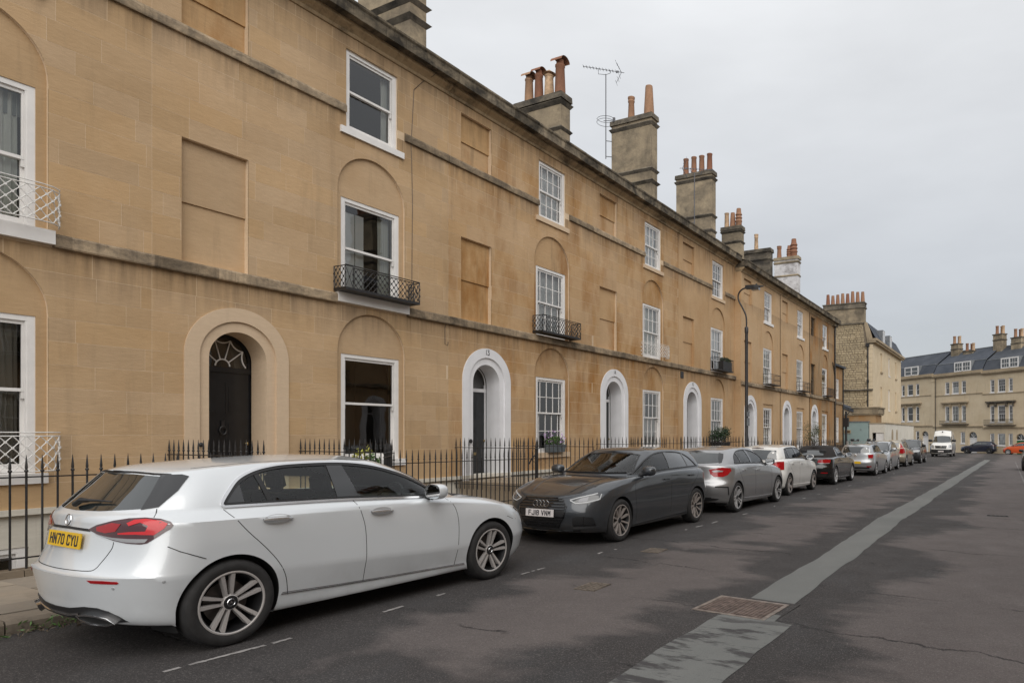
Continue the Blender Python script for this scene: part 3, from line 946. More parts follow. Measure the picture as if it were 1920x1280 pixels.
    if door == 'door_black':
        k.tube([(-.505, .12 * math.cos(a), cz + .12 * math.sin(a)) for a in [math.pi * i / 12 for i in range(13)]], .013, 5)
        ends = []
        for i in range(6):
            a = math.pi * i / 5
            rr = .43 if 0 < i < 5 else .40
            p = (-.505, rr * .98 * math.cos(a), cz + (rr + .05) * math.sin(a)); ends.append(p)
            if 0 < i < 5: k.tube([(-.505, .12 * math.cos(a), cz + .12 * math.sin(a)), p], .011, 5)
        for a, b in zip(ends, ends[1:]):
            mid = ((a[1] + b[1]) / 2 * .80, (a[2] + b[2] - 2 * cz) / 2 * .80 + cz)
            k.tube([(-.505, (1 - t) ** 2 * a[1] + 2 * t * (1 - t) * mid[0] + t * t * b[1], (1 - t) ** 2 * a[2] + 2 * t * (1 - t) * mid[1] + t * t * b[2]) for t in [j / 8 for j in range(9)]], .012, 5)
    else:
        k.tube([(-.505, 0, cz - .02), (-.505, 0, 3.34)], .009, 4)
    k.build('glazing_bar', M['paint_white'], fl)
    k = MB(); k.add([(-.52, y, z) for y, z in [(.47, 2.78)] + arc_pts(0, 2.885, .47, 0, math.pi, 20) + [(-.47, 2.78)]], [tuple(range(23))]); k.build('pane', M['glass'], fl)
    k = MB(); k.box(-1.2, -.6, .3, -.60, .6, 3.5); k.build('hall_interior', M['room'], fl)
    # doorstep bridge over the basement area
    st = MB(); st.box(-.56, -.95, .30, 2.05, .95, .455); st.box(2.05, -.95, .10, 2.38, .95, .30)
    st.box(.02, -.95, -2.3, 2.0, -.75, .30); st.box(.02, .75, -2.3, 2.0, .95, .30)
    st.build('doorstep', M['slab'], h)
    # windows
    cg = win.get('cols', (1.0,)); rows = win.get('rows', (1, 1)); sg = win.get('singles', True)
    make_window('window', gw, 1.06, 3.22, cg, win.get('gmid', 2.2), rows, h, (-0.055, YW, 0), sg, win.get('g'), win.get('groom', 'room'), (0.10, 1.06, .14, 0.105), win.get('sill_mat', 'surround_stone'))
    make_window('window', fw, 4.42, 6.37, cg, win.get('fmid', 5.37), rows, h, (-0.055, YW, 0), sg, win.get('f'), win.get('froom', 'room'), (0.16, 4.42, .19, 0.15) if win.get('sill1') else None, win.get('sill_mat', 'surround_stone'))
    make_window('window', .62, 7.76, 9.37, cg, win.get('tmid', 8.56), rows, h, (-0.03, YW, 0), sg, win.get('t'), win.get('troom', 'room'), (0.14, 7.76, .13, 0.08), win.get('sill_mat', 'surround_stone'))
    # basement window
    make_window('basement_window', .60, -1.18, 0.06, (1.0,), -.5, (1, 1), h, (-0.03, YW, 0), False, None, 'room')
    # balcony
    kind = win.get('balcony')
    if kind:
        q = MB()
        if kind == 'lattice_black':
            y0_, y1_, x_ = YW - .90, YW + .90, .36
            lattice(q, (.02, y0_, 0), (1, 0, 0), x_ - .02, 4.47, 4.90, .11, .145)
            lattice(q, (x_, y0_, 0), (0, 1, 0), .17, 4.47, 4.90, .17, .43, frame=True)
            lattice(q, (x_, y0_ + .17, 0), (0, 1, 0), 1.46, 4.47, 4.87, .115, .14)
            lattice(q, (x_, y1_ - .17, 0), (0, 1, 0), .17, 4.47, 4.90, .17, .43)
            lattice(q, (.02, y1_, 0), (1, 0, 0), x_ - .02, 4.47, 4.90, .11, .145)
            q.tube([(x_, y0_, 4.91), (x_, y1_, 4.91)], .011, 5)
            q.box(.0, y0_, 4.425, x_ + .01, y1_, 4.468)
            q.build('balcony', M['iron'], h)
        elif kind == 'lattice_white':
            pr = [(.02, YW - .92)] + [(.02 + .30 * math.sin(t), YW - .92 + .30 * (1 - math.cos(t))) for t in (.5, 1.0, 1.57)] + [(.32, YW + .62)] + [(.02 + .30 * math.cos(t), YW + .62 + .30 * math.sin(t)) for t in (.5, 1.0, 1.57)]
            for (zb, zt) in win.get('lat_z', ((4.47, 4.92),)):
                q = MB()
                for a, b in zip(pr, pr[1:]):
                    L_ = math.hypot(b[0] - a[0], b[1] - a[1])
                    lattice(q, (a[0], a[1], 0), (b[0] - a[0], b[1] - a[1], 0), L_, zb, zt - .05, L_ if L_ < .3 else .145, .135, r=.006, ends=False, rf=.008)
                q.tube([(a[0], a[1], zt) for a in pr], .008, 5); q.tube([(a[0], a[1], zt - .05) for a in pr], .007, 5)
                q.build('balcony' if zb > 3 else 'window_guard', M['iron_white'], h)
        else:
            y0_, y1_, x_ = YW - .86, YW + .86, .40
            pts = [(.02, y0_), (x_, y0_), (x_, y1_), (.02, y1_)]
            for z in (4.46, 4.98): q.tube([(a, b, z) for a, b in pts], .011, 4)
            if kind == 'grid': q.tube([(a, b, 4.72) for a, b in pts], .009, 4)
            for a, b in zip(pts, pts[1:]):
                L_ = math.hypot(b[0] - a[0], b[1] - a[1]); k_ = max(2, round(L_ / (.11 if kind != 'grid' else .2)))
                for i in range(k_ + 1):
                    t = i / k_
                    q.tube([(a[0] + (b[0] - a[0]) * t, a[1] + (b[1] - a[1]) * t, 4.44), (a[0] + (b[0] - a[0]) * t, a[1] + (b[1] - a[1]) * t, 5.0)], .008, 4)
            q.box(.0, y0_, 4.42, x_ + .02, y1_, 4.445)
            q.build('balcony', M['iron'], h)
    return h

def chimney(h, yb, xs, z0, z1, th, bands, pots, mat='chimney', cap='chimney_dark'):
    """stack along x (perpendicular to the street): xs=(front,back); yb=near face"""
    q = MB(); xf, xb = xs
    q.box(xb, yb, z0, xf, yb + th, z1 - .2)
    st = q.build('chimney_stack', M[mat], h)
    b = MB()
    for (z, hgt, pr) in bands:
        b.add([(xb - .01, yb - .01, z - hgt), (xf + .01, yb - .01, z - hgt), (xf + .01, yb + th + .01, z - hgt), (xb - .01, yb + th + .01, z - hgt),
               (xb - pr, yb - pr, z), (xf + pr, yb - pr, z), (xf + pr, yb + th + pr, z), (xb - pr, yb + th + pr, z),
               (xb - .005, yb - .005, z + .07), (xf + .005, yb - .005, z + .07), (xf + .005, yb + th + .005, z + .07), (xb - .005, yb + th + .005, z + .07)],
              [(0, 3, 2, 1)] + [(i, (i + 1) % 4, 4 + (i + 1) % 4, 4 + i) for i in range(4)] + [(4 + i, 4 + (i + 1) % 4, 8 + (i + 1) % 4, 8 + i) for i in range(4)] + [(8, 9, 10, 11)])
    b.add([(xb - .06, yb - .06, z1 - .2), (xf + .06, yb - .06, z1 - .2), (xf + .06, yb + th + .06, z1 - .2), (xb - .06, yb + th + .06, z1 - .2),
           (xb - .05, yb - .05, z1), (xf + .05, yb - .05, z1), (xf + .05, yb + th + .05, z1), (xb - .05, yb + th + .05, z1)],
          [(0, 3, 2, 1), (4, 5, 6, 7)] + [(i, (i + 1) % 4, 4 + (i + 1) % 4, 4 + i) for i in range(4)])
    b.build('coping', M[cap], st)
    for p in pots:
        x, hh, r, kind = p[:4]
        pm = p[4] if len(p) > 4 else 'terracotta'
        q = MB(); c = (x, yb + th / 2, z1 - .02)
        if kind == 'plain': prof = [(r * 1.25, 0), (r * 1.1, hh * .15), (r * .95, hh * .9), (r * 1.08, hh * .93), (r * 1.08, hh), (r * .8, hh), (r * .75, hh * .5)]
        elif kind == 'taper': prof = [(r * 1.35, 0), (r * 1.3, hh * .2), (r * .95, hh * .97), (r * .9, hh), (r * .7, hh), (r * .7, hh * .5)]
        elif kind == 'band': prof = [(r * 1.25, 0), (r * 1.0, hh * .76), (r * 1.18, hh * .79), (r * 1.18, hh * .85), (r * 1.05, hh * .87), (r * 1.25, hh * .94), (r * 1.25, hh), (r * .8, hh), (r * .75, hh * .5)]
        elif kind == 'louvre': prof = [(r * 1.3, 0), (r * 1.25, hh * .25), (r * 1.5, hh * .3), (r * 1.15, hh * .42), (r * 1.5, hh * .48), (r * 1.1, hh * .6), (r * 1.45, hh * .66), (r * 1.05, hh * .78), (r * .9, hh), (r * .7, hh), (r * .7, hh * .5)]
        else: prof = [(r * 1.25, 0), (r * 1.0, hh * .8), (r * 1.12, hh * .82), (r * 1.1, hh * .86), (r * .85, hh * .88), (r * .8, hh)]
        q.lathe(prof, 14, c)
        if kind == 'hood':
            pts = []
            L_ = r * 1.55
            vs = []; fs = []
            for i in range(9):
                a = math.pi * i / 8
                for s in (-1, 1):
                    vs.append((c[0] + s * L_, c[1] + r * 1.5 * math.cos(a), c[2] + hh * .93 + r * 1.15 * math.sin(a)))
            for i in range(8): fs.append((2 * i, 2 * i + 2, 2 * i + 3, 2 * i + 1))
            q.add(vs, fs)
        if kind == 'cone':
            q.lathe([(r * 1.6, hh * .92), (0.01, hh * 1.08)], 14, c)
        q.build('chimney_pot', M[pm], st, smooth=40)
    return st

CL = (1.0,)
ML = (.105, .263, .263, .263, .106)
HOUSE = {}
HOUSE[11] = build_house(0.74, 12.0, 0, 11, 'ashlar_clean', 'nearest stone house at left edge with white bowed lattice guards at its windows', True, surround='surround_stone', door='door_black',
    win=dict(cols=CL, rows=(1, 1), sill1=True, sill_mat='paint_white', balcony='lattice_white', lat_z=((4.47, 4.97), (1.1, 1.62)),
             f=[('blind', 5.97, 'blind_grey'), ('drape', -.05, .58, 'curtain', 7)], g=[('drape', .05, .58, 'curtain_dim', 6, .16)]))
HOUSE[12] = build_house(6.76, 12.0, 0, 12, 'ashlar_clean', 'stone terraced house with bare stone door arch and black door with spider-web fanlight', True, surround='surround_stone', door='door_black',
    win=dict(cols=CL, rows=(1, 1), sill1=True, sill_mat='paint_white', balcony='lattice_black', gmid=2.22,
             f=[('shutter', -.62, .20, 3, 6.16), ('drape', .32, .60, 'curtain', 5)], t=[('drape', .38, .56, 'curtain', 3)]))
HOUSE[13] = build_house(12.79, 12.0, 0, 13, 'ashlar_ochre', 'stone terraced house with white door arch numbered 13', True, number='13',
    win=dict(cols=ML, rows=(2, 2), balcony='lattice_black', f=[('blind', 4.45, 'blind')], t=[('blind', 7.8, 'blind')]))
HOUSE[14] = build_house(18.80, 12.0, 0, 14, 'ashlar_ochre', 'stone terraced house with white door arch numbered 14 and white lattice balcony', True, number='14',
    win=dict(cols=ML, rows=(2, 2), balcony='lattice_white', f=[('drape', -.6, .6, 'curtain', 9)], t=[('blind', 7.8, 'blind')], g=[('half', 2.2, 'blind')]))
HOUSE[15] = build_house(24.84, 12.0, 0, 15, 'ashlar_far', 'stone terraced house with dark planter on its first floor balcony, white arch numbered 15', False, number='15',
    win=dict(cols=ML, rows=(2, 2), singles=False, balcony='bars', f=[('blind', 5.2, 'blind')]))
D2 = 11.68
HOUSE[16] = build_house(30.82, D2, -0.25, 16, 'ashlar_group2', 'stone terraced house whose white door arch stands behind the tall lamp post', False, second_group=True, no_string2=True,
    win=dict(cols=ML, rows=(2, 2), singles=False, balcony='grid', sill_mat='paint_white', f=[('drape', -.6, .6, 'curtain', 9)], g=[('half', 2.2, 'blind')]))
HOUSE[17] = build_house(36.75, D2, -0.25, 17, 'ashlar_group2', 'stone terraced house with small olive tree before its white door arch', False, second_group=True, no_string2=True,
    win=dict(cols=ML, rows=(2, 2), singles=False, balcony='grid', sill_mat='paint_white', f=[('drape', -.6, .6, 'curtain', 9)]))
HOUSE[18] = build_house(42.66, D2, -0.25, 18, 'ashlar_stained', 'last house of the terrace, heavily blackened and orange stained stone', False, second_group=True, no_string2=True, real_blind=True,
    win=dict(cols=CL, rows=(1, 1), singles=False, balcony='bars', sill_mat='paint_white', f=[('half', 5.6, 'blind')], g=[('blind', 1.2, 'blind')]))

BANDS = lambda a, b: ((a, .10, .09), (b, .10, .10))
chimney(HOUSE[12], 11.42 - 6.76, (-1.2, -3.1), 9.9, 13.6, .5, ((11.86, .10, .10), (12.28, .10, .10), (13.3, .12, .1)), [(-1.6, .9, .14, 'plain'), (-2.4, .9, .14, 'plain')], mat='chimney')
chimney(HOUSE[13], 17.44 - 12.79, (-1.2, -3.1), 9.9, 12.78, .5, ((11.62, .08, .07), (12.50, .12, .09)), [(-2.72, 1.02, .13, 'hood'), (-2.3, 1.08, .13, 'hood'), (-1.87, .93, .14, 'cone', 'terracotta_pale'), (-1.42, 1.2, .15, 'hood')], mat='chimney', cap='chimney_dark')
chimney(HOUSE[14], 23.46 - 18.80, (-1.2, -3.12), 9.9, 14.72, .5, ((11.95, .10, .11), (12.45, .10, .08), (14.35, .12, .09)), [(-2.3, .98, .12, 'band'), (-1.45, 1.25, .16, 'taper')], mat='chimney')
chimney(HOUSE[15], 29.48 - 24.84, (-1.2, -3.15), 9.9, 14.55, .5, ((11.6, .10, .06), (12.35, .10, .08), (14.2, .12, .09)), [(-2.72, .88, .13, 'plain'), (-2.28, .9, .13, 'plain'), (-1.85, .88, .13, 'plain'), (-1.42, .9, .13, 'plain')], mat='chimney')
# ------------------------------------------------------------------ cars: plan rings lofted into a body, panels laid on it
def pchip(xs, ys):
    pr = sorted(zip(xs, ys)); kp = [pr[0]]
    for a in pr[1:]:
        if a[0] - kp[-1][0] > 0.02: kp.append(a)
    xs = np.array([a[0] for a in kp], float); ys = np.array([a[1] for a in kp], float)
    n = len(xs)
    if n == 1: return lambda q: np.full(np.shape(q), ys[0])
    h = np.diff(xs); d = np.diff(ys) / h
    m = np.zeros(n)
    if n == 2: m[:] = d[0]
    else:
        for i in range(1, n - 1):
            if d[i - 1] * d[i] > 0:
                w1, w2 = 2 * h[i] + h[i - 1], h[i] + 2 * h[i - 1]
                m[i] = (w1 + w2) / (w1 / d[i - 1] + w2 / d[i])
        m[0] = ((2 * h[0] + h[1]) * d[0] - h[0] * d[1]) / (h[0] + h[1])
        if m[0] * d[0] <= 0: m[0] = 0
        elif abs(m[0]) > 3 * abs(d[0]): m[0] = 3 * d[0]
        m[-1] = ((2 * h[-1] + h[-2]) * d[-1] - h[-1] * d[-2]) / (h[-1] + h[-2])
        if m[-1] * d[-1] <= 0: m[-1] = 0
        elif abs(m[-1]) > 3 * abs(d[-1]): m[-1] = 3 * d[-1]
    def f(q):
        q = np.clip(np.asarray(q, float), xs[0], xs[-1])
        i = np.clip(np.searchsorted(xs, q, side='right') - 1, 0, n - 2)
        t = (q - xs[i]) / h[i]
        return ((1 + 2 * t) * (1 - t) ** 2) * ys[i] + (t * (1 - t) ** 2) * h[i] * m[i] + (t * t * (3 - 2 * t)) * ys[i + 1] + (t * t * (t - 1)) * h[i] * m[i + 1]
    return f

def plan_ring(r, NR, NS, NF):
    """half ring (y>=0) from rear centre to front centre"""
    xr, xf, w, dr, df = r['xr'], r['xf'], r['w'], r['dr'], r['df']
    nr_, nf_ = r.get('nr', 2.6), r.get('nf', 2.6)
    def arc(n_, k):
        ph = np.linspace(0, math.pi / 2, 400)
        a = 1 - np.cos(ph) ** (2 / n_); b = np.sin(ph) ** (2 / n_)
        return a, b
    def res(px, py, k):
        s = np.concatenate([[0], np.cumsum(np.hypot(np.diff(px), np.diff(py)))])
        q = np.linspace(0, s[-1], k + 1)
        return np.interp(q, s, px), np.interp(q, s, py)
    a, b = arc(nr_, NR); rx, ry = res(xr + dr * a, w * b, NR)
    a, b = arc(nf_, NF); fx, fy = res(xf - df * a, w * b, NF)
    sx = np.linspace(xr + dr, xf - df, NS + 1)[1:-1]
    x = np.concatenate([rx, sx, fx[::-1]]); y = np.concatenate([ry, np.full(len(sx), w), fy[::-1]])
    if 'wp' in r:
        f = pchip(*zip(*r['wp'])); y = y * f(x)
    z = pchip(*zip(*r['z']))(x)
    if 'bow' in r: x = x
    return np.stack([x, y, z], 1)

def in_poly(px, py, poly):
    inside = np.zeros(px.shape, bool)
    n = len(poly)
    for i in range(n):
        x0, y0 = poly[i]; x1, y1 = poly[(i + 1) % n]
        c = ((y0 > py) != (y1 > py))
        with np.errstate(divide='ignore', invalid='ignore'):
            xi = (x1 - x0) * (py - y0) / (y1 - y0 if y1 != y0 else 1e-12) + x0
        inside ^= c & (px < xi)
    return inside

def smooth_poly(pts, n=6, closed=True):
    """Catmull-Rom through pts; a point given as (x,z,1) stays a corner"""
    P = [np.array(p[:2], float) for p in pts]; C = [len(p) > 2 for p in pts]
    out = []; N = len(P)
    rng = range(N if closed else N - 1)
    for i in rng:
        p0, p1, p2, p3 = P[i - 1] if (closed or i > 0) else P[i], P[i], P[(i + 1) % N], P[(i + 2) % N] if (closed or i + 2 < N) else P[(i + 1) % N]
        t1 = (p2 - p0) / 2 if not C[i] else (p2 - p1)
        t2 = (p3 - p1) / 2 if not C[(i + 1) % N] else (p2 - p1)
        for k in range(n):
            t = k / n
            out.append(tuple((2 * t ** 3 - 3 * t ** 2 + 1) * p1 + (t ** 3 - 2 * t ** 2 + t) * t1 + (-2 * t ** 3 + 3 * t ** 2) * p2 + (t ** 3 - t ** 2) * t2))
    if not closed: out.append(tuple(P[-1]))
    return out

class Car:
    def __init__(self, spec, root, res=1.0):
        self.s = spec; self.root = root
        NR, NS, NF = int(26 * res), int(130 * res), int(34 * res)
        rings = [plan_ring(r, NR, NS, NF) for r in spec['rings']]
        # ridge (roof centre line)
        rail = rings[-1]
        rf = pchip(*zip(*spec['ridge']))
        x0, x1 = spec['ridge'][0][0], spec['ridge'][-1][0]
        rx = x0 + (rail[:, 0] - rail[:, 0].min()) / (rail[:, 0].max() - rail[:, 0].min()) * (x1 - x0)
        ridge = np.stack([rx, np.zeros(len(rx)), rf(rx)], 1)
        # roof rows, crowned
        rows = []
        K = len(rings)
        A = np.stack(rings)                                  # K,N,3
        d = np.sqrt(((A[1:] - A[:-1]) ** 2).sum(2)).mean(1)
        t = np.concatenate([[0], np.cumsum(np.maximum(d, .01))])
        tt = []
        for k in range(K - 1):
            n = max(2, int(round((t[k + 1] - t[k]) / 0.028 * res)))
            tt += list(t[k] + (t[k + 1] - t[k]) * np.arange(n) / n)
        tt.append(t[-1]); tt = np.array(tt)
        sharp = sorted(set([0, K - 1] + [i for i, r in enumerate(spec['rings']) if r.get('sharp')]))
        N = A.shape[1]
        B = np.zeros((len(tt), N, 3))
        for a, b in zip(sharp, sharp[1:]):
            sel = (tt >= t[a] - 1e-9) & (tt <= t[b] + 1e-9)
            for c in range(3):
                # vectorised pchip across rings, column by column
                for j in range(N):
                    B[sel, j, c] = pchip(t[a:b + 1], A[a:b + 1, j, c])(tt[sel])
        top = []
        nroof = max(5, int(9 * res))
        for i in range(1, nroof + 1):
            u = i / nroof
            k = 1 - (1 - u) ** 2 * 1.0                       # crown
            row = rail * (1 - u) + ridge * u
            row[:, 2] = rail[:, 2] + (ridge[:, 2] - rail[:, 2]) * (1 - (1 - u) ** 1.8)
            top.append(row)
        V = np.concatenate([B, np.stack(top)], 0)           # rows, N, 3
        self.nrow, self.N = V.shape[0], N
        self.V = V
        self._mesh_arrays()

    def _mesh_arrays(self):
        V = self.V; r, n = self.nrow, self.N
        half = V.reshape(-1, 3)
        idx = np.arange(r * n).reshape(r, n)
        q = np.stack([idx[:-1, :-1], idx[1:, :-1], idx[1:, 1:], idx[:-1, 1:]], -1).reshape(-1, 4)
        # left half (y>=0): orientation outward
        mir = half.copy(); mir[:, 1] *= -1
        verts = np.concatenate([half, mir])
        fl = q                                               # y>0 side
        fr = q[:, ::-1] + r * n
        self.verts = verts; self.faces = np.concatenate([fl, fr])
        self.bvh = BVHTree.FromPolygons([tuple(v) for v in verts], [tuple(f) for f in self.faces])

    def cut_circle(self, cx, cz, rad_, ymin=.45):
        v = self.verts
        sel = np.abs(v[:, 1]) > ymin
        dx, dz = v[:, 0] - cx, v[:, 2] - cz
        d = np.hypot(dx, dz)
        ins = sel & (d < rad_)
        allin = ins[self.faces].all(1)
        self.faces = self.faces[~allin]
        used = np.unique(self.faces)
        m = np.zeros(len(v), bool); m[used] = True; m &= ins
        k = rad_ / np.maximum(d, 1e-6)
        v[m, 0] = cx + dx[m] * k[m]; v[m, 2] = cz + dz[m] * k[m]
        # slide the moved vertices back on to the surface
        for i in np.where(m)[0]:
            s = 1 if v[i, 1] > 0 else -1
            h = self.bvh.ray_cast(Vector((v[i, 0], s * 2.0, v[i, 2])), Vector((0, -s, 0)))
            if h[0] is not None and abs(h[0].y) > ymin: v[i, 1] = h[0].y

    def cut_poly(self, axis, poly, cond=None):
        """remove the faces whose centre lies inside poly; axis 'side' (x,z) both sides, 'rear'/'front' (y,z), 'top' (x,y)"""
        c = self.verts[self.faces].mean(1)
        if axis == 'side': ins = in_poly(c[:, 0], c[:, 2], poly)
        elif axis in ('rear', 'front'):
            ins = in_poly(c[:, 1], c[:, 2], poly)
            ins &= (c[:, 0] < 0) if axis == 'rear' else (c[:, 0] > 0)
        if cond is not None: ins &= cond(c)
        self.faces = self.faces[~ins]

    def body(self, mat, name='body', angle=38):
        used = np.unique(self.faces)
        mp_ = -np.ones(len(self.verts), int); mp_[used] = np.arange(len(used))
        me = bpy.data.meshes.new(name)
        me.from_pydata(self.verts[used].tolist(), [], mp_[self.faces].tolist())
        bm = bmesh.new(); bm.from_mesh(me)
        bmesh.ops.remove_doubles(bm, verts=bm.verts, dist=0.0004)
        bmesh.ops.recalc_face_normals(bm, faces=bm.faces)
        bm.to_mesh(me); bm.free()
        me.materials.append(mat)
        smooth_mesh(me, angle)
        return link_mesh(name, me, self.root)

    # ---- projection
    def cast(self, d, u, z, off=0.0):
        """d: horizontal cast direction (unit, inward), u: coordinate along perp (right-hand: perp = z x d), or d='top' with (x,y)"""
        if d == 'top':
            h = self.bvh.ray_cast(Vector((u, z, 3.0)), Vector((0, 0, -1)))
        else:
            D = Vector((d[0], d[1], 0)).normalized(); P = Vector((-D.y, D.x, 0))
            h = self.bvh.ray_cast(P * u + Vector((0, 0, z)) - D * 6.0, D)
        if h[0] is None: return None
        n = h[1]
        ref = Vector((0, 0, -1)) if d == 'top' else Vector((d[0], d[1], 0))
        if n.dot(ref) > 0: n = -n
        return h[0] + n * off, n
    def side(self, s):
        return (0, -s, 0)          # from +y side: inward is -y ; perp = (s... )
    def su(self, s, x):
        return x * s               # u coordinate for a given x on side s

    def panel(self, name, d, poly, mat, off=0.003, step=0.045, parent=None, lip=0.012, smooth=30, conv=None):
        """sheet laid on the body inside the outline (list of (u,z))"""
        poly = [tuple(p[:2]) for p in poly]
        b = []
        n = len(poly)
        for i in range(n):
            a, c = np.array(poly[i]), np.array(poly[(i + 1) % n])
            L_ = np.linalg.norm(c - a); k = max(1, int(L_ / step))
            for j in range(k): b.append(tuple(a + (c - a) * j / k))
        xs = [p[0] for p in b]; zs = [p[1] for p in b]
        gx = np.arange(min(xs), max(xs), step); gz = np.arange(min(zs), max(zs), step)
        X, Z = np.meshgrid(gx, gz); X = X.ravel(); Z = Z.ravel()
        ins = in_poly(X, Z, b)
        bb = np.array(b)
        pts = []
        for x_, z_ in zip(X[ins], Z[ins]):
            if np.min((bb[:, 0] - x_) ** 2 + (bb[:, 1] - z_) ** 2) > (step * .45) ** 2: pts.append((x_, z_))
        allp = [Vector(p) for p in b] + [Vector(p) for p in pts]
        v2, e2, f2, ov, oe, of = delaunay_2d_cdt(allp, [], [list(range(len(b)))], 1, 1e-6)
        V3 = []; last = None
        for p in v2:
            h = self.cast(d, p.x, p.y, off)
            if h is None:
                h = last if last is not None else (Vector((0, 0, 0)), Vector((0, 0, 1)))
            V3.append(h); last = h
        mb = MB()
        vs = [h[0] for h in V3]; fs = [tuple(f) for f in f2]
        # orient along normals
        ff = []
        for f in fs:
            nn = (vs[f[1]] - vs[f[0]]).cross(vs[f[2]] - vs[f[0]])
            ff.append(f if nn.dot(V3[f[0]][1]) >= 0 else f[::-1])
        # rim: boundary edges pushed in
        from collections import Counter
        cnt = Counter()
        for f in ff:
            for i in range(len(f)): cnt[(f[i], f[(i + 1) % len(f)])] += 1
        low = {}
        if lip:
            for (a, c) in list(cnt):
                if (c, a) not in cnt:
                    for q in (a, c):
                        if q not in low:
                            low[q] = len(vs); vs.append(V3[q][0] - V3[q][1] * lip)
            for (a, c) in list(cnt):
                if (c, a) not in cnt: ff.append((a, low[a], low[c], c))
        mb.add(vs, ff)
        return mb.build(name, mat, parent or self.root, smooth=smooth)

    def strip(self, name, d, line, mat, w=0.006, h=0.003, parent=None, closed=False, step=0.05, taper=False, below=.004):
        """narrow ribbon along a polyline of (u,z)"""
        pts = []
        n = len(line); m_ = n if closed else n - 1
        for i in range(m_):
            a, c = np.array(line[i][:2]), np.array(line[(i + 1) % n][:2])
            L_ = np.linalg.norm(c - a); k = max(1, int(L_ / step))
            for j in range(k): pts.append(a + (c - a) * j / k)
        if not closed: pts.append(np.array(line[-1][:2]))
        P = [self.cast(d, p[0], p[1]) for p in pts]
        P = [p for p in P if p is not None]
        vs = []; fs = []
        n = len(P)
        if n < 2: return None
        for i in range(n):
            p, nn = P[i]
            q0 = P[(i - 1) % n] if (closed or i > 0) else P[i]; q1 = P[(i + 1) % n] if (closed or i < n - 1) else P[i]
            t = (q1[0] - q0[0]); t = t.normalized() if t.length > 1e-9 else Vector((1, 0, 0))
            sd = nn.cross(t).normalized() * (w / 2)
            vs += [p - sd - nn * below, p - sd * .8 + nn * h, p + sd * .8 + nn * h, p + sd - nn * below]
        for i in range(n if closed else n - 1):
            j = (i + 1) % n
            for k in range(3): fs.append((i * 4 + k, i * 4 + k + 1, j * 4 + k + 1, j * 4 + k))
        mb = MB(); mb.add(vs, fs)
        me = mb.mesh(name, mat, 40)
        bm = bmesh.new(); bm.from_mesh(me); bmesh.ops.recalc_face_normals(bm, faces=bm.faces); bm.to_mesh(me); bm.free()
        return link_mesh(name, me, parent or self.root)

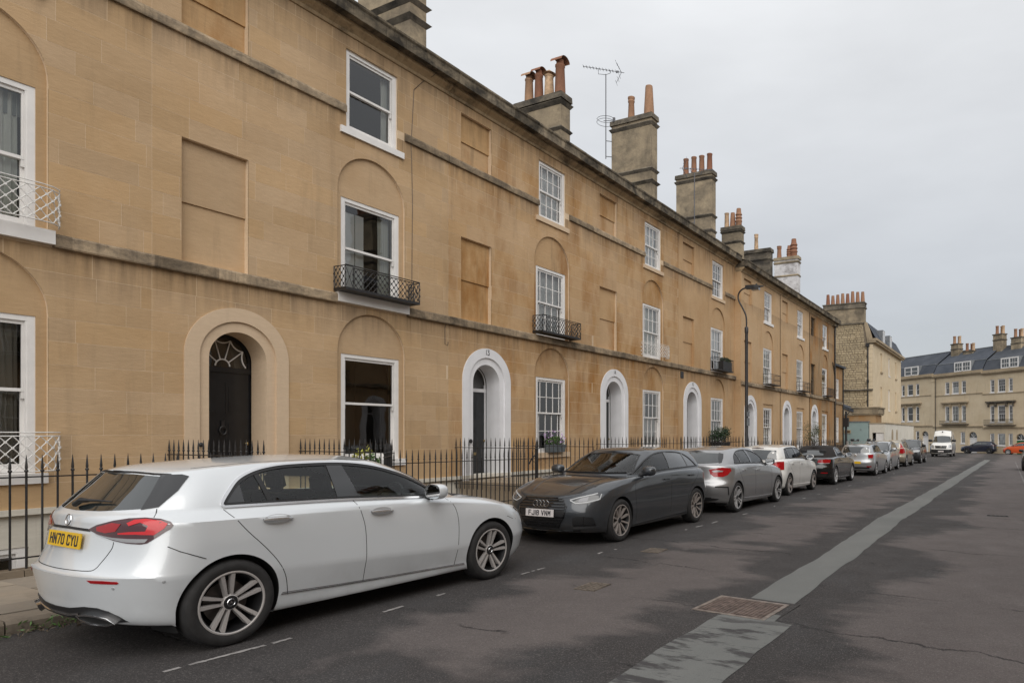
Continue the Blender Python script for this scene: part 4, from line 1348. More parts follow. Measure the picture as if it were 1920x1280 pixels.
# ------------------------------------------------------------------ wheels
WHEEL_CACHE = {}
def wheel_meshes(key, R_, rim, w, style, mats):
    """meshes in wheel space: axis y, outer face at +y"""
    if key in WHEEL_CACHE: return WHEEL_CACHE[key]
    t = MB(); hw = w / 2
    t.lathe([(rim * .96, -hw * .9), (rim + .012, -hw), (R_ - .045, -hw * 1.02), (R_ - .012, -hw * .88), (R_, -hw * .62), (R_ + .001, -hw * .2), (R_ + .001, hw * .2), (R_, hw * .62), (R_ - .012, hw * .88),
             (R_ - .03, hw * .99), (R_ - .05, hw * 1.02), (rim + .03, hw * 1.0), (rim + .012, hw * .97), (rim * .98, hw * .86)], 56, axis='y', caps=False)
    tyre = t.mesh('tyre', M['rubber'], 30)
    b = MB()
    b.lathe([(rim + .006, hw * .93), (rim - .004, hw * .96), (rim - .016, hw * .88), (rim - .03, hw * .55), (rim - .045, -hw * .5), (rim * .3, -hw * .5), (0.0, -hw * .5)], 56, axis='y', caps=False)
    barrel = b.mesh('rim', [M[mats[0]]], 30)
    s = MB()
    lipw = style.get('lip', .016)
    s.lathe([(rim + .008, hw * .90), (rim + .007, hw * .965), (rim - .002, hw * .985), (rim - lipw, hw * .94), (rim - lipw, hw * .7)], 56, axis='y', caps=False)
    n = style['n']; hub = style.get('hub', .055)
    dish = style.get('dish', .02)
    for i in range(n):
        a0 = 2 * math.pi * i / n + style.get('rot', 0)
        for k in ([-1, 1] if style.get('twin') else [0]):
            i0, i1 = style['win'], style['wout']
            sp0, sp1 = style.get('gap_in', 0), style.get('gap_out', 0)
            r0, r1 = hub * .8, rim - lipw * .6
            pts = []
            for r, wd, g in ((r0, i0, sp0), ((r0 + r1) / 2, (i0 * style.get('mid', .5) + i1 * (1 - style.get('mid', .5))), (sp0 + sp1) / 2 * style.get('gmid', 1.0)), (r1, i1, sp1)):
                pts.append((r, k * g - wd / 2, k * g + wd / 2))
            er, et = Vector((math.cos(a0), 0, math.sin(a0))), Vector((-math.sin(a0), 0, math.cos(a0)))
            vs = []
            ydep = [hw * .80 - dish, hw * .84 - dish * .3, hw * .92]
            for (r, u0, u1), yd in zip(pts, ydep):
                for (u, yy) in ((u0 - .004, yd - .035), (u0, yd), (u1, yd), (u1 + .004, yd - .035)):
                    vs.append(er * r + et * u + Vector((0, yy, 0)))
            fs = []
            for q in range(2):
                for c in range(3): fs.append((q * 4 + c, q * 4 + c + 1, (q + 1) * 4 + c + 1, (q + 1) * 4 + c))
            s.add(vs, [f[::-1] for f in fs])
    s.lathe([(hub * 1.1, hw * .55), (hub * 1.02, hw * .80 - dish), (hub * .9, hw * .84 - dish)], 24, axis='y', caps=False)
    face = s.mesh('spokes', M[mats[1]], 30)
    c = MB(); c.lathe([(hub * .92, hw * .80 - dish), (hub * .86, hw * .86 - dish), (0, hw * .88 - dish)], 20, axis='y')
    cap = c.mesh('hub_cap', M[style.get('cap', 'plastic_black')], 30)
    d = MB(); d.lathe([(rim * .68, -.005), (rim * .68, .015), (rim * .35, .018), (0, .018)], 32, axis='y', origin=(0, -hw * .15, 0))
    disc = d.mesh('brake_disc', M['disc'], 30)
    WHEEL_CACHE[key] = (tyre, barrel, face, cap, disc)
    return WHEEL_CACHE[key]

def add_wheel(root, key, x, y, R_, rim, w, style, mats, steer=0.0, logo=None, spin=0.0):
    ms = wheel_meshes(key, R_, rim, w, style, mats)
    e_ = bpy.data.objects.new('wheel', None); COL.objects.link(e_); e_.parent = root
    e_.location = (x, y, R_)
    s = 1 if y > 0 else -1
    e_.rotation_mode = 'QUATERNION'
    q = Quaternion((0, 0, 1), steer + (0 if s > 0 else math.pi)) @ Quaternion((0, 1, 0), spin)
    e_.rotation_quaternion = q
    for m_ in ms: link_mesh(m_.name.split('.')[0], m_, e_)
    if logo:
        hw = w / 2; dish = style.get('dish', .02); yl = hw * .90 - dish
        l = MB()
        if logo == 'star':
            l.lathe([(.027, yl - .004), (.030, yl), (.027, yl + .003), (.025, yl)], 24, axis='y', closed=True)
            for i in range(3):
                a = math.pi / 2 + i * 2 * math.pi / 3
                p = Vector((math.cos(a), 0, math.sin(a))); tt_ = Vector((-math.sin(a), 0, math.cos(a)))
                l.add([Vector((0, yl, 0)) + tt_ * .005, Vector((0, yl, 0)) - tt_ * .005, p * .026 + Vector((0, yl, 0))], [(0, 1, 2), (0, 2, 1)])
        else:
            l.lathe([(.018, yl - .003), (.021, yl), (.018, yl + .002), (.016, yl)], 20, axis='y', closed=True)
        l.build('wheel_emblem', M['chrome'], e_)
    return e_

def arch_liner(car, cx, cz, r, y_in=.48, name='wheel_arch'):
    for s in (-1, 1):
        mb = MB(); vs = []; fs = []
        n = 28
        yo = []
        for i in range(n + 1):
            a = -0.15 * math.pi + 1.30 * math.pi * i / n
            px, pz = cx + r * math.cos(a), cz + r * math.sin(a)
            h = car.bvh.ray_cast(Vector((px, s * 2.0, pz)), Vector((0, -s, 0)))
            y = abs(h[0].y) if h[0] is not None and abs(h[0].y) > .45 else .80
            vs += [(px, s * (y - .002), pz), (cx + (r + .012) * math.cos(a), s * (y - .03), cz + (r + .012) * math.sin(a)), (cx + (r + .03) * math.cos(a), s * y_in, cz + (r + .03) * math.sin(a))]
        for i in range(n):
            for k in range(2):
                f = (i * 3 + k, i * 3 + k + 1, (i + 1) * 3 + k + 1, (i + 1) * 3 + k)
                fs.append(f)
        b = len(vs); vs.append((cx, s * y_in, cz))
        for i in range(n): fs.append((i * 3 + 2, b, (i + 1) * 3 + 2))
        mb.add(vs, fs); mb.build(name, M['wheel_well'], car.root, smooth=40)

def lathe_dir(mb, c, n, prof, seg=20):
    n = Vector(n).normalized(); a, b = frame_from(n); c = Vector(c)
    vs = []; fs = []
    for r, h in prof:
        for k in range(seg):
            t = 2 * math.pi * k / seg
            vs.append(c + n * h + a * (r * math.cos(t)) + b * (r * math.sin(t)))
    for i in range(len(prof) - 1):
        for k in range(seg):
            k2 = (k + 1) % seg
            fs.append((i * seg + k, i * seg + k2, (i + 1) * seg + k2, (i + 1) * seg + k))
    mb.add(vs, fs)

def mirror(car, s, x, z, mat, y_extra=0.0, size=1.0, cap_mat=None, name='door_mirror'):
    """door mirror: shell, foot, glass"""
    h = car.cast(car.side(s), car.su(s, x), z)
    if h is None: return
    p = h[0]
    mb = MB()
    c = Vector((p.x - .02, p.y + s * .15 * size, p.z + .075 * size))
    prof = [(0.0, 0.115), (.05, .11), (.075, .08), (.088, .03), (.085, -.03), (.08, -.055)]
    vs = []; fs = []; seg = 18
    for r, hx in prof:
        for k in range(seg):
            t = 2 * math.pi * k / seg
            ce, se = math.cos(t), math.sin(t)
            yy = math.copysign(abs(ce) ** .7, ce) * r * 1.35; zz = math.copysign(abs(se) ** .75, se) * r * .92
            vs.append((c.x + hx * size * .85, c.y + yy * size, c.z + zz * size))
    for i in range(len(prof) - 1):
        for k in range(seg):
            k2 = (k + 1) % seg
            fs.append((i * seg + k, i * seg + k2, (i + 1) * seg + k2, (i + 1) * seg + k))
    mb.add(vs, fs)
    o = mb.build(name, mat, car.root, smooth=50)
    g = MB(); n0 = (len(prof) - 1) * seg
    g.add([(vs[n0 + k][0] + .004, c.y + (vs[n0 + k][1] - c.y) * .97, c.z + (vs[n0 + k][2] - c.z) * .97) for k in range(seg)], [tuple(range(seg))])
    g.build('mirror_glass', M['mirror_glass'], o)
    f = MB(); f.tube([p + Vector((0, -s * .02, -.0)), p + Vector((-.01, s * .05, .02)), c + Vector((0, -s * .05 * size, -.06 * size))], [.035, .03, .03], 8)
    f.build('mirror_foot', M['plastic_black'], o, smooth=50)
    return o

def seat(root, x, y, z=.32, mat='seat', hb=.62):
    mb = MB()
    mb.obox((x + .05, y, z + .06), (.25, 0, 0), (0, .24, 0), (0, 0, .09))
    bk = Vector((-.22, 0, .975)).normalized()
    mb.obox(Vector((x - .22, y, z + .12)) + bk * hb * .5, bk.cross(Vector((0, 1, 0))) * .06, (0, .23, 0), bk * hb * .5)
    hp = Vector((x - .22, y, z + .12)) + bk * (hb + .13)
    mb.obox(hp, bk.cross(Vector((0, 1, 0))) * .045, (0, .13, 0), bk * .095)
    me = mb.mesh('seat', M[mat])
    bm = bmesh.new(); bm.from_mesh(me)
    bmesh.ops.bevel(bm, geom=list(bm.edges), offset=.035, segments=3, affect='EDGES', clamp_overlap=True)
    bm.to_mesh(me); bm.free(); smooth_mesh(me, 60)
    return link_mesh('seat', me, root)

def interior(car, belt=.86, xr=-1.7, xf=.75, w=.66, driver=-.36, rows=(.05, -.85), steer=True):
    mb = MB()
    mb.box(xr, -w, .25, xf + .2, w, .30); mb.box(xr, -w, .30, xr + .05, w, belt)
    mb.box(xr, w, .30, xf, w + .04, belt - .02); mb.box(xr, -w - .04, .30, xf, -w, belt - .02)
    mb.add([(xf - .25, -w, belt - .02), (xf - .25, w, belt - .02), (xf + .42, w, belt + .03), (xf + .42, -w, belt + .03), (xf - .2, -w, .3), (xf - .2, w, .3)], [(0, 3, 2, 1), (0, 1, 5, 4)])
    mb.box(xf - .25, -w, belt - .03, xf - .05, w, belt + .01)
    o = mb.build('cabin', M['cabin'], car.root)
    for x in rows:
        for y in (-.36, .36): seat(o, x, y)
    if steer:
        t = MB()
        c = Vector((xf - .30, driver, belt + .02)); n = Vector((-.87, 0, .5))
        a, b = Vector((0, 1, 0)), n.cross(Vector((0, 1, 0)))
        t.tube([c + (a * math.cos(k * math.pi / 10) + b * math.sin(k * math.pi / 10)) * .18 for k in range(21)], .014, 6)
        t.obox(c, a * .16, b * .03, n * .015)
        t.build('steering_wheel', M['cabin'], o)
    return o

def plate(car, d, u, z, text, mat, w=.52, h=.111, tilt=0.0, off=.012, parent=None, ink='ink'):
    hh = car.cast(d, u, z)
    D = Vector((d[0], d[1], 0)).normalized(); ux = Vector((-D.y, D.x, 0)) * 1.0
    # text must read left to right seen from outside: outside viewer looks along D, right is -perp...
    ux = D.cross(Vector((0, 0, 1)))
    n = -D
    uz = Vector((0, 0, 1)) * math.cos(tilt) + D * math.sin(tilt)
    nn = ux.cross(uz)
    p = hh[0] + n * off
    mb = MB(); mb.obox(p, ux * w / 2, uz * h / 2, nn * .004)
    o = mb.build('number_plate', M[mat], parent or car.root)
    if text:
        q = MB()
        L_ = letters(MB(), text, (0, 0, 0), (1, 0, 0), (0, 0, 1), .079, .05, .011, .013)
        letters(q, text, p - ux * (L_ - .011) / 2 - uz * .0395 + nn * .0045, ux, uz, .079, .05, .011, .013, n=.001)
        q.build('plate_lettering', M[ink], o)
    return o

def paint(name, col, metal=.55, rough=.32, flake=True):
    m_ = Mat(name, rough, metal, col, 0.5, 1.0)
    n = m_.noise(3.0, (1, 1, 1), 4, .6, .3, .7, obj=True)
    # film of road dust low on the body
    t = _n(m_.nt, 'ShaderNodeTexCoord'); s = _n(m_.nt, 'ShaderNodeSeparateXYZ'); m_.L(t.outputs['Object'], s.inputs[0])
    low = m_.rng(s.outputs[2], .18, .55, 1.0, 0.0)
    dust = m_.math('MULTIPLY', m_.math('MULTIPLY', low, n), .35)
    m_.base(m_.mix(dust, col, (0.16, 0.14, 0.12)))
    m_.rough(m_.rng(dust, 0, .5, rough, .75))
    return m_.m

M['rubber'] = plain('rubber', (0.022, 0.021, 0.021), 0.75, var=.25, scale=12)
M['wheel_well'] = plain('wheel_well', (0.008, 0.008, 0.008), 0.9)
M['rim_dark'] = plain('rim_dark', (0.015, 0.015, 0.016), 0.35, metal=.3)
M['rim_silver'] = plain('rim_silver', (0.50, 0.49, 0.49), 0.35, metal=.45)
M['rim_pol'] = plain('rim_pol', (0.50, 0.475, 0.46), 0.35, metal=.35)
M['rim_bronze'] = plain('rim_bronze', (0.36, 0.32, 0.295), 0.4, metal=.35)
M['disc'] = plain('disc', (0.12, 0.11, 0.105), 0.4, metal=.8)
M['plastic_black'] = plain('plastic_black', (0.014, 0.014, 0.015), 0.45)
M['gloss_black'] = plain('gloss_black', (0.008, 0.008, 0.009), 0.08, coat=1.0)
M['chrome'] = plain('chrome', (0.80, 0.80, 0.81), 0.12, metal=1.0)
M['satin'] = plain('satin', (0.70, 0.70, 0.71), 0.25, metal=1.0)
M['mirror_glass'] = plain('mirror_glass', (0.6, 0.62, 0.64), 0.03, metal=1.0)
M['seat'] = plain('seat', (0.035, 0.036, 0.038), 0.8)
M['cabin'] = plain('cabin', (0.022, 0.022, 0.024), 0.7)
M['carglass'] = glass_mat('carglass', (0.87, 0.95, 0.92), 1.05)
M['carglass_dark'] = glass_mat('carglass_dark', (0.16, 0.18, 0.18), 2.0)
M['carglass_opaque'] = plain('carglass_opaque', (0.02, 0.025, 0.026), 0.02, spec=1.0, coat=1.0)
M['lamp_red'] = plain('lamp_red', (0.36, 0.006, 0.010), 0.12, coat=.5)
M['lamp_bright'] = plain('lamp_bright', (0.60, 0.010, 0.016), 0.2, coat=.4)
M['lamp_dark'] = plain('lamp_dark', (0.055, 0.004, 0.007), 0.06, coat=1.0)
M['lamp_clear'] = plain('lamp_clear', (0.36, 0.36, 0.37), 0.25, metal=.3, coat=.5)
M['lamp_white'] = plain('lamp_white', (0.46, 0.47, 0.48), 0.3, coat=.4)
M['lamp_smoke'] = plain('lamp_smoke', (0.05, 0.052, 0.055), 0.05, coat=1.0)
M['plate_yellow'] = plain('plate_yellow', (0.75, 0.46, 0.02), 0.5)
M['plate_white'] = plain('plate_white', (0.66, 0.62, 0.61), 0.5)
M['shut'] = plain('shut', (0.012, 0.012, 0.013), 0.8)
M['bowl'] = paint('paint_bowl', (0.50, 0.515, 0.53), .35, .35)
M['handle_chrome'] = plain('handle_chrome', (0.74, 0.75, 0.76), 0.22, metal=.85)
# ------------------------------------------------------------------ pale silver hatchback in front
P_SILVER = paint('paint_pale_silver', (0.70, 0.73, 0.755), .18, .30)
HERO = dict(rings=[
    dict(xr=-1.95, xf=2.05, w=.70, dr=.40, df=.5, z=[(-1.95, .26), (-1.2, .19), (1.2, .17), (2.05, .20)]),
    dict(xr=-2.09, xf=2.18, w=.83, dr=.50, df=.68, nr=2.3, nf=2.3, z=[(-2.1, .29), (-1.75, .235), (-1.2, .185), (1.2, .17), (1.8, .18), (2.18, .20)]),
    dict(xr=-2.13, xf=2.30, w=.856, dr=.50, df=.70, nr=2.35, nf=2.3, z=[(-2.16, .42), (-1.7, .33), (-1.1, .28), (1.1, .26), (1.7, .28), (2.27, .30)], wp=[(-2.16, 1), (-1.0, 1.0), (-.4, .985), (.4, .985), (1.0, 1.0), (2.2, 1)], sharp=True),
    dict(xr=-2.17, xf=2.33, w=.898, dr=.52, df=.70, nr=2.35, nf=2.25, z=[(-2.19, .615), (-1.4, .575), (-.9, .525), (0, .475), (.8, .435), (1.4, .45), (2.3, .47)], wp=[(-2.2, 1), (-1.36, 1.0), (-.6, .99), (.4, .99), (1.36, 1.0), (2.2, 1)], sharp=True),
    dict(xr=-2.10, xf=2.29, w=.896, dr=.52, df=.72, nr=2.35, nf=2.2, z=[(-2.14, .70), (-1.4, .78), (0, .75), (1.4, .72), (2.26, .62)], wp=[(-2.2, 1), (-1.36, 1.0), (-.5, .985), (.4, .98), (1.36, 1.0), (2.2, 1)]),
    dict(xr=-2.055, xf=2.235, w=.882, dr=.50, df=.74, nr=2.4, nf=2.05, z=[(-2.13, .96), (-1.8, .975), (-1.4, .97), (-.5, .945), (.6, .91), (1.3, .875), (1.7, .82), (2.235, .725)], wp=[(-2.2, .985), (-1.3, 1.0), (-.5, .99), (.6, .975), (1.36, .985), (2.2, .985)], sharp=True),
    dict(xr=-2.05, xf=1.76, w=.862, dr=.52, df=.74, nr=2.4, nf=2.0, z=[(-2.1, 1.0), (-1.8, 1.015), (-1.4, 1.0), (0, .965), (.9, .945), (1.2, .935), (1.76, .875)], wp=[(-2.2, .97), (-1.6, .975), (-.9, 1.0), (.5, .985), (1.36, .935), (2.2, .94)]),
    dict(xr=-2.03, xf=1.13, w=.812, dr=.52, df=.60, nr=2.4, nf=2.0, z=[(-2.1, 1.03), (-1.8, 1.055), (-1.4, 1.05), (-.4, 1.025), (.5, .985), (.8, .975), (1.13, 1.0)], wp=[(-2.2, .94), (-1.7, .955), (-.9, 1.0), (.2, 1.0), (.75, .97), (1.2, .97)], sharp=True),
    dict(xr=-1.90, xf=.74, w=.735, dr=.46, df=.45, nr=2.4, nf=2.1, z=[(-1.97, 1.18), (-1.4, 1.21), (0, 1.19), (.4, 1.175), (.74, 1.19)], wp=[(-2, .93), (-1.5, .955), (-.8, 1.0), (.1, 1.0), (.7, .98)]),
    dict(xr=-1.79, xf=.25, w=.615, dr=.40, df=.32, nr=2.5, nf=2.3, z=[(-1.86, 1.30), (-1.4, 1.355), (-1.0, 1.388), (-.4, 1.398), (0, 1.375), (.25, 1.36)], wp=[(-2, .92), (-1.5, .95), (-.8, 1.0), (.1, 1.0), (.4, .99)], sharp=True),
], ridge=[(-1.83, 1.345), (-1.6, 1.385), (-1.1, 1.42), (-.5, 1.445), (-.1, 1.437), (.25, 1.39)])
hero = empty('parked_car', (-6.235, 4.375, G(4.375)), 0, label='pale silver hatchback parked nearest, yellow rear plate HN70 CYU', cat='car', group='cars parked along the left kerb')
def orient(o, heading):
    f = Vector((math.cos(rad(heading)), math.sin(rad(heading)), SLOPE * math.sin(rad(heading)))).normalized()
    l = Vector((-math.sin(rad(heading)), math.cos(rad(heading)), 0)); l = (l - f * l.dot(f)).normalized()
    u = f.cross(l)
    o.rotation_euler = Matrix((f, l, u)).transposed().to_euler()
orient(hero, 89.0)
WB = 1.385
hc = Car(HERO, hero, 1.0)
RA = .365
hc.cut_circle(-WB, .335, RA); hc.cut_circle(WB, .335, RA)

def uD(D, p):
    L_ = math.hypot(D[0], D[1]); return (-D[1] * p[0] + D[0] * p[1]) / L_
def dpoly(D, pts, flip=False):
    """3-D outline -> (u,z) for cast direction D; flip mirrors it to the other side"""
    return [(uD(D, (p[0], -p[1] if flip else p[1])), p[2]) for p in pts]

W_BOT = [(-1.40, 1.062), (-1.092, 1.057), (-.469, 1.043), (.092, 1.018), (.74, .985)]
W_TOP = [(-1.412, 1.09), (-1.352, 1.167), (-1.259, 1.258), (-1.143, 1.316), (-1.007, 1.352), (-.806, 1.374), (-.427, 1.380), (-.163, 1.362), (.074, 1.318), (.336, 1.23), (.561, 1.128), (.70, 1.035)]
W_OUT = smooth_poly([(*W_BOT[0], 1)] + W_BOT[1:-1] + [(*W_BOT[-1], 1)] + W_TOP[::-1], 5)
def inset(poly, d):
    P = np.array(poly); n = len(P)
    area = 0.5 * np.sum(P[:, 0] * np.roll(P[:, 1], -1) - np.roll(P[:, 0], -1) * P[:, 1])
    t = np.roll(P, -1, 0) - np.roll(P, 1, 0); t /= np.maximum(np.linalg.norm(t, axis=1, keepdims=True), 1e-9)
    nn = np.stack([-t[:, 1], t[:, 0]], 1) * (1 if area > 0 else -1)
    return [tuple(p) for p in P + nn * d]
W_IN = inset(W_OUT, .030)
hc.cut_poly('side', inset(W_OUT, .018), lambda c: np.abs(c[:, 1]) > .40)
WS = [(-.70, 1.03), (-.4, 1.015), (0, 1.012), (.4, 1.015), (.70, 1.03), (.60, 1.20), (.535, 1.335), (.3, 1.36), (0, 1.366), (-.3, 1.36), (-.535, 1.335), (-.60, 1.20)]
hc.cut_poly('front', inset(WS, .02), lambda c: (c[:, 0] > -.2) & (c[:, 0] < 1.3))
hb = hc.body(P_SILVER)
arch_liner(hc, -WB, .335, RA); arch_liner(hc, WB, .335, RA)
ST_HERO = dict(n=5, twin=True, win=.014, wout=.031, gap_in=.019, gap_out=.041, hub=.058, lip=.010, rot=math.pi / 2, dish=.015, mid=.45, gmid=.95)
for x in (-WB, WB):
    for s in (-1, 1):
        add_wheel(hero, 'hero', x, s * .785, .330, .236, .215, ST_HERO, ('rim_dark', 'rim_pol'), steer=0.0, logo='star', spin=.15 if x < 0 else -.15)
interior(hc, belt=.95, xr=-1.65, xf=.72, w=.66, driver=-.36)
FR = (-1, 0, 0); RE = (1, 0, 0)
def gband(car, poly, d, w_, mat, name):
    car.strip(name, d, inset(poly, w_ / 2 + .002), mat, w=w_, h=.004, closed=True)
for s in (-1, 1):
    d = hc.side(s); U = lambda L: [(hc.su(s, p[0]), p[1]) for p in L]
    seq = lambda L: U(L) if s > 0 else U(L)[::-1]
    def clip(a0, b0, a1, b1):
        """part of W_IN between two slanted lines given by (x at z=1.06, x at z=1.37)"""
        out_ = []
        P = W_IN + W_IN[:1]
        f = lambda p, a, b: p[0] - (a + (b - a) * (p[1] - 1.06) / .31)
        def cut(poly, a, b, sg):
            r = []
            for p, q in zip(poly, poly[1:] + poly[:1]):
                fp, fq = sg * f(p, a, b), sg * f(q, a, b)
                if fp >= 0: r.append(p)
                if fp * fq < 0:
                    t = fp / (fp - fq); r.append((p[0] + (q[0] - p[0]) * t, p[1] + (q[1] - p[1]) * t))
            return r
        return cut(cut(W_IN, a0, b0, 1), a1, b1, -1)
    hc.panel('side_window', d, U(clip(-.255, -.335, 9, 9)), M['carglass'], off=-.004, lip=0, smooth=180)
    hc.panel('side_window', d, U(clip(-1.035, -1.10, -.455, -.47)), M['carglass'], off=-.004, lip=0, smooth=180)
    hc.panel('quarter_window', d, U(clip(-9, -9, -1.065, -1.13)), M['carglass'], off=-.004, lip=0, smooth=180)
    hc.panel('door_pillar', d, U(clip(-.462, -.476, -.248, -.328)), M['gloss_black'], off=.003)
    hc.panel('door_pillar', d, U(clip(-1.07, -1.135, -1.03, -1.095)), M['plastic_black'], off=.003)
    qa = clip(-9, -9, -1.25, -1.25)
    hc.panel('quarter_trim', d, U(qa), M['gloss_black'], off=.002)
    hc.strip('window_seal', d, U(inset(W_OUT, .016)), M['plastic_black'], w=.036, h=.004, closed=True, below=.012)
    hc.strip('window_trim', d, U(W_OUT), M['satin'], w=.024, h=.010, closed=True)
    # shut lines
    hc.strip('door_seam', d, U(smooth_poly([(-1.412, 1.045), (-1.37, .982), (-1.275, .861), (-1.139, .716), (-1.037, .585), (-.973, .457), (-.943, .302)], 4, False)), M['shut'], w=.007, h=.0008)
    hc.strip('door_seam', d, U(smooth_poly([(-.315, 1.03), (-.278, .935), (-.237, .783), (-.226, .585), (-.231, .404), (-.233, .279)], 4, False)), M['shut'], w=.007, h=.0008)
    hc.strip('door_seam', d, U(smooth_poly([(.765, .965), (.85, .868), (.888, .693), (.882, .465), (.859, .25)], 4, False)), M['shut'], w=.007, h=.0008)
    hc.strip('sill_trim', d, U([(-1.00, .316), (-.49, .286), (.069, .262), (1.0, .234)]), M['satin'], w=.012, h=.006)
    hc.strip('sill_seam', d, U([(-.99, .326), (-.49, .296), (.069, .272), (1.0, .244)]), M['shut'], w=.006, h=.001)
    # bumper seam
    hc.strip('bumper_seam', d, U([(-1.80, .815), (-1.74, .775), (-1.671, .742), (-1.58, .70)]), M['shut'], w=.007, h=.003)
    hc.strip('bumper_seam', d, U([(1.62, .70), (1.72, .66), (1.80, .645)]), M['shut'], w=.006, h=.0008)
    for (hx, hz) in ((-1.045, .934), (-.055, .904)):
        h0 = hc.cast(d, hc.su(s, hx), hz)
        bowl = [(hx + .115 * math.cos(t), hz + .002 + .042 * math.sin(t)) for t in [k * math.pi / 10 for k in range(20)]]
        hc.panel('handle_recess', d, U(bowl), M['bowl'], off=.0015, lip=.004)
        q = MB(); pts = []
        for k in range(9):
            u = -1 + k / 4
            yy = s * (.012 + .026 * (1 - u ** 4))
            hh = hc.cast(d, hc.su(s, hx + u * .118), hz + .004 - u * .004)
            pts.append(hh[0] + Vector((0, yy, 0)))
        vs = []; fs = []
        for k, p in enumerate(pts):
            u = abs(-1 + k / 4); hw_ = .017 * (1 - .45 * u ** 3)
            for (dy, dz) in ((-.014, -hw_), (.006, -hw_ * .8), (.009, 0), (.006, hw_ * .8), (-.014, hw_)): vs.append(p + Vector((0, s * dy, dz)))
        for k in range(8):
            for j in range(5):
                fs.append((k * 5 + j, k * 5 + (j + 1) % 5, (k + 1) * 5 + (j + 1) % 5, (k + 1) * 5 + j))
        q.add(vs, fs)
        me = q.mesh('door_handle', M['handle_chrome'], 50)
        bm = bmesh.new(); bm.from_mesh(me); bmesh.ops.recalc_face_normals(bm, faces=bm.faces); bm.to_mesh(me); bm.free()
        link_mesh('door_handle', me, hero)
    mirror(hc, s, .545, .985, P_SILVER)
    # tail lamps wrap round the corner
    D = (.8, .6 * -s) if s > 0 else (.8, .6)
    TAIL = [(-2.045, -.277, .931), (-2.029, -.36, .966), (-1.984, -.502, 1.001), (-1.932, -.597, 1.017), (-1.871, -.683, 1.021), (-1.811, -.759, 1.01), (-1.772, -.81, .989), (-1.760, -.829, .967), (-1.779, -.825, .940), (-1.821, -.8, .905), (-1.861, -.77, .869), (-1.889, -.744, .843), (-1.914, -.712, .837), (-1.959, -.633, .844), (-1.996, -.537, .861), (-2.024, -.429, .888)]
    BR = [(-1.949, -.606, .984), (-1.917, -.637, 1.006), (-1.87, -.695, 1.011), (-1.813, -.772, .996), (-1.791, -.814, .975), (-1.809, -.805, .944), (-1.855, -.77, .9), (-1.925, -.676, .906), (-1.981, -.561, .905), (-1.980, -.557, .915), (-1.946, -.633, .924), (-1.885, -.724, .927), (-1.876, -.735, .967), (-1.905, -.687, .987), (-1.945, -.628, .966)]
    WH = [(-2.035, -.361, .905), (-2.021, -.438, .893), (-1.998, -.524, .882), (-1.95, -.642, .876), (-1.88, -.747, .873), (-1.895, -.735, .849), (-1.929, -.686, .847), (-1.968, -.61, .853), (-1.993, -.544, .865), (-2.016, -.459, .881)]
    RD = [(-2.02, -.36, .952), (-1.98, -.49, .985), (-1.955, -.56, .978), (-1.99, -.54, .925), (-2.01, -.45, .912), (-2.025, -.37, .925)]
    tl = hc.panel('tail_light', D, dpoly(D, TAIL, s > 0), M['lamp_dark'], off=.005, step=.03)
    hc.panel('lamp_lens', D, dpoly(D, BR, s > 0), M['lamp_bright'], off=.0075, step=.03, parent=tl, lip=.003)
    hc.panel('lamp_lens', D, dpoly(D, RD, s > 0), M['lamp_red'], off=.0075, step=.03, parent=tl, lip=.003)
    hc.panel('reverse_lens', D, dpoly(D, WH, s > 0), M['lamp_clear'], off=.0075, step=.03, parent=tl, lip=.003)
    # headlamps
    DF = (-.75, -.66 * s)
    HL = [(2.05, .70, .700), (2.13, .56, .665), (2.18, .42, .655), (2.21, .38, .672), (2.14, .56, .73), (2.02, .70, .752), (1.86, .80, .785), (1.80, .83, .775), (1.86, .81, .735)]
    hl = hc.panel('headlight', DF, dpoly(DF, [(p[0], p[1] * s, p[2]) for p in HL]), M['lamp_smoke'], off=.004, step=.035)
    hc.strip('light_guide', DF, dpoly(DF, [(p[0], p[1] * s, p[2]) for p in ((2.17, .44, .664), (2.08, .66, .70), (1.90, .79, .742), (1.84, .815, .772))]), M['lamp_white'], w=.014, h=.007, parent=hl)
    q = MB()
    for sx, sz, yy in ((-1.832, .571, 1), ):
        h0 = hc.cast(d, hc.su(s, sx), sz); lathe_dir(q, h0[0], h0[1], [(.011, .0), (.011, .002), (.008, .003), (0, .003)], 12)
    h0 = hc.cast((.8, -.6 * s), uD((.8, -.6 * s), (-2.049, .643 * s)), .54); lathe_dir(q, h0[0], h0[1], [(.011, 0), (.011, .002), (.008, .003), (0, .003)], 12)
    q.build('parking_sensor', M['bowl'], hero)
    # rear reflector and chrome exhaust trim
    D2_ = (.88, -.47 * s)
    RF = [(-2.122, -.455, .594), (-2.083, -.575, .595), (-2.035, -.672, .589), (-2.030, -.682, .580), (-2.038, -.67, .571), (-2.082, -.575, .572), (-2.112, -.485, .574)]
    hc.panel('reflector', D2_, dpoly(D2_, RF, s > 0), M['lamp_red'], off=.004, step=.04)
    EX = [(-2.094, -.311, .330), (-2.084, -.391, .345), (-2.059, -.486, .343), (-2.025, -.56, .322), (-1.999, -.60, .296), (-2.03, -.53, .283), (-2.058, -.40, .285), (-2.08, -.34, .30)]
    hc.panel('exhaust_trim', D2_, dpoly(D2_, [(p[0], p[1], p[2] + .004) for p in EX], s > 0), M['dark'], off=.024, step=.04, lip=.04)
    hc.strip('exhaust_rim', D2_, dpoly(D2_, [(p[0], p[1], p[2] + .004) for p in EX], s > 0), M['chrome'], w=.016, h=.034, closed=True, below=.01)
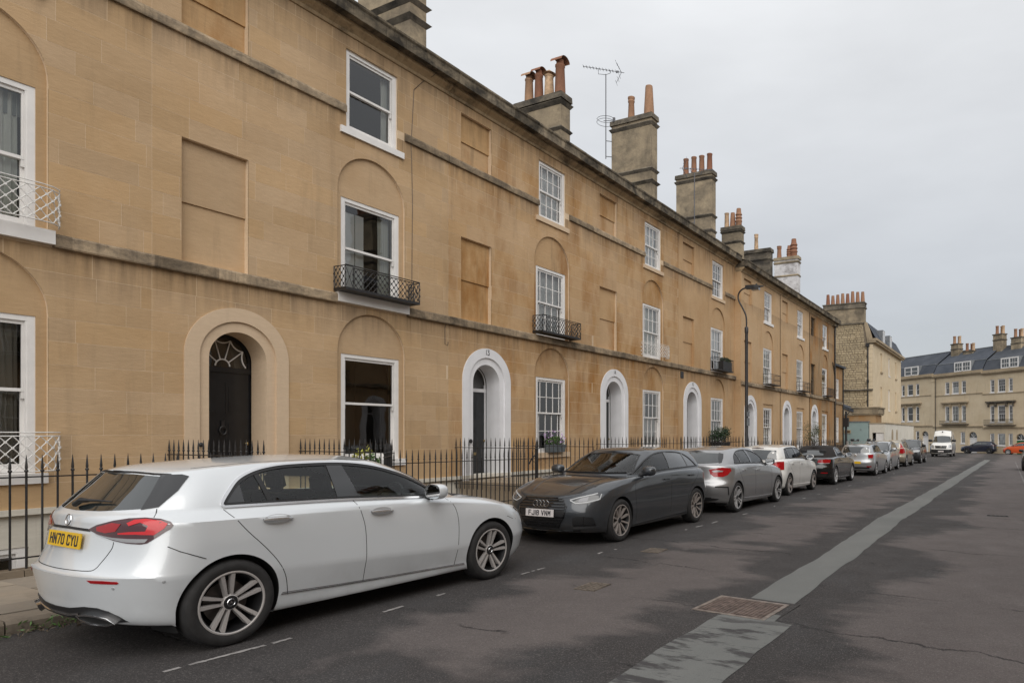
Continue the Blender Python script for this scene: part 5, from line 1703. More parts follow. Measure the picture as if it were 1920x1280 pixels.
# windscreen, rear window, tailgate
hc.panel('windscreen', FR, [(-y, z) for y, z in WS], M['carglass'], off=-.003, lip=0)
hc.strip('windscreen_seal', FR, [(-y, z) for y, z in inset(WS, .014)], M['plastic_black'], w=.05, h=.003, closed=True, below=.012)
RW = [(-.60, 1.078), (-.3, 1.058), (0, 1.052), (.3, 1.058), (.60, 1.078), (.56, 1.18), (.505, 1.30), (.25, 1.318), (0, 1.322), (-.25, 1.318), (-.505, 1.30), (-.56, 1.18)]
hc.panel('rear_window', RE, RW, M['carglass_opaque'], off=.003)
for s in (-1, 1):
    D = (.80, -.60 * s)
    DK = [(-1.715, -.495, 1.312), (-1.60, -.575, 1.314), (-1.57, -.61, 1.30), (-1.66, -.655, 1.20), (-1.79, -.668, 1.088), (-1.865, -.60, 1.072), (-1.80, -.56, 1.18)]
    hc.panel('window_fin', D, dpoly(D, DK, s > 0), M['gloss_black'], off=.007, step=.04)
hc.strip('spoiler_shadow', RE, [(-.52, 1.314), (-.25, 1.331), (0, 1.335), (.25, 1.331), (.52, 1.314)], M['plastic_black'], w=.022, h=.004)
GT = [(-.70, 1.062), (-.74, 1.03)]
hc.strip('tailgate_seam', RE, smooth_poly([(-.535, .852), (-.533, .809), (-.505, .755), (-.479, .71), (-.455, .665), (-.40, .649), (-.2, .645), (0, .643), (.2, .645), (.40, .649), (.455, .665), (.479, .71), (.505, .755), (.533, .809), (.535, .852)], 3, False), M['shut'], w=.007, h=.001)
for s in (-1, 1):
    D = (.70, -.71 * s)
    hc.strip('tailgate_seam', D, dpoly(D, [(-1.798, -.668, 1.078), (-1.818, -.70, 1.045), (-1.838, -.721, 1.02)], s > 0), M['shut'], w=.006, h=.001)
    hc.strip('roof_seam', 'top', [(.12, s * .545), (-.3, s * .552), (-.8, s * .548), (-1.3, s * .52), (-1.50, s * .50)], M['shut'], w=.007, h=.0015)
VAL = [(-.70, .245), (-.66, .295), (-.624, .336), (-.562, .371), (-.482, .392), (-.363, .394), (-.2, .372), (0, .366), (.2, .372), (.363, .394), (.482, .392), (.562, .371), (.624, .336), (.66, .295), (.70, .245)]
hc.panel('diffuser', RE, VAL + [(.4, .252), (0, .25), (-.4, .252)], M['plastic_black'], off=.005)
hc.strip('diffuser_trim', RE, [(-.30, .338), (-.15, .318), (.15, .318), (.30, .338)], M['chrome'], w=.014, h=.012)
# handle of the tailgate above the plate, plate, wiper, badge
hc.strip('tailgate_handle', RE, [(-.30, .925), (0, .93), (.30, .925)], M['plastic_black'], w=.022, h=.004)
plate(hc, RE, 0.0, .845, 'HN70 CYU', 'plate_yellow', tilt=.12, off=.014)
q = MB(); p0 = hc.cast(RE, -.02, 1.085)
n0 = p0[1]
def rw(y, z, o): 
    h_ = hc.cast(RE, y, z); return h_[0] + h_[1] * o
q.tube([rw(.02, 1.075, .03), rw(-.05, 1.10, .045), rw(-.12, 1.108, .03)], [.020, .022, .012], 8)
q.tube([rw(.06, 1.082, .03), rw(-.05, 1.105, .035), rw(-.22, 1.112, .03), rw(-.36, 1.112, .022)], [.012, .014, .009, .005], 6)
q.build('rear_wiper', M['plastic_black'], hero, smooth=50)
p0 = hc.cast(RE, 0.0, .985); q = MB(); c0 = p0[0] + p0[1] * .010; a_, b_ = Vector((0, -1, 0)), p0[1].cross(Vector((0, -1, 0)))
q.tube([c0 + a_ * .040 * math.cos(t) + b_ * .040 * math.sin(t) for t in [k * math.pi / 12 for k in range(25)]], .0042, 6)
for k in range(3):
    t = math.pi / 2 + k * 2 * math.pi / 3
    e1 = a_ * math.cos(t) + b_ * math.sin(t); e2 = a_ * -math.sin(t) + b_ * math.cos(t)
    q.add([c0 + e2 * .006, c0 - e2 * .006, c0 + e1 * .039, c0 + p0[1] * .004], [(0, 3, 2), (3, 1, 2), (0, 2, 1)])
q.build('star_emblem', M['chrome'], hero)
# front: grille and lower intake, not seen from here but there
hc.panel('grille', FR, [(-.42, .46), (.42, .46), (.40, .62), (-.40, .62)], M['plastic_black'], off=.004)
hc.panel('air_intake', FR, [(-.55, .25), (.55, .25), (.50, .37), (-.50, .37)], M['plastic_black'], off=.004)
plate(hc, FR, 0.0, .42, '', 'plate_white', off=.02)
# ------------------------------------------------------------------ the other vehicles
FR = (-1, 0, 0); RE = (1, 0, 0)
def rings_from(p):
    R_, F_, W = p['R'], p['F'], p['W']
    clr = p.get('clr', .19)
    zr, zm, zf = p['belt']; cx, cz = p['cowl']; nz = p['nose']
    g = p.get('gate', .10); gx = p['gx']; gz = p.get('gz', zr)
    rx0, rx1, rz0, rzp, rz1 = p['roof']           # rear x, front x, rear z, peak z, front z (rail)
    rw = p['rail']; dr, df = p.get('dr', .48), p.get('df', .68)
    nr, nf = p.get('nr', 2.4), p.get('nf', 2.25)
    mz = p.get('bulge', .57); sh = p.get('shoulder', .05)
    wb = p['wb']
    bow = [(R_, 1), (-wb, 1.0), (-.5, .985), (.5, .982), (wb, 1.0), (F_, 1)]
    srear = p.get('srear', gz - sh)
    f5 = p.get('hoodx', F_ - .10)
    return [
        dict(xr=R_ + .22, xf=F_ - .28, w=W * .78, dr=.4, df=.5, z=[(R_, clr + .06), (-1.2, clr), (1.2, clr), (F_, clr + .02)]),
        dict(xr=R_ + .09, xf=F_ - .14, w=W * .925, dr=dr, df=df, nr=nr, nf=nf, z=[(R_, clr + .09), (-wb - .4, clr + .04), (-wb + .3, clr), (wb - .2, clr - .01), (F_, clr + .01)]),
        dict(xr=R_ + .04, xf=F_ - .03, w=W * .965, dr=dr, df=df, nr=nr, nf=nf, z=[(R_, clr + .22), (-wb - .3, clr + .14), (-wb + .3, clr + .10), (wb - .2, clr + .08), (F_, clr + .11)], wp=bow, sharp=True),
        dict(xr=R_, xf=F_, w=W, dr=dr, df=df, nr=nr, nf=nf, z=[(R_, mz + .03), (-wb, mz), (0, mz - .03), (wb, mz - .04), (F_, mz - .08)], wp=bow),
        dict(xr=R_ + g * .7, xf=F_ - .035, w=W * .997, dr=dr, df=df, nr=nr, nf=nf - .05, z=[(R_, .73), (-wb, mz + .2), (0, mz + .19), (wb, mz + .15), (F_, max(mz + .03, nz - .11))], wp=bow),
        dict(xr=R_ + g, xf=f5, w=W * .982, dr=dr, df=df + .02, nr=nr, nf=nf - .15, z=[(R_, srear), (-wb, (zr + zm) / 2 - sh - .03), (0, zm - sh - .03), (wb - .1, (zf + nz) / 2 + .02), (F_ - .55, nz + .09), (f5, nz)], wp=[(R_, .985), (-wb, 1.0), (-.5, .988), (.5, .98), (wb, .985), (F_, .985)], sharp=True),
        dict(xr=R_ + g + (.005 if not p.get('deck') else .12), xf=(F_ + cx) / 2 + .02, w=W * .96, dr=dr, df=df, nr=nr, nf=2.05, z=[(R_, gz - sh * .3), (-wb, zr - sh * .55), (0, zm - sh * .6), (cx - .2, zf - .02), (wb, zf - .03), ((F_ + cx) / 2 + .02, (cz + nz) / 2 + p.get('hoodcrown', .03))], wp=[(R_, .97), (-wb - .2, .98), (-.9, 1.0), (.5, .985), (wb, .94), (F_, .94)]),
        dict(xr=gx, xf=cx, w=W * .913, dr=dr, df=df - .08, nr=nr, nf=2.0, z=[(gx, gz), (gx + .3, zr + .005), (-.9, zr), (-.2, zm), (.5, zf), (cx - .25, zf), (cx, cz)], wp=[(gx, .94), (gx + .4, .955), (-.8, 1.0), (.2, 1.0), (.75, .97), (1.3, .96)], sharp=True),
        dict(xr=gx * .45 + rx0 * .55 - .03, xf=cx * .5 + rx1 * .5, w=W * .913 * .56 + rw * .44 + .012, dr=dr - .04, df=.46, nr=nr, nf=2.1, z=[(gx, (gz + rz0) / 2), (-1.0, (zr + rzp) / 2), (0, (zm + rzp) / 2), (cx * .5 + rx1 * .5, (cz + rz1) / 2 + .01)], wp=[(gx, .935), (-1.4, .96), (-.7, 1.0), (.1, 1.0), (.7, .98)]),
        dict(xr=rx0, xf=rx1, w=rw, dr=p.get('rdr', .38), df=.32, nr=2.5, nf=2.3, z=[(rx0, rz0), (rx0 * .75, rz0 * .45 + rzp * .55), (-.35, rzp), (0, rzp - .01), (rx1, rz1)], wp=[(rx0, .93), (-1.4, .955), (-.7, 1.0), (.1, 1.0), (rx1, .99)], sharp=True),
    ]

def make_car(p):
    cr = p.get('crown', .045)
    rx0, rx1, rz0, rzp, rz1 = p['roof']
    spec = dict(rings=rings_from(p), ridge=[(rx0 - .03, rz0 + cr * .8), (rx0 * .8, (rz0 * .4 + rzp * .6) + cr), (rx0 * .55, rzp + cr), (-.35, rzp + cr + .005), (-.05, rzp + cr - .005), (rx1, rz1 + cr * .75)])
    x, y, hd = p['at']
    root = empty('parked_car' if not p.get('van') else 'parked_van', (x, y, G(y)), 0, label=p['label'], cat=p.get('cat', 'car'), group=p.get('group'))
    orient(root, hd)
    car = Car(spec, root, p.get('res', .7))
    wb, wr = p['wb'], p['wheel'][0]
    ra = wr * 1.105
    for x_ in (-wb, wb): car.cut_circle(x_, wr + .005, ra)
    cutw = p.get('cut', True)
    wo = smooth_poly(p['win'], 5)
    wi = inset(wo, .024)
    if cutw:
        car.cut_poly('side', inset(wo, .014), lambda c: np.abs(c[:, 1]) > .38)
        car.cut_poly('front', inset(p['ws'], .02), lambda c: (c[:, 0] > rx1 - .4) & (c[:, 0] < p['cowl'][0] + .1))
        if p.get('rw') and p.get('cutrear'):
            car.cut_poly('rear', inset(p['rw'], .02), lambda c: c[:, 0] < -1.0)
    mat = p['paint']
    if p.get('soft_top'):
        zs = p['soft_top']
        c = car.verts[car.faces].mean(1)
        up = c[:, 2] > pchip(*zip(*zs))(c[:, 0])
        up &= (c[:, 0] < p['roof'][1] + .12)
        keep = car.faces
        car.faces = keep[up]; car.body(M['canvas'], 'soft_top')
        car.faces = keep[~up]; car.body(mat)
        car.faces = keep
    else:
        car.body(mat)
    for x_ in (-wb, wb): arch_liner(car, x_, wr + .005, ra)
    R_, rim, tw, style, mats, key = p['wheel']
    for x_ in (-wb, wb):
        for s in (-1, 1):
            add_wheel(root, key, x_, s * (p['W'] - tw * .52), R_, rim, tw, style, mats, logo=p.get('wlogo'), spin=p.get('spin', .2) + x_, steer=p.get('steer', 0) if x_ > 0 else 0)
    if p.get('cabin', True) and cutw:
        interior(car, belt=p['belt'][1] - .08, xr=p['gx'] + .25, xf=p['cowl'][0] - .35, w=p['W'] - .22, driver=-.36)
    gl = M[p.get('glass', 'carglass')] if cutw else M['carglass_opaque']
    off = -.004 if cutw else .003
    P3 = lambda s, t: (car.cast(RE, s * t[1], t[2]) if t[0] == 'r' else car.cast(FR, -s * t[1], t[2]) if t[0] == 'f' else car.cast(car.side(s), car.su(s, t[1]), t[2]))
    for s in (-1, 1):
        d = car.side(s); U = lambda L: [(car.su(s, q[0]), q[1]) for q in L]
        # panes split by the pillars (x at belt, x at top, half width)
        pil = sorted(p.get('pillars', []))
        zb_, zt_ = p['belt'][1], rzp
        def clip(poly, a, b, sg):
            f = lambda q: sg * (q[0] - (a + (b - a) * (q[1] - zb_) / (zt_ - zb_)))
            r = []
            for q0, q1 in zip(poly, poly[1:] + poly[:1]):
                f0, f1 = f(q0), f(q1)
                if f0 >= 0: r.append(q0)
                if f0 * f1 < 0:
                    t = f0 / (f0 - f1); r.append((q0[0] + (q1[0] - q0[0]) * t, q0[1] + (q1[1] - q0[1]) * t))
            return r
        lo = None
        for i in range(len(pil) + 1):
            poly = wi
            if i > 0: poly = clip(poly, pil[i - 1][0] + pil[i - 1][2], pil[i - 1][1] + pil[i - 1][2], 1)
            if i < len(pil): poly = clip(poly, pil[i][0] - pil[i][2], pil[i][1] - pil[i][2], -1)
            dk = p.get('rear_glass') if (p.get('rear_glass') and i < len(pil)) else None
            if len(poly) > 2: car.panel('side_window', d, U(poly), M[dk] if dk else gl, off=off, lip=0 if cutw else .01, step=.07, smooth=180)
        for (a, b, hw) in pil:
            poly = clip(clip(wi, a - hw - .004, b - hw - .004, 1), a + hw + .004, b + hw + .004, -1)
            if len(poly) > 2: car.panel('door_pillar', d, U(poly), M['gloss_black'], off=.004, step=.08)
        car.strip('window_seal', d, U(inset(wo, .014)), M['plastic_black'], w=.032, h=.004, closed=True, below=.012, step=.08)
        if p.get('trim'): car.strip('window_trim', d, U(wo), M[p['trim']], w=.016, h=.008, closed=True, step=.08)
        for ln in p.get('seams', []): car.strip('door_seam', d, U(smooth_poly(ln, 4, False)), M['shut'], w=.007, h=.001)
        for ln in p.get('side_trim', []): car.strip('sill_trim', d, U(ln[0]), M[ln[1]], w=ln[2], h=.01)
        for (hx, hz) in p.get('handles', []):
            q = MB(); h0 = car.cast(d, car.su(s, hx), hz)
            q.obox(h0[0] + Vector((0, s * .022, 0)), (.10, 0, 0), (0, .012, 0), (0, 0, .014)); q.obox(h0[0] + Vector((.08, s * .008, 0)), (.02, 0, 0), (0, .02, 0), (0, 0, .013)); q.obox(h0[0] + Vector((-.08, s * .008, 0)), (.02, 0, 0), (0, .02, 0), (0, 0, .013))
            me = q.mesh('door_handle', p.get('handle_mat', mat)); bm = bmesh.new(); bm.from_mesh(me); bmesh.ops.bevel(bm, geom=list(bm.edges), offset=.008, segments=2, affect='EDGES', clamp_overlap=True); bm.to_mesh(me); bm.free(); smooth_mesh(me, 50)
            link_mesh('door_handle', me, root)
        if p.get('mirror'): mirror(car, s, *p['mirror'], p.get('mirror_mat', mat), size=p.get('mirror_size', 1.0))
        for ft in p.get('feats', []):
            name, D, pts, m_, o_ = ft[:5]
            Ds = (D[0], D[1] * -s) if len(D) == 2 else D
            hits = [P3(s, t) for t in pts]
            if any(h is None for h in hits): 
                hits = [h for h in hits if h is not None]
                if len(hits) < 3: continue
            par = car.panel(name, Ds, [(uD(Ds, h[0]), h[0].z) for h in hits], M[m_], off=o_, step=.045)
            for st in ft[5:]:
                hits = [P3(s, t) for t in st[1]]
                hits = [h for h in hits if h is not None]
                if st[0] == 'strip':
                    car.strip(st[4] if len(st) > 4 else 'light_guide', Ds, [(uD(Ds, h[0]), h[0].z) for h in hits], M[st[2]], w=st[3], h=o_ + .004, parent=par)
                else:
                    car.panel(st[4] if len(st) > 4 else 'lamp_lens', Ds, [(uD(Ds, h[0]), h[0].z) for h in hits], M[st[2]], off=o_ + .003, step=.045, parent=par, lip=.004)
    car.panel('windscreen', FR, [(-a, b) for a, b in p['ws']], M['carglass'] if cutw else M['carglass_opaque'], off=off, lip=0 if cutw else .01, step=.08)
    car.strip('windscreen_seal', FR, [(-a, b) for a, b in inset(p['ws'], .012)], M['plastic_black'], w=.04, h=.003, closed=True, below=.012, step=.08)
    if p.get('rw'): car.panel('rear_window', RE, p['rw'], M['carglass_opaque'] if not p.get('cutrear') else M['carglass'], off=.004 if not p.get('cutrear') else -.003, step=.08)
    for ft in p.get('center', []):
        kind, name, D, pts, m_ = ft[:5]
        if kind == 'panel': car.panel(name, D, pts, M[m_], off=ft[5] if len(ft) > 5 else .004, step=.06)
        else: car.strip(name, D, pts, M[m_], w=ft[5], h=ft[6] if len(ft) > 6 else .004)
    if p.get('plate_r'): plate(car, RE, 0, *p['plate_r'])
    if p.get('plate_f'): plate(car, FR, 0, *p['plate_f'])
    return car, root

TW = dict(n=5, twin=True, win=.016, wout=.034, gap_in=.020, gap_out=.036, hub=.055, lip=.012, dish=.015, mid=.45)
TEN = dict(n=10, win=.020, wout=.030, hub=.05, lip=.010, dish=.02, mid=.6)
FIVE = dict(n=5, win=.07, wout=.085, hub=.06, lip=.014, dish=.015, mid=.55, cap='rim_silver')
SEVEN = dict(n=7, win=.035, wout=.055, hub=.06, lip=.014, dish=.015, mid=.5, cap='rim_silver')
TENTW = dict(n=5, twin=True, win=.022, wout=.030, gap_in=.018, gap_out=.030, hub=.05, lip=.012, dish=.015)
KERB = 'cars parked along the left kerb'
M['steel_lens'] = plain('steel_lens', (.16, .16, .17), .2, metal=.4, coat=.5)
M['canvas'] = plain('canvas', (0.020, 0.017, 0.016), 0.95, var=.25, scale=40)
P_GREY = paint('paint_dark_grey', (0.040, 0.045, 0.052), .35, .28)
P_MIDSILVER = paint('paint_silver', (0.36, 0.36, 0.365), .7, .32)
P_WHITE = paint('paint_white_car', (0.74, 0.73, 0.70), .0, .3)
P_BLACK = paint('paint_black', (0.010, 0.009, 0.009), .2, .2)
P_SILVER2 = paint('paint_light_silver', (0.46, 0.47, 0.48), .6, .32)
P_GOLD = paint('paint_gold', (0.40, 0.35, 0.27), .5, .35)
P_DARKSUV = paint('paint_charcoal', (0.030, 0.031, 0.035), .4, .3)
P_NAVY = paint('paint_navy', (0.012, 0.016, 0.035), .3, .25)
P_ORANGE = paint('paint_orange', (0.62, 0.085, 0.012), .2, .3)
P_BLUE = paint('paint_blue', (0.02, 0.07, 0.17), .3, .3)

def seams5(r1, r2, b1, b2, f1, f2, zt=(1.0, .99, .95), zb=.3):
    """rear-door rear edge (curved round the arch), B seam, front edge"""
    return [[(r1, zt[0]), (r1 + .05, zt[0] - .12), (r2 - .10, .66), (r2, .45), (r2 + .02, zb)], [(b1, zt[1]), (b1 + .04, .8), (b2, .5), (b2, zb)], [(f1, zt[2]), (f1 + .08, .8), (f2, .5), (f2 - .02, zb - .02)]]

# dark grey hatchback facing us
audi_p = dict(at=(-6.37, 10.17, -90), label='dark grey hatchback facing the camera with white plate FJ18 VNM', group=KERB, res=1.0,
    R=-2.17, F=2.26, W=.893, wb=1.375, belt=(1.05, 1.035, .99), cowl=(1.10, 1.0), nose=.735, gate=.10, gx=-2.07, gz=1.03, roof=(-1.93, .22, 1.345, 1.415, 1.37), rail=.60, crown=.045,
    shoulder=.055, dr=.48, df=.60, nf=2.5, paint=P_GREY, hoodcrown=.035,
    win=[(-1.62, 1.075, 1), (-.35, 1.055), (.3, 1.03), (.83, 1.005, 1), (.55, 1.145), (.25, 1.28), (-.05, 1.36), (-.5, 1.39), (-1.05, 1.37), (-1.36, 1.285)],
    ws=[(-.70, 1.04), (-.4, 1.022), (0, 1.018), (.4, 1.022), (.70, 1.04), (.61, 1.22), (.54, 1.345), (.3, 1.37), (0, 1.378), (-.3, 1.37), (-.54, 1.345), (-.61, 1.22)],
    rw=[(-.58, 1.07), (0, 1.05), (.58, 1.07), (.50, 1.27), (0, 1.29), (-.50, 1.27)],
    pillars=[(-.42, -.47, .05), (-1.17, -1.14, .02)], rear_glass='carglass_dark',
    seams=seams5(-1.48, -.98, -.38, -.33, .86, .90, (1.04, 1.02, .98)), handles=[(-1.12, .93), (-.15, .90)], mirror=(.62, 1.0), mirror_size=1.0,
    wheel=(.335, .238, .225, TEN, ('rim_dark', 'rim_bronze'), 'a3'), wlogo=None, steer=0.0,
    side_trim=[([(-.98, .25), (0, .235), (.98, .22)], 'plastic_black', .02)],
    feats=[
        ('headlight', (-.80, .60), [('f', .47, .665), ('f', .60, .625), ('f', .70, .64), ('s', 1.92, .685), ('s', 1.80, .755), ('s', 1.86, .80), ('f', .74, .785), ('f', .58, .745), ('f', .44, .70)], 'lamp_smoke', .004,
            ('strip', [('f', .46, .69), ('f', .58, .728), ('f', .72, .765), ('s', 1.88, .785)], 'lamp_white', .022),
            ('strip', [('f', .47, .682), ('f', .56, .645), ('f', .70, .66), ('s', 1.90, .70), ('s', 1.84, .775)], 'lamp_white', .018),
            ('panel', [('f', .58, .665), ('f', .70, .675), ('f', .70, .74), ('f', .60, .715)], 'steel_lens', 0)),
        ('side_intake', (-.85, .53), [('f', .52, .30), ('f', .80, .31), ('f', .78, .44), ('f', .60, .46), ('f', .53, .43)], 'plastic_black', .004,
            ('strip', [('f', .54, .33), ('f', .79, .335)], 'gloss_black', .02), ('strip', [('f', .66, .31), ('f', .68, .45)], 'gloss_black', .015)),
        ('bumper_blade', (-.85, .53), [('f', .50, .255), ('f', .82, .262), ('f', .82, .295), ('f', .52, .285)], 'paint_grey_ref', .008),
        ('tail_light', (.8, .6), [('r', .50, .84), ('r', .70, .83), ('s', -1.86, .86), ('s', -1.82, .96), ('r', .68, .97), ('r', .50, .95)], 'lamp_red', .005)],
    center=[('panel', 'grille', FR, [(-.34, .705), (-.43, .60), (-.40, .44), (-.30, .29), (.30, .29), (.40, .44), (.43, .60), (.34, .705)], 'plastic_black', .004)] +
        [('strip', 'grille_bar', FR, [(-w_, z_), (0, z_ + .002), (w_, z_)], 'gloss_black', .020, .018) for w_, z_ in ((.37, .675), (.40, .635), (.41, .595), (.41, .555), (.40, .44), (.38, .40), (.35, .36), (.33, .325))] +
        [('strip', 'grille_frame', FR, [(-.34, .71), (-.435, .60), (-.405, .44), (-.30, .285), (.30, .285), (.405, .44), (.435, .60), (.34, .71), (-.34, .71)], 'gloss_black', .022, .012),
         ('strip', 'bumper_lip', FR, [(-.60, .235), (-.3, .225), (.3, .225), (.60, .235)], 'gloss_black', .03, .012),
         ('strip', 'bonnet_seam', FR, [(-.62, .79), (-.40, .722), (0, .715), (.40, .722), (.62, .79)], 'shut', .006, .001)],
    plate_f=(.495, 'FJ18 VNM', 'plate_white', .52, .111, 0.05, .022))
M['paint_grey_ref'] = P_GREY
audi, audi_root = make_car(audi_p)
q = MB()
c0 = audi.cast(FR, 0.0, .632); nrm = Vector((1, 0, 0))
for k in range(4):
    cy = (k - 1.5) * .067
    q.tube([c0[0] + Vector((.028, cy + .044 * math.cos(t), .046 * math.sin(t))) for t in [j * math.pi / 12 for j in range(25)]], .0058, 6)
q.build('ring_emblem', M['chrome'], audi_root, smooth=60)
for (ya, yb, z_) in ((-.62, .10, 1.03), (-.02, .62, 1.03)):
    audi.strip('wiper', FR, [(-ya, z_ + .012), (-(ya + yb) / 2, z_ + .008), (-yb, z_ + .014)], M['plastic_black'], w=.014, h=.02)
for s in (-1, 1):
    audi.strip('bonnet_crease', 'top', [(1.15, s * .52), (1.6, s * .47), (2.0, s * .36)], P_GREY, w=.02, h=.006)

# mid silver hatchback, tail lamps like eyes
m2, m2_root = make_car(dict(at=(-6.33, 15.0, 90), label='silver hatchback with rounded red tail lamps between dark grey and white hatchbacks', group=KERB, res=.9,
    R=-2.14, F=2.27, W=.890, wb=1.39, belt=(1.06, 1.04, .99), cowl=(1.12, 1.0), nose=.745, gate=.10, gx=-2.02, gz=1.05, roof=(-1.70, .25, 1.33, 1.415, 1.365), rail=.60, crown=.042,
    dr=.54, df=.66, paint=P_MIDSILVER, rdr=.34,
    win=[(-1.38, 1.065, 1), (-.4, 1.05), (.3, 1.025), (.80, .995, 1), (.5, 1.14), (.2, 1.275), (-.1, 1.355), (-.5, 1.385), (-.95, 1.355), (-1.25, 1.25), (-1.38, 1.11)],
    ws=[(-.70, 1.04), (0, 1.02), (.70, 1.04), (.54, 1.325), (0, 1.352), (-.54, 1.325)],
    rw=[(-.62, 1.10), (-.3, 1.08), (0, 1.075), (.3, 1.08), (.62, 1.10), (.57, 1.21), (.53, 1.30), (0, 1.318), (-.53, 1.30), (-.57, 1.21)],
    pillars=[(-.38, -.46, .05), (-1.02, -1.10, .015)], seams=seams5(-1.36, -.98, -.30, -.25, .82, .88, (1.05, 1.03, .97)), handles=[(-1.03, .93), (-.08, .905)], handle_mat=M['handle_chrome'], mirror=(.58, 1.0), mirror_mat=M['gloss_black'],
    wheel=(.333, .245, .225, TW, ('rim_dark', 'rim_silver'), 'm2'),
    side_trim=[([(-1.0, .29), (0, .25), (1.0, .235)], 'satin', .016)],
    feats=[('tail_light', (.80, .60), [('r', .44, .955), ('r', .60, .985), ('s', -1.86, 1.0), ('s', -1.72, .985), ('s', -1.70, .93), ('s', -1.80, .84), ('r', .72, .80), ('r', .55, .80), ('r', .47, .86)], 'lamp_red', .005,
              ('panel', [('r', .50, .93), ('r', .62, .945), ('r', .72, .93), ('r', .70, .905), ('r', .54, .90)], 'lamp_clear', 0)),
           ('window_fin', (.80, .60), [('r', .50, 1.312), ('s', -1.56, 1.29), ('s', -1.66, 1.20), ('s', -1.78, 1.10), ('r', .60, 1.09), ('r', .54, 1.20)], 'gloss_black', .007),
           ('bumper_vent', (.75, .66), [('r', .60, .60), ('r', .70, .60), ('s', -1.84, .59), ('s', -1.80, .42), ('s', -1.82, .40), ('s', -1.86, .565), ('r', .70, .575), ('r', .60, .575)], 'plastic_black', .004),
           ('diffuser_wing', (.8, .6), [('r', .30, .26), ('r', .62, .30), ('r', .66, .33), ('r', .30, .36)], 'plastic_black', .005)],
    center=[('panel', 'diffuser', RE, [(-.55, .24), (.55, .24), (.5, .36), (-.5, .36)], 'plastic_black', .004)],
    plate_r=(.86, '', 'plate_yellow', .52, .111, .1, .012)))

# white small hatchback
polo_p = dict(at=(-6.62, 19.75, 90), label='white small hatchback with trapezium red tail lamps behind the dark convertible', group=KERB, res=.8,
    R=-1.94, F=2.08, W=.845, wb=1.275, belt=(1.05, 1.03, .99), cowl=(1.12, 1.01), nose=.775, gate=.06, gx=-1.88, gz=1.02, roof=(-1.70, .18, 1.36, 1.425, 1.38), rail=.60, crown=.04,
    dr=.40, df=.58, nr=2.8, paint=P_WHITE, rdr=.26,
    win=[(-1.42, 1.065, 1), (-.3, 1.05), (.3, 1.03), (.84, 1.0, 1), (.5, 1.17), (.2, 1.30), (-.1, 1.375), (-.6, 1.395), (-1.1, 1.37), (-1.30, 1.30)],
    ws=[(-.66, 1.05), (0, 1.03), (.66, 1.05), (.54, 1.36), (0, 1.388), (-.54, 1.36)],
    rw=[(-.60, 1.04), (0, 1.03), (.60, 1.04), (.54, 1.30), (0, 1.32), (-.54, 1.30)],
    pillars=[(-.36, -.42, .05), (-1.10, -1.12, .015)], seams=seams5(-1.38, -.88, -.30, -.26, .80, .86, (1.04, 1.02, .97)), handles=[(-1.0, .92), (-.05, .90)], mirror=(.60, 1.0),
    wheel=(.315, .225, .205, FIVE, ('rim_dark', 'rim_bronze'), 'polo'),
    side_trim=[([(-.95, .30), (0, .275), (.92, .26)], 'paint_white', .022)],
    feats=[('tail_light', (.86, .51), [('r', .46, .80), ('r', .66, .75), ('s', -1.70, .755), ('s', -1.66, .99), ('r', .60, .985), ('r', .54, .96), ('r', .42, .86)], 'lamp_red', .006,
              ('panel', [('r', .55, .83), ('r', .66, .82), ('r', .68, .92), ('r', .60, .92)], 'lamp_bright', 0))],
    center=[('strip', 'brake_light', RE, [(-.18, 1.355), (.18, 1.355)], 'lamp_dark', .025, .008), ('strip', 'bumper_seam', RE, [(-.6, .60), (.6, .60)], 'shut', .006)],
    plate_r=(.80, '', 'plate_yellow', .52, .111, .05, .010))
make_car(polo_p)

# black convertible, hood up
make_car(dict(at=(-6.62, 25.2, 90), label='black convertible with its fabric roof closed', group=KERB, res=.8,
    R=-2.12, F=2.28, W=.89, wb=1.35, belt=(1.0, .99, .96), cowl=(1.05, .985), nose=.74, gate=.05, deck=True, gx=-1.50, gz=.985, roof=(-1.02, .10, 1.315, 1.375, 1.335), rail=.56, crown=.035,
    dr=.46, df=.62, nr=2.5, paint=P_BLACK, rdr=.36, srear=.93,
    win=[(-.92, 1.02, 1), (-.3, 1.01), (.3, 1.0), (.80, .975, 1), (.45, 1.12), (.15, 1.24), (-.1, 1.305), (-.5, 1.33), (-.78, 1.28), (-.90, 1.15)],
    ws=[(-.68, 1.02), (0, 1.0), (.68, 1.02), (.50, 1.30), (0, 1.33), (-.50, 1.30)], rw=[(-.42, 1.05), (0, 1.04), (.42, 1.05), (.38, 1.22), (0, 1.23), (-.38, 1.22)],
    soft_top=[(-1.6, .99), (-1.0, 1.005), (-.3, 1.0), (.15, 1.0), (.22, 1.35), (.5, 1.5)],
    pillars=[(-.62, -.60, .02)], seams=[[(-.72, .97), (-.70, .7), (-.66, .30)], [(.84, .94), (.90, .7), (.88, .28)]], handles=[(-.52, .86)], mirror=(.62, .985), mirror_mat=P_MIDSILVER, trim='satin',
    wheel=(.335, .235, .225, TENTW, ('rim_silver', 'rim_silver'), 'cab'),
    side_trim=[([(-.95, .28), (0, .255), (.95, .24)], 'satin', .02)],
    feats=[('tail_light', (.85, .53), [('r', .38, .80), ('r', .66, .78), ('s', -1.88, .80), ('s', -1.84, .91), ('r', .66, .93), ('r', .40, .90)], 'lamp_red', .006, ('strip', [('r', .42, .79), ('r', .64, .775), ('s', -1.90, .79)], 'lamp_clear', .03)),
           ('reflector', (.85, .53), [('r', .50, .42), ('r', .72, .42), ('r', .72, .46), ('r', .50, .46)], 'lamp_red', .004)],
    plate_r=(.68, '', 'plate_white', .52, .111, .05, .010)))

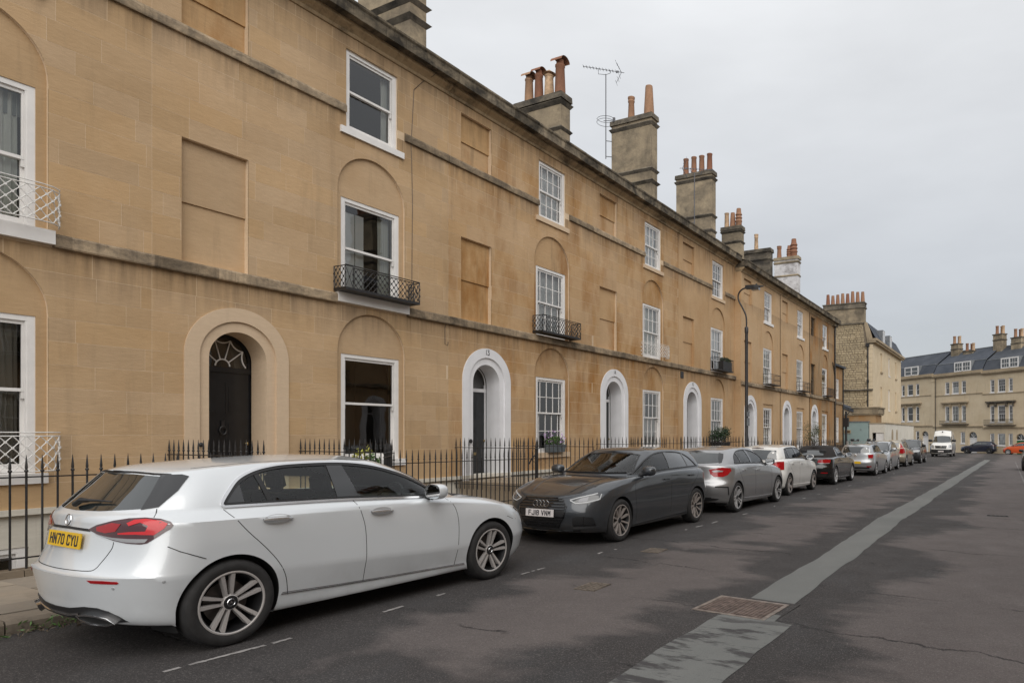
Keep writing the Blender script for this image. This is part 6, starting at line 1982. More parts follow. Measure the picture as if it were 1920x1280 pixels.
# small silver hatchback with roof bars
sp_p = dict(polo_p); sp_p.update(at=(-6.42, 32.2, 90), label='silver small hatchback with roof bars and a yellow rear plate', paint=P_SILVER2, res=.55, cut=True, plate_r=(.60, 'B 8 CBJ'.replace(' ', '') and '', 'plate_yellow', .52, .111, .05, .012),
    wheel=(.315, .225, .205, SEVEN, ('rim_dark', 'rim_silver'), 'sp'), side_trim=[])
sp_p['feats'] = [('tail_light', (.90, .43), [('r', .56, .80), ('r', .72, .80), ('s', -1.74, .80), ('s', -1.70, .97), ('r', .70, .97), ('r', .55, .96)], 'lamp_red', .006), ('reflector', (.9, .43), [('r', .50, .40), ('r', .70, .40), ('r', .70, .45), ('r', .50, .45)], 'lamp_red', .004)]
sp_p['center'] = [('strip', 'bumper_trim', RE, [(-.62, .36), (.62, .36)], 'plastic_black', .10, .006), ('strip', 'bumper_step', RE, [(-.62, .56), (.62, .56)], 'shut', .008)]
sp, sp_root = make_car(sp_p)
for xx in (-.95, -.05):
    q = MB(); q.box(xx - .03, -.62, 1.535, xx + .03, .62, 1.56)
    for s in (-1, 1): q.box(xx - .05, s * .56 - .04, 1.42, xx + .05, s * .56 + .04, 1.54)
    q.build('roof_bar', M['satin'], sp_root)
for yy in (-.45, .30):
    q = MB(); q.box(-1.2, yy - .03, 1.565, .2, yy + .05, 1.60); q.obox((-1.1, yy, 1.63), (.07, 0, .02), (0, .08, 0), (-.01, 0, .035)); q.obox((.1, yy, 1.62), (.05, 0, .02), (0, .06, 0), (0, 0, .03))
    q.build('cycle_carrier', M['plastic_black'], sp_root)
q = MB(); hh = sp.cast(RE, 0, .92); lathe_dir(q, hh[0], hh[1], [(.058, 0), (.062, .006), (.052, .010), (0, .010)], 20); q.build('round_emblem', M['chrome'], sp_root)

# silver people carrier facing us
make_car(dict(at=(-6.62, 37.2, -90), label='pale silver people carrier facing the camera between small silver hatchback and gold estate', group=KERB, res=.5,
    R=-2.1, F=2.12, W=.87, wb=1.30, belt=(1.12, 1.08, 1.02), cowl=(1.32, 1.04), nose=.82, gate=.06, gx=-2.0, gz=1.06, roof=(-1.85, .35, 1.50, 1.55, 1.50), rail=.62, crown=.04, dr=.40, df=.60, paint=P_SILVER2,
    win=[(-1.75, 1.13, 1), (-.3, 1.10), (.4, 1.07), (1.05, 1.04, 1), (.6, 1.30), (.3, 1.44), (-.2, 1.515), (-1.2, 1.50), (-1.65, 1.45)],
    ws=[(-.70, 1.08), (0, 1.06), (.70, 1.08), (.56, 1.48), (0, 1.51), (-.56, 1.48)], pillars=[(-.45, -.5, .05), (-1.3, -1.32, .04)], cut=False, mirror=(.75, 1.05), mirror_size=1.1,
    seams=seams5(-1.4, -.9, -.4, -.35, .95, .98, (1.1, 1.06, 1.0)), handles=[(-1.1, .95), (-.15, .93)],
    wheel=(.325, .23, .205, SEVEN, ('rim_dark', 'rim_silver'), 'mpv'),
    feats=[('headlight', (-.80, .60), [('f', .46, .68), ('f', .68, .70), ('s', 1.72, .80), ('s', 1.62, .92), ('f', .62, .86), ('f', .46, .76)], 'lamp_clear', .005)],
    center=[('panel', 'grille', FR, [(-.36, .66), (.36, .66), (.38, .74), (-.38, .74)], 'plastic_black', .004), ('panel', 'air_intake', FR, [(-.5, .30), (.5, .30), (.45, .42), (-.45, .42)], 'plastic_black', .004)],
    plate_f=(.50, '', 'plate_white', .52, .111, 0, .015)))
# gold tall estate, rear towards us
make_car(dict(at=(-6.78, 43.9, 90), label='gold estate car with tall upright red tail lamps', group=KERB, res=.5,
    R=-2.25, F=2.3, W=.92, wb=1.38, belt=(1.16, 1.10, 1.04), cowl=(1.15, 1.06), nose=.86, gate=.05, gx=-2.15, gz=1.16, roof=(-1.95, .2, 1.55, 1.60, 1.54), rail=.62, crown=.045, dr=.42, df=.62, paint=P_GOLD, clr=.24,
    win=[(-1.75, 1.22, 1), (-.4, 1.13), (.3, 1.10), (.85, 1.07, 1), (.5, 1.28), (.2, 1.44), (-.2, 1.55), (-1.1, 1.545), (-1.6, 1.47)],
    ws=[(-.70, 1.10), (0, 1.08), (.70, 1.10), (.56, 1.52), (0, 1.55), (-.56, 1.52)], rw=[(-.56, 1.18), (.56, 1.18), (.52, 1.48), (-.52, 1.48)], pillars=[(-.45, -.5, .05), (-1.25, -1.30, .05)], cut=False, mirror=(.62, 1.08), mirror_mat=M['plastic_black'],
    seams=seams5(-1.4, -.9, -.4, -.35, .85, .9, (1.12, 1.08, 1.0)), handles=[(-1.1, 1.0), (-.15, .97)],
    wheel=(.36, .24, .225, FIVE, ('rim_dark', 'rim_silver'), 'gold'),
    feats=[('tail_light', (.80, .60), [('r', .58, .84), ('r', .72, .80), ('s', -1.92, .86), ('s', -1.95, 1.05), ('s', -1.86, 1.40), ('r', .60, 1.44), ('r', .62, 1.15)], 'lamp_red', .006)],
    plate_r=(.85, '', 'plate_yellow', .52, .111, .05, .012)))
# dark off-roader facing us
suv, suv_root = make_car(dict(at=(-6.72, 50.6, -90), label='dark off-roader with roof rails facing the camera, beside the white van', group=KERB, res=.5,
    R=-2.2, F=2.22, W=.92, wb=1.33, belt=(1.18, 1.16, 1.12), cowl=(1.15, 1.14), nose=.98, gate=.05, gx=-2.12, gz=1.18, roof=(-2.0, .35, 1.60, 1.66, 1.62), rail=.66, crown=.04, dr=.36, df=.46, nf=2.8, paint=P_DARKSUV, clr=.28, bulge=.68,
    win=[(-1.85, 1.22, 1), (-.4, 1.20), (.3, 1.18), (.88, 1.15, 1), (.6, 1.40), (.35, 1.56), (-.2, 1.62), (-1.3, 1.61), (-1.8, 1.55)],
    ws=[(-.74, 1.18), (0, 1.16), (.74, 1.18), (.62, 1.59), (0, 1.62), (-.62, 1.59)], pillars=[(-.45, -.5, .05), (-1.35, -1.4, .05)], cut=False, mirror=(.68, 1.16), mirror_mat=M['plastic_black'], mirror_size=1.2,
    seams=seams5(-1.4, -.9, -.4, -.35, .85, .9, (1.16, 1.14, 1.1)), handles=[(-1.1, 1.04), (-.15, 1.02)],
    wheel=(.37, .23, .235, FIVE, ('rim_dark', 'rim_silver'), 'suv'),
    feats=[('headlight', (-.85, .53), [('f', .46, .80), ('f', .72, .80), ('s', 1.95, .84), ('s', 1.90, .95), ('f', .70, .95), ('f', .46, .93)], 'lamp_white', .005),
           ('side_intake', (-.85, .53), [('f', .52, .46), ('f', .74, .46), ('f', .74, .58), ('f', .52, .58)], 'plastic_black', .004)],
    center=[('panel', 'grille', FR, [(-.40, .78), (.40, .78), (.42, .93), (-.42, .93)], 'lamp_smoke', .004), ('strip', 'grille_bar', FR, [(-.40, .85), (.40, .85)], 'satin', .03, .01), ('panel', 'air_intake', FR, [(-.6, .36), (.6, .36), (.55, .50), (-.55, .50)], 'plastic_black', .004)]))
for s in (-1, 1):
    q = MB(); q.tube([(-1.7, s * .58, 1.66), (-1.6, s * .58, 1.73), (.1, s * .58, 1.75), (.2, s * .58, 1.68)], .018, 6); q.build('roof_rail', M['satin'], suv_root)
# white panel van facing us
van, van_root = make_car(dict(at=(-6.45, 73.0, -90), van=True, cat='van', label='white high-roof panel van facing the camera', group=None, res=.6,
    R=-2.9, F=2.85, W=.98, wb=1.83, belt=(1.62, 1.52, 1.42), cowl=(2.05, 1.42), nose=1.14, gate=.0, gx=-2.88, gz=1.62, roof=(-2.85, .75, 2.60, 2.62, 2.50), rail=.78, crown=.09, dr=.20, df=.62, nr=5, nf=2.6, rdr=.2, paint=P_WHITE, clr=.30, bulge=.75, shoulder=.08,
    win=[(.55, 1.56, 1), (1.0, 1.53), (1.62, 1.47, 1), (1.42, 1.80), (1.15, 2.0), (.85, 2.06), (.58, 2.05, 1)],
    ws=[(-.80, 1.46), (0, 1.42), (.80, 1.46), (.74, 1.80), (.70, 2.06), (.3, 2.10), (0, 2.11), (-.3, 2.10), (-.70, 2.06), (-.74, 1.80)], cut=False, mirror=(1.45, 1.50), mirror_mat=M['plastic_black'], mirror_size=1.7,
    seams=[[(.48, 2.3), (.48, 1.4), (.46, .45)], [(1.75, 1.4), (1.7, .9), (1.62, .45)], [(-.9, 2.4), (-.9, .45)]], handles=[(.62, 1.30)], handle_mat=M['plastic_black'],
    wheel=(.36, .215, .225, SEVEN, ('rim_dark', 'rim_silver'), 'van'),
    feats=[('headlight', (-.85, .53), [('f', .60, .86), ('f', .78, .88), ('s', 2.48, .95), ('s', 2.40, 1.20), ('f', .80, 1.22), ('f', .66, 1.16)], 'lamp_clear', .006),
           ('bumper_corner', (-.80, .60), [('f', .50, .42), ('f', .80, .42), ('s', 2.2, .45), ('s', 2.2, .74), ('f', .80, .76), ('f', .50, .76)], 'plastic_black', .006)],
    center=[('panel', 'front_bumper', FR, [(-.62, .40), (.62, .40), (.62, .76), (-.62, .76)], 'plastic_black', .007), ('panel', 'grille', FR, [(-.50, .84), (.50, .84), (.56, 1.12), (-.56, 1.12)], 'plastic_black', .006)] +
           [('strip', 'grille_bar', FR, [(-.5, z_), (.5, z_)], 'lamp_smoke', .03, .012) for z_ in (.90, .97, 1.04)],
    plate_f=(.56, '', 'plate_white', .52, .111, 0, .02)))
q = MB(); hh = van.cast(FR, 0, 1.00); lathe_dir(q, hh[0] + Vector((.02, 0, 0)), (1, 0, 0), [(.09, 0), (.09, .008), (.07, .012), (0, .012)], 20); q.build('round_emblem', M['chrome'], van_root)
q = MB(); q.obox((1.05, .0, 2.50), (.05, 0, .03), (0, .06, 0), (-.02, 0, .04)); q.build('roof_lamp', M['plastic_black'], van_root)
# cars on the cross street
far_hatch = dict(res=.45, cut=False, mirror_mat=M['plastic_black'])
make_car(dict(far_hatch, at=(-3.95, 93.0, 172), label='dark navy crossover parked across the end of the street', group='cars across the end of the street',
    R=-2.2, F=2.2, W=.92, wb=1.33, belt=(1.14, 1.06, 1.02), cowl=(1.15, 1.04), nose=.84, gate=.06, gx=-2.0, gz=1.16, roof=(-1.75, .2, 1.47, 1.55, 1.50), rail=.60, crown=.05, paint=P_NAVY, clr=.24,
    win=[(-1.35, 1.20, 1), (-.4, 1.10), (.3, 1.07), (.86, 1.05, 1), (.45, 1.28), (.15, 1.42), (-.2, 1.50), (-.9, 1.46)], ws=[(-.68, 1.08), (0, 1.06), (.68, 1.08), (.54, 1.47), (0, 1.50), (-.54, 1.47)], rw=[(-.52, 1.20), (.52, 1.20), (.46, 1.40), (-.46, 1.40)],
    pillars=[(-.40, -.45, .05)], seams=seams5(-1.3, -.9, -.35, -.3, .85, .9, (1.12, 1.05, 1.0)), handles=[(-.1, .95)], mirror=(.62, 1.06), wheel=(.35, .235, .225, FIVE, ('rim_dark', 'rim_dark'), 'x1'),
    side_trim=[([(-.95, .36), (.95, .34)], 'satin', .03)],
    feats=[('tail_light', (.8, .6), [('r', .40, 1.0), ('r', .70, .98), ('s', -1.80, 1.0), ('s', -1.55, 1.10), ('s', -1.75, 1.14), ('r', .66, 1.10)], 'lamp_dark', .006), ('headlight', (-.8, .6), [('f', .5, .78), ('s', 1.7, .86), ('s', 1.6, .92), ('f', .55, .84)], 'lamp_clear', .006)],
    plate_r=(.80, '', 'plate_yellow', .52, .111, .05, .012)))
make_car(dict(far_hatch, at=(0.85, 88.6, 168), label='bright orange hatchback at the right end of the street', group='cars across the end of the street',
    R=-2.0, F=2.0, W=.87, wb=1.27, belt=(1.06, 1.0, .96), cowl=(1.20, 1.0), nose=.78, gate=.06, gx=-1.9, gz=1.08, roof=(-1.6, .3, 1.36, 1.43, 1.38), rail=.58, crown=.045, paint=P_ORANGE,
    win=[(-1.25, 1.12, 1), (-.4, 1.04), (.3, 1.01), (.95, .99, 1), (.55, 1.20), (.2, 1.32), (-.2, 1.38), (-.9, 1.34)], ws=[(-.66, 1.03), (0, 1.01), (.66, 1.03), (.52, 1.35), (0, 1.38), (-.52, 1.35)], rw=[(-.5, 1.12), (.5, 1.12), (.46, 1.32), (-.46, 1.32)],
    pillars=[(-.36, -.42, .05)], seams=seams5(-1.2, -.9, -.3, -.26, .85, .88, (1.04, 1.0, .95)), handles=[(-.05, .9)], mirror=(.7, 1.0), wheel=(.32, .22, .205, SEVEN, ('rim_dark', 'rim_silver'), 'or'),
    feats=[('headlight', (-.8, .6), [('f', .5, .70), ('s', 1.55, .80), ('s', 1.40, .87), ('f', .6, .80)], 'lamp_clear', .006), ('tail_light', (.8, .6), [('r', .5, .85), ('s', -1.65, .86), ('s', -1.5, .98), ('r', .6, .96)], 'lamp_red', .006)]))
make_car(dict(far_hatch, at=(-8.6, 90.5, -90), label='blue car mostly hidden between dark off-roader and white van', group=None,
    R=-2.0, F=2.0, W=.87, wb=1.27, belt=(1.10, 1.06, 1.02), cowl=(1.15, 1.05), nose=.86, gate=.06, gx=-1.9, gz=1.1, roof=(-1.6, .3, 1.48, 1.54, 1.49), rail=.58, crown=.045, paint=P_BLUE,
    win=[(-1.25, 1.15, 1), (-.4, 1.10), (.3, 1.07), (.92, 1.05, 1), (.55, 1.28), (.2, 1.42), (-.2, 1.49), (-.9, 1.45)], ws=[(-.66, 1.09), (0, 1.07), (.66, 1.09), (.52, 1.46), (0, 1.49), (-.52, 1.46)],
    pillars=[(-.36, -.42, .05)], wheel=(.33, .22, .205, SEVEN, ('rim_dark', 'rim_silver'), 'or'), mirror=(.65, 1.06)))
make_car(dict(far_hatch, at=(1.30, 41.6, -90), label='black car cut off by the right edge of the picture', group=None,
    R=-2.0, F=2.0, W=.88, wb=1.30, belt=(1.04, 1.0, .96), cowl=(1.15, .99), nose=.76, gate=.06, gx=-1.9, gz=1.04, roof=(-1.6, .25, 1.33, 1.40, 1.36), rail=.58, crown=.04, paint=P_BLACK,
    win=[(-1.35, 1.07, 1), (-.4, 1.04), (.3, 1.01), (.88, .99, 1), (.5, 1.18), (.2, 1.29), (-.2, 1.35), (-.9, 1.32)], ws=[(-.66, 1.03), (0, 1.01), (.66, 1.03), (.52, 1.33), (0, 1.36), (-.52, 1.33)],
    pillars=[(-.36, -.42, .05)], wheel=(.33, .23, .215, TEN, ('rim_dark', 'rim_dark'), 'rb'), mirror=(.62, 1.0),
    feats=[('headlight', (-.8, .6), [('f', .5, .66), ('s', 1.6, .74), ('s', 1.5, .80), ('f', .6, .74)], 'lamp_smoke', .006)]))
# ------------------------------------------------------------------ end of the terrace, annex, gable house, far terrace
h18 = HOUSE[18]
q = MB(); q.box(-.42, 4.72, -2.3, 0.0, 5.62, 9.64); q.box(-11, 5.56, -2.3, -.42, 5.62, 9.64); q.build('end_pier', M['ashlar_stained'], h18)
q = MB(); q.box(-11, 4.72, 9.64, .18, 5.70, 9.85); q.box(-11, 4.72, 9.85, .38, 5.85, 10.15); q.build('cornice', M['cornice'], h18)
q = MB(); q.box(-.01, 4.72, 4.2, .08, 5.66, 4.4); q.build('string_course', M['string'], h18)
q = MB(); q.tube([(.10, 5.35, 9.7), (.06, 5.30, 9.3), (.06, 5.30, -1.5)], .055, 8); q.build('downpipe', M['iron'], h18)
q = MB(); q.tube([(.06, 4.62, 7.0), (.05, 5.25, 6.2)], .035, 6); q.build('waste_pipe', M['iron'], h18)
chimney(HOUSE[13], 19.35 - 12.79 - .05 - 6.02 + 4.3, (-1.55, -1.95), 10.0, 11.55, .45, ((11.25, .08, .05),), [(-1.7, .62, .12, 'taper')], mat='chimney')
chimney(HOUSE[16], 33.0 - 30.82, (-1.4, -2.5), 9.9, 13.05, .5, ((12.2, .09, .07), (12.78, .09, .08)), [(-2.3, .85, .12, 'plain', 'terracotta_pale'), (-1.95, .82, .12, 'taper'), (-1.6, 1.0, .13, 'louvre')], mat='chimney')
chimney(HOUSE[17], -1.30, (-.60, -2.25), 9.9, 12.35, .5, ((11.75, .09, .06),), [(-1.5, .95, .10, 'band', 'terracotta_pale')], mat='chimney_dark')
chimney(HOUSE[17], 4.95, (-.85, -2.45), 9.9, 13.45, .55, ((12.2, .06, .05), (13.1, .10, .06)), [(-2.2, .85, .13, 'band'), (-1.2, 1.2, .17, 'louvre'), (-1.5, .8, .14, 'louvre')], mat='chimney_white', cap='chimney')

annex = empty('annex_building', (-11.9, 48.5, -0.25), label='narrow two-storey stained stone annex at the far end of the terrace', cat='building')
ops = [dict(y0=.95, y1=1.85, zb=4.5, zt=6.0), dict(y0=.95, y1=1.85, zb=1.2, zt=3.1)]
q = MB()
for z0, z1 in ((-1.0, 1.2), (1.2, 3.1), (3.1, 4.5), (4.5, 6.0), (6.0, 6.9)):
    for p in course_polys(-.3, 3.1, z0, z1, ops): q.prism(p, 0, -.3)
q.box(-5, 3.04, -1, -.3, 3.1, 6.9)
q.build('wall', M['ashlar_stained'], annex)
q = MB(); q.box(-5, -.3, 6.9, .22, 3.3, 7.05); q.add([(.2, -.3, 7.05), (.2, 3.3, 7.05), (-3, 3.3, 8.0), (-3, -.3, 8.0)], [(0, 1, 2, 3)]); q.build('roof', M['slate'], annex)
q = MB(); q.box(-.01, -.3, 4.1, .07, 3.12, 4.3); q.build('string_course', M['string'], annex)
for z0, z1 in ((4.5, 6.0), (1.2, 3.1)): make_window('window', .45, z0, z1, (.5, .5), None, (2, 2), annex, (-.02, 1.4, 0), False, [('blind', z0 + .1, 'blind')])
q = MB(); q.tube([(.06, 3.0, 7.0), (.06, 3.0, -1)], .05, 8); q.build('downpipe', M['iron'], annex)
q = MB(); q.tube([(.25, 3.15, 3.6), (.25, 3.15, -1.2)], .09, 8); q.box(.05, 2.95, 2.4, .45, 3.35, 3.1); q.tube([(.25, 3.15, 3.3), (.5, 3.1, 3.5), (.45, 3.1, 3.9)], .04, 6)
o = q.build('service_post', M['iron']); o.location = (-11.9, 48.5, -.25); setp(o, 'black iron post with boxes between annex and teal wall', 'post')

# --- rubble gable house
GY, GXF = 58.0, -10.82
gh = empty('gable_house', (GXF, GY, G(GY)), label='tall house with rubble stone gable and a row of eight chimney pots', cat='house')
g0 = G(GY)
Z_ = lambda z: z - g0
def gsheet(name, poly, mat, y=0.0, th=.3, parent=gh):
    """outline (x,z) in the gable plane, local; faces the camera (-y)"""
    n = len(poly)
    vs = [(x, y, z) for x, z in poly] + [(x, y + th, z) for x, z in poly]
    fs = [tuple(range(n)), tuple(range(2 * n - 1, n - 1, -1))] + [(i, n + i, n + (i + 1) % n, (i + 1) % n) for i in range(n)]
    q = MB(); q.add(vs, fs); me = q.mesh(name, M[mat])
    bm = bmesh.new(); bm.from_mesh(me); bmesh.ops.recalc_face_normals(bm, faces=bm.faces); bm.to_mesh(me); bm.free()
    return link_mesh(name, me, parent)
GP = [(0, Z_(-1)), (0, Z_(9.45)), (-.30, Z_(10.6)), (-.55, Z_(11.2)), (-4.4, Z_(11.2)), (-4.4, Z_(-1))]
gsheet('wall', GP, 'rubble_joint')
# rubble face, stones too small to pick apart: one part of real stones
q = MB(); Rr = random.Random(3)
z = Z_(3.2)
while z < Z_(11.15):
    hgt = Rr.uniform(.13, .26)
    x = -4.4 + Rr.uniform(0, .2)
    xr_lim = -.42 if z < Z_(9.0) else -.62 - (z - Z_(9.0)) * .10
    while x < xr_lim:
        L_ = Rr.uniform(.18, .52)
        a, b = x + .018, min(x + L_, xr_lim) - .018
        if b - a > .07:
            za, zb = z + .014, z + hgt - .014
            d = Rr.uniform(.015, .055); j = lambda: Rr.uniform(-.014, .014)
            pts = [(a + j(), za + j()), (b + j(), za + j()), (b + j(), zb + j()), (a + j(), zb + j())]
            vs = [(p[0], -.001, p[1]) for p in pts]; cx_, cz_ = (a + b) / 2, (za + zb) / 2
            vs += [(cx_ + (p[0] - cx_) * .86, -d, cz_ + (p[1] - cz_) * .80) for p in pts]
            q.add(vs, [(4, 5, 6, 7)] + [(i, (i + 1) % 4, 4 + (i + 1) % 4, 4 + i) for i in range(4)])
        x += L_
    z += hgt
o = q.build('rubble_stones', M['rubble'], gh); o['kind'] = 'stuff'
# dressed quoins and coping
z = Z_(.5); k = 0
while z < Z_(9.3):
    w_ = .42 if k % 2 else .62
    q = MB(); q.box(-w_, -.035, z + .006, .01, .3, z + .394); q.build('quoin', M['far_stone'], gh); z += .40; k += 1
gsheet('gable_coping', [(.06, Z_(9.42)), (-.28, Z_(10.66)), (-.52, Z_(11.26)), (-.72, Z_(11.26)), (-.62, Z_(10.6)), (-.40, Z_(9.42))], 'far_trim', y=-.07, th=.5)
st = MB(); st.box(-4.25, -.05, Z_(11.2), -.72, .85, Z_(12.55)); cs = st.build('chimney_stack', M['chimney'], gh)
st = MB(); st.box(-4.3, -.10, Z_(11.12), -.66, .9, Z_(11.24)); st.build('base_band', M['chimney_dark'], cs)
st = MB(); st.box(-4.33, -.13, Z_(12.5), -.64, .92, Z_(12.62)); st.box(-4.28, -.08, Z_(12.62), -.69, .88, Z_(12.93)); st.box(-4.33, -.13, Z_(12.93), -.64, .92, Z_(13.02)); st.build('coping', M['chimney_dark'], cs)
for i in range(8):
    q = MB(); hh = Rr.uniform(.84, .98) if i != 5 else 1.05; r = .15
    q.lathe([(r * 1.25, 0), (r * 1.2, hh * .15), (r * .88, hh * .96), (r * .85, hh), (r * .65, hh), (r * .65, hh * .5)], 12, (-3.95 + i * .435, .38, Z_(13.02)))
    q.build('chimney_pot', M['terracotta'], cs, smooth=40)
# street front of the gable house
ops = []
wl = [(4.2, .42), (8.6, .42), (12.6, .36)]
for (c, w_) in wl:
    ops += [dict(y0=c - w_, y1=c + w_, zb=Z_(7.24), zt=Z_(8.95)), dict(y0=c - w_, y1=c + w_, zb=Z_(3.9), zt=Z_(5.88))]
q = MB()
zs = [Z_(-1), Z_(3.9), Z_(5.88), Z_(7.24), Z_(8.95), Z_(9.45)]
for a, b in zip(zs, zs[1:]):
    for p in course_polys(.3, 16.0, a, b, ops): q.prism(p, 0, -.3)
q.build('front_wall', M['far_stone'], gh)
for i, (c, w_) in enumerate(wl):
    for za, zb in ((7.24, 8.95), (3.9, 5.88)):
        if i == 1: make_window('window', w_, Z_(za), Z_(zb), (.5, .5), None, (2, 2), gh, (-.05, c, 0), False, None, sill=(.08, Z_(za), .12, .08))
        else:
            p = MB(); p.box(-.28, c - w_, Z_(za), -.12, c + w_, Z_(zb)); p.build('blind_panel', M['far_stone'], gh)
            p = MB(); p.box(-.2, c - w_ - .1, Z_(za) - .12, .10, c + w_ + .1, Z_(za)); p.build('sill', M['far_trim'], gh)
q = MB(); q.box(-.3, -.12, Z_(9.45), .30, 16.2, Z_(9.60)); q.box(-.3, -.14, Z_(9.60), .40, 16.25, Z_(9.80)); q.build('cornice', M['far_trim'], gh)
q = MB(); q.add([(.25, .3, Z_(9.8)), (.25, 16.2, Z_(9.8)), (-.55, 16.2, Z_(11.3)), (-.55, .3, Z_(11.3)), (-5, 16.2, Z_(11.6)), (-5, .3, Z_(11.6))], [(0, 1, 2, 3), (3, 2, 4, 5)])
q.build('mansard_roof', M['slate'], gh)
for c in (4.4, 8.2):
    d = MB(); d.box(-1.0, c - .55, Z_(9.85), .20, c + .55, Z_(11.05)); dm = d.build('dormer', M['lead'], gh)
    d = MB(); d.box(.20, c - .50, Z_(9.95), .22, c - .42, Z_(10.95)); d.box(.20, c + .42, Z_(9.95), .22, c + .5, Z_(10.95)); d.box(.20, c - .42, Z_(10.87), .22, c + .42, Z_(10.95)); d.box(.20, c - .02, Z_(9.95), .22, c + .02, Z_(10.87)); d.build('window_frame', M['paint_white'], dm)
    d = MB(); d.box(.201, c - .42, Z_(9.95), .21, c + .42, Z_(10.87)); d.build('pane', M['carglass_opaque'], dm)
q = MB(); q.box(-3.0, 15.2, Z_(9.8), -.6, 16.0, Z_(11.1)); cs2 = q.build('chimney_stack', M['chimney_dark'], gh)
q = MB(); q.box(-2.8, 15.3, Z_(11.1), -.9, 15.9, Z_(11.75)); q.build('brick_pots', M['brickred'], cs2)
q = MB(); q.tube([(-.38, -.09, Z_(9.4)), (-.38, -.09, Z_(3.3))], .06, 8); q.box(-.52, -.22, Z_(9.1), -.24, -.03, Z_(9.4)); q.box(-.47, -.16, Z_(6.0), -.29, -.03, Z_(6.25)); q.build('downpipe', M['iron'], gh)
q = MB(); q.box(-4.4, -.20, Z_(5.34), .05, -.03, Z_(5.46)); q.build('drip_course', M['chimney_dark'], gh)
# --- low extension, teal wall, cream garage
ex = empty('extension_building', (-10.6, 55.2, G(55)), label='low stone lean-to with sloping slate roof under the rubble gable', cat='building')
e0 = G(55)
q = MB(); q.box(-4.5, 0, -.4, .55, 2.7, 3.15 - e0); q.build('wall', M['ashlar_stained'], ex)
q = MB(); q.box(-4.5, -.10, 3.15 - e0, .72, 2.75, 3.26 - e0); q.box(-1.3, -.14, 3.26 - e0, .78, 2.75, 3.70 - e0); q.box(-1.4, -.2, 3.70 - e0, .86, 2.75, 3.80 - e0); q.build('parapet', M['chimney'], ex)
q = MB(); q.add([(-4.6, -.15, 5.0 - e0), (-1.2, -.15, 3.62 - e0), (-1.2, 2.8, 3.62 - e0), (-4.6, 2.8, 5.0 - e0), (-4.6, -.15, 4.75 - e0), (-1.2, -.15, 3.38 - e0)], [(0, 1, 2, 3), (0, 4, 5, 1)]); q.build('roof', M['slate'], ex)
q = MB(); q.add([(-4.6, -.02, 3.1 - e0), (-1.2, -.02, 3.1 - e0), (-1.2, -.02, 3.5 - e0), (-4.6, -.02, 4.9 - e0)], [(0, 1, 2, 3)]); q.build('gable_wall', M['rubble'], ex)
tw = empty('teal_outbuilding', (-10.5, 54.5, G(54.5)), label='flat teal painted outbuilding wall with small vent', cat='building')
t0 = G(54.5)
q = MB(); q.box(-2.6, 0, -.2, 0, .6, 2.55 - t0); q.build('wall', M['teal'], tw)
q = MB(); q.box(-2.62, -.04, 2.55 - t0, .03, .64, 2.63 - t0); q.build('coping', M['lead'], tw)
q = MB(); q.box(-1.95, -.05, 1.64 - t0, -1.40, 0, 1.92 - t0); v = q.build('vent', M['far_trim'], tw)
q = MB(); q.box(-1.88, -.055, 1.70 - t0, -1.47, -.03, 1.86 - t0); q.build('vent_opening', M['room_brown'], v)
q = MB(); q.lathe([(.05, 0), (.05, .03), (0, .03)], 10, (-.6, -.03, 1.95 - t0), 'y'); q.build('wall_lamp', M['lead'], tw)
ga = empty('garage', (-9.2, 54.6, G(54.6)), label='cream rendered garage with white door and dark doorway', cat='garage')
ops = [dict(y0=-.97, y1=-.07, zb=-.3, zt=1.69 - t0)]
q = MB()
def face_y(mb, x0, x1, z0, z1, y, th=.15): mb.box(x0, y, z0, x1, y + th, z1)
face_y(q, -1.24, -1.0, -.3, 2.42 - t0, 0); face_y(q, -1.0, -.10, 1.69 - t0, 2.42 - t0, 0); face_y(q, -.10, 0.0, -.3, 2.42 - t0, 0)
q.box(-.15, .15, -.3, 0, 17.0, 2.42 - t0)
q.build('wall', M['render_white'], ga)
q = MB(); q.box(-1.26, -.04, 2.42 - t0, .06, 17.1, 2.52 - t0); q.build('coping', M['far_trim'], ga)
q = MB(); q.box(-.72, .06, -.3, -.10, .10, 1.69 - t0); q.build('garage_door', M['paint_white'], ga)
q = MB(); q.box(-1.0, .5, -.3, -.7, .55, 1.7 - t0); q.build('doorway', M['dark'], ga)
for c in (3.6, 6.0):
    q = MB(); q.prism([(c - .45, -.2), (c + .45, -.2)] + [(c + .45 * math.cos(a), 1.55 - t0 + .45 * math.sin(a)) for a in [i * math.pi / 12 for i in range(13)]], .012, -.05); q.build('arched_recess', M['far_trim'], ga)
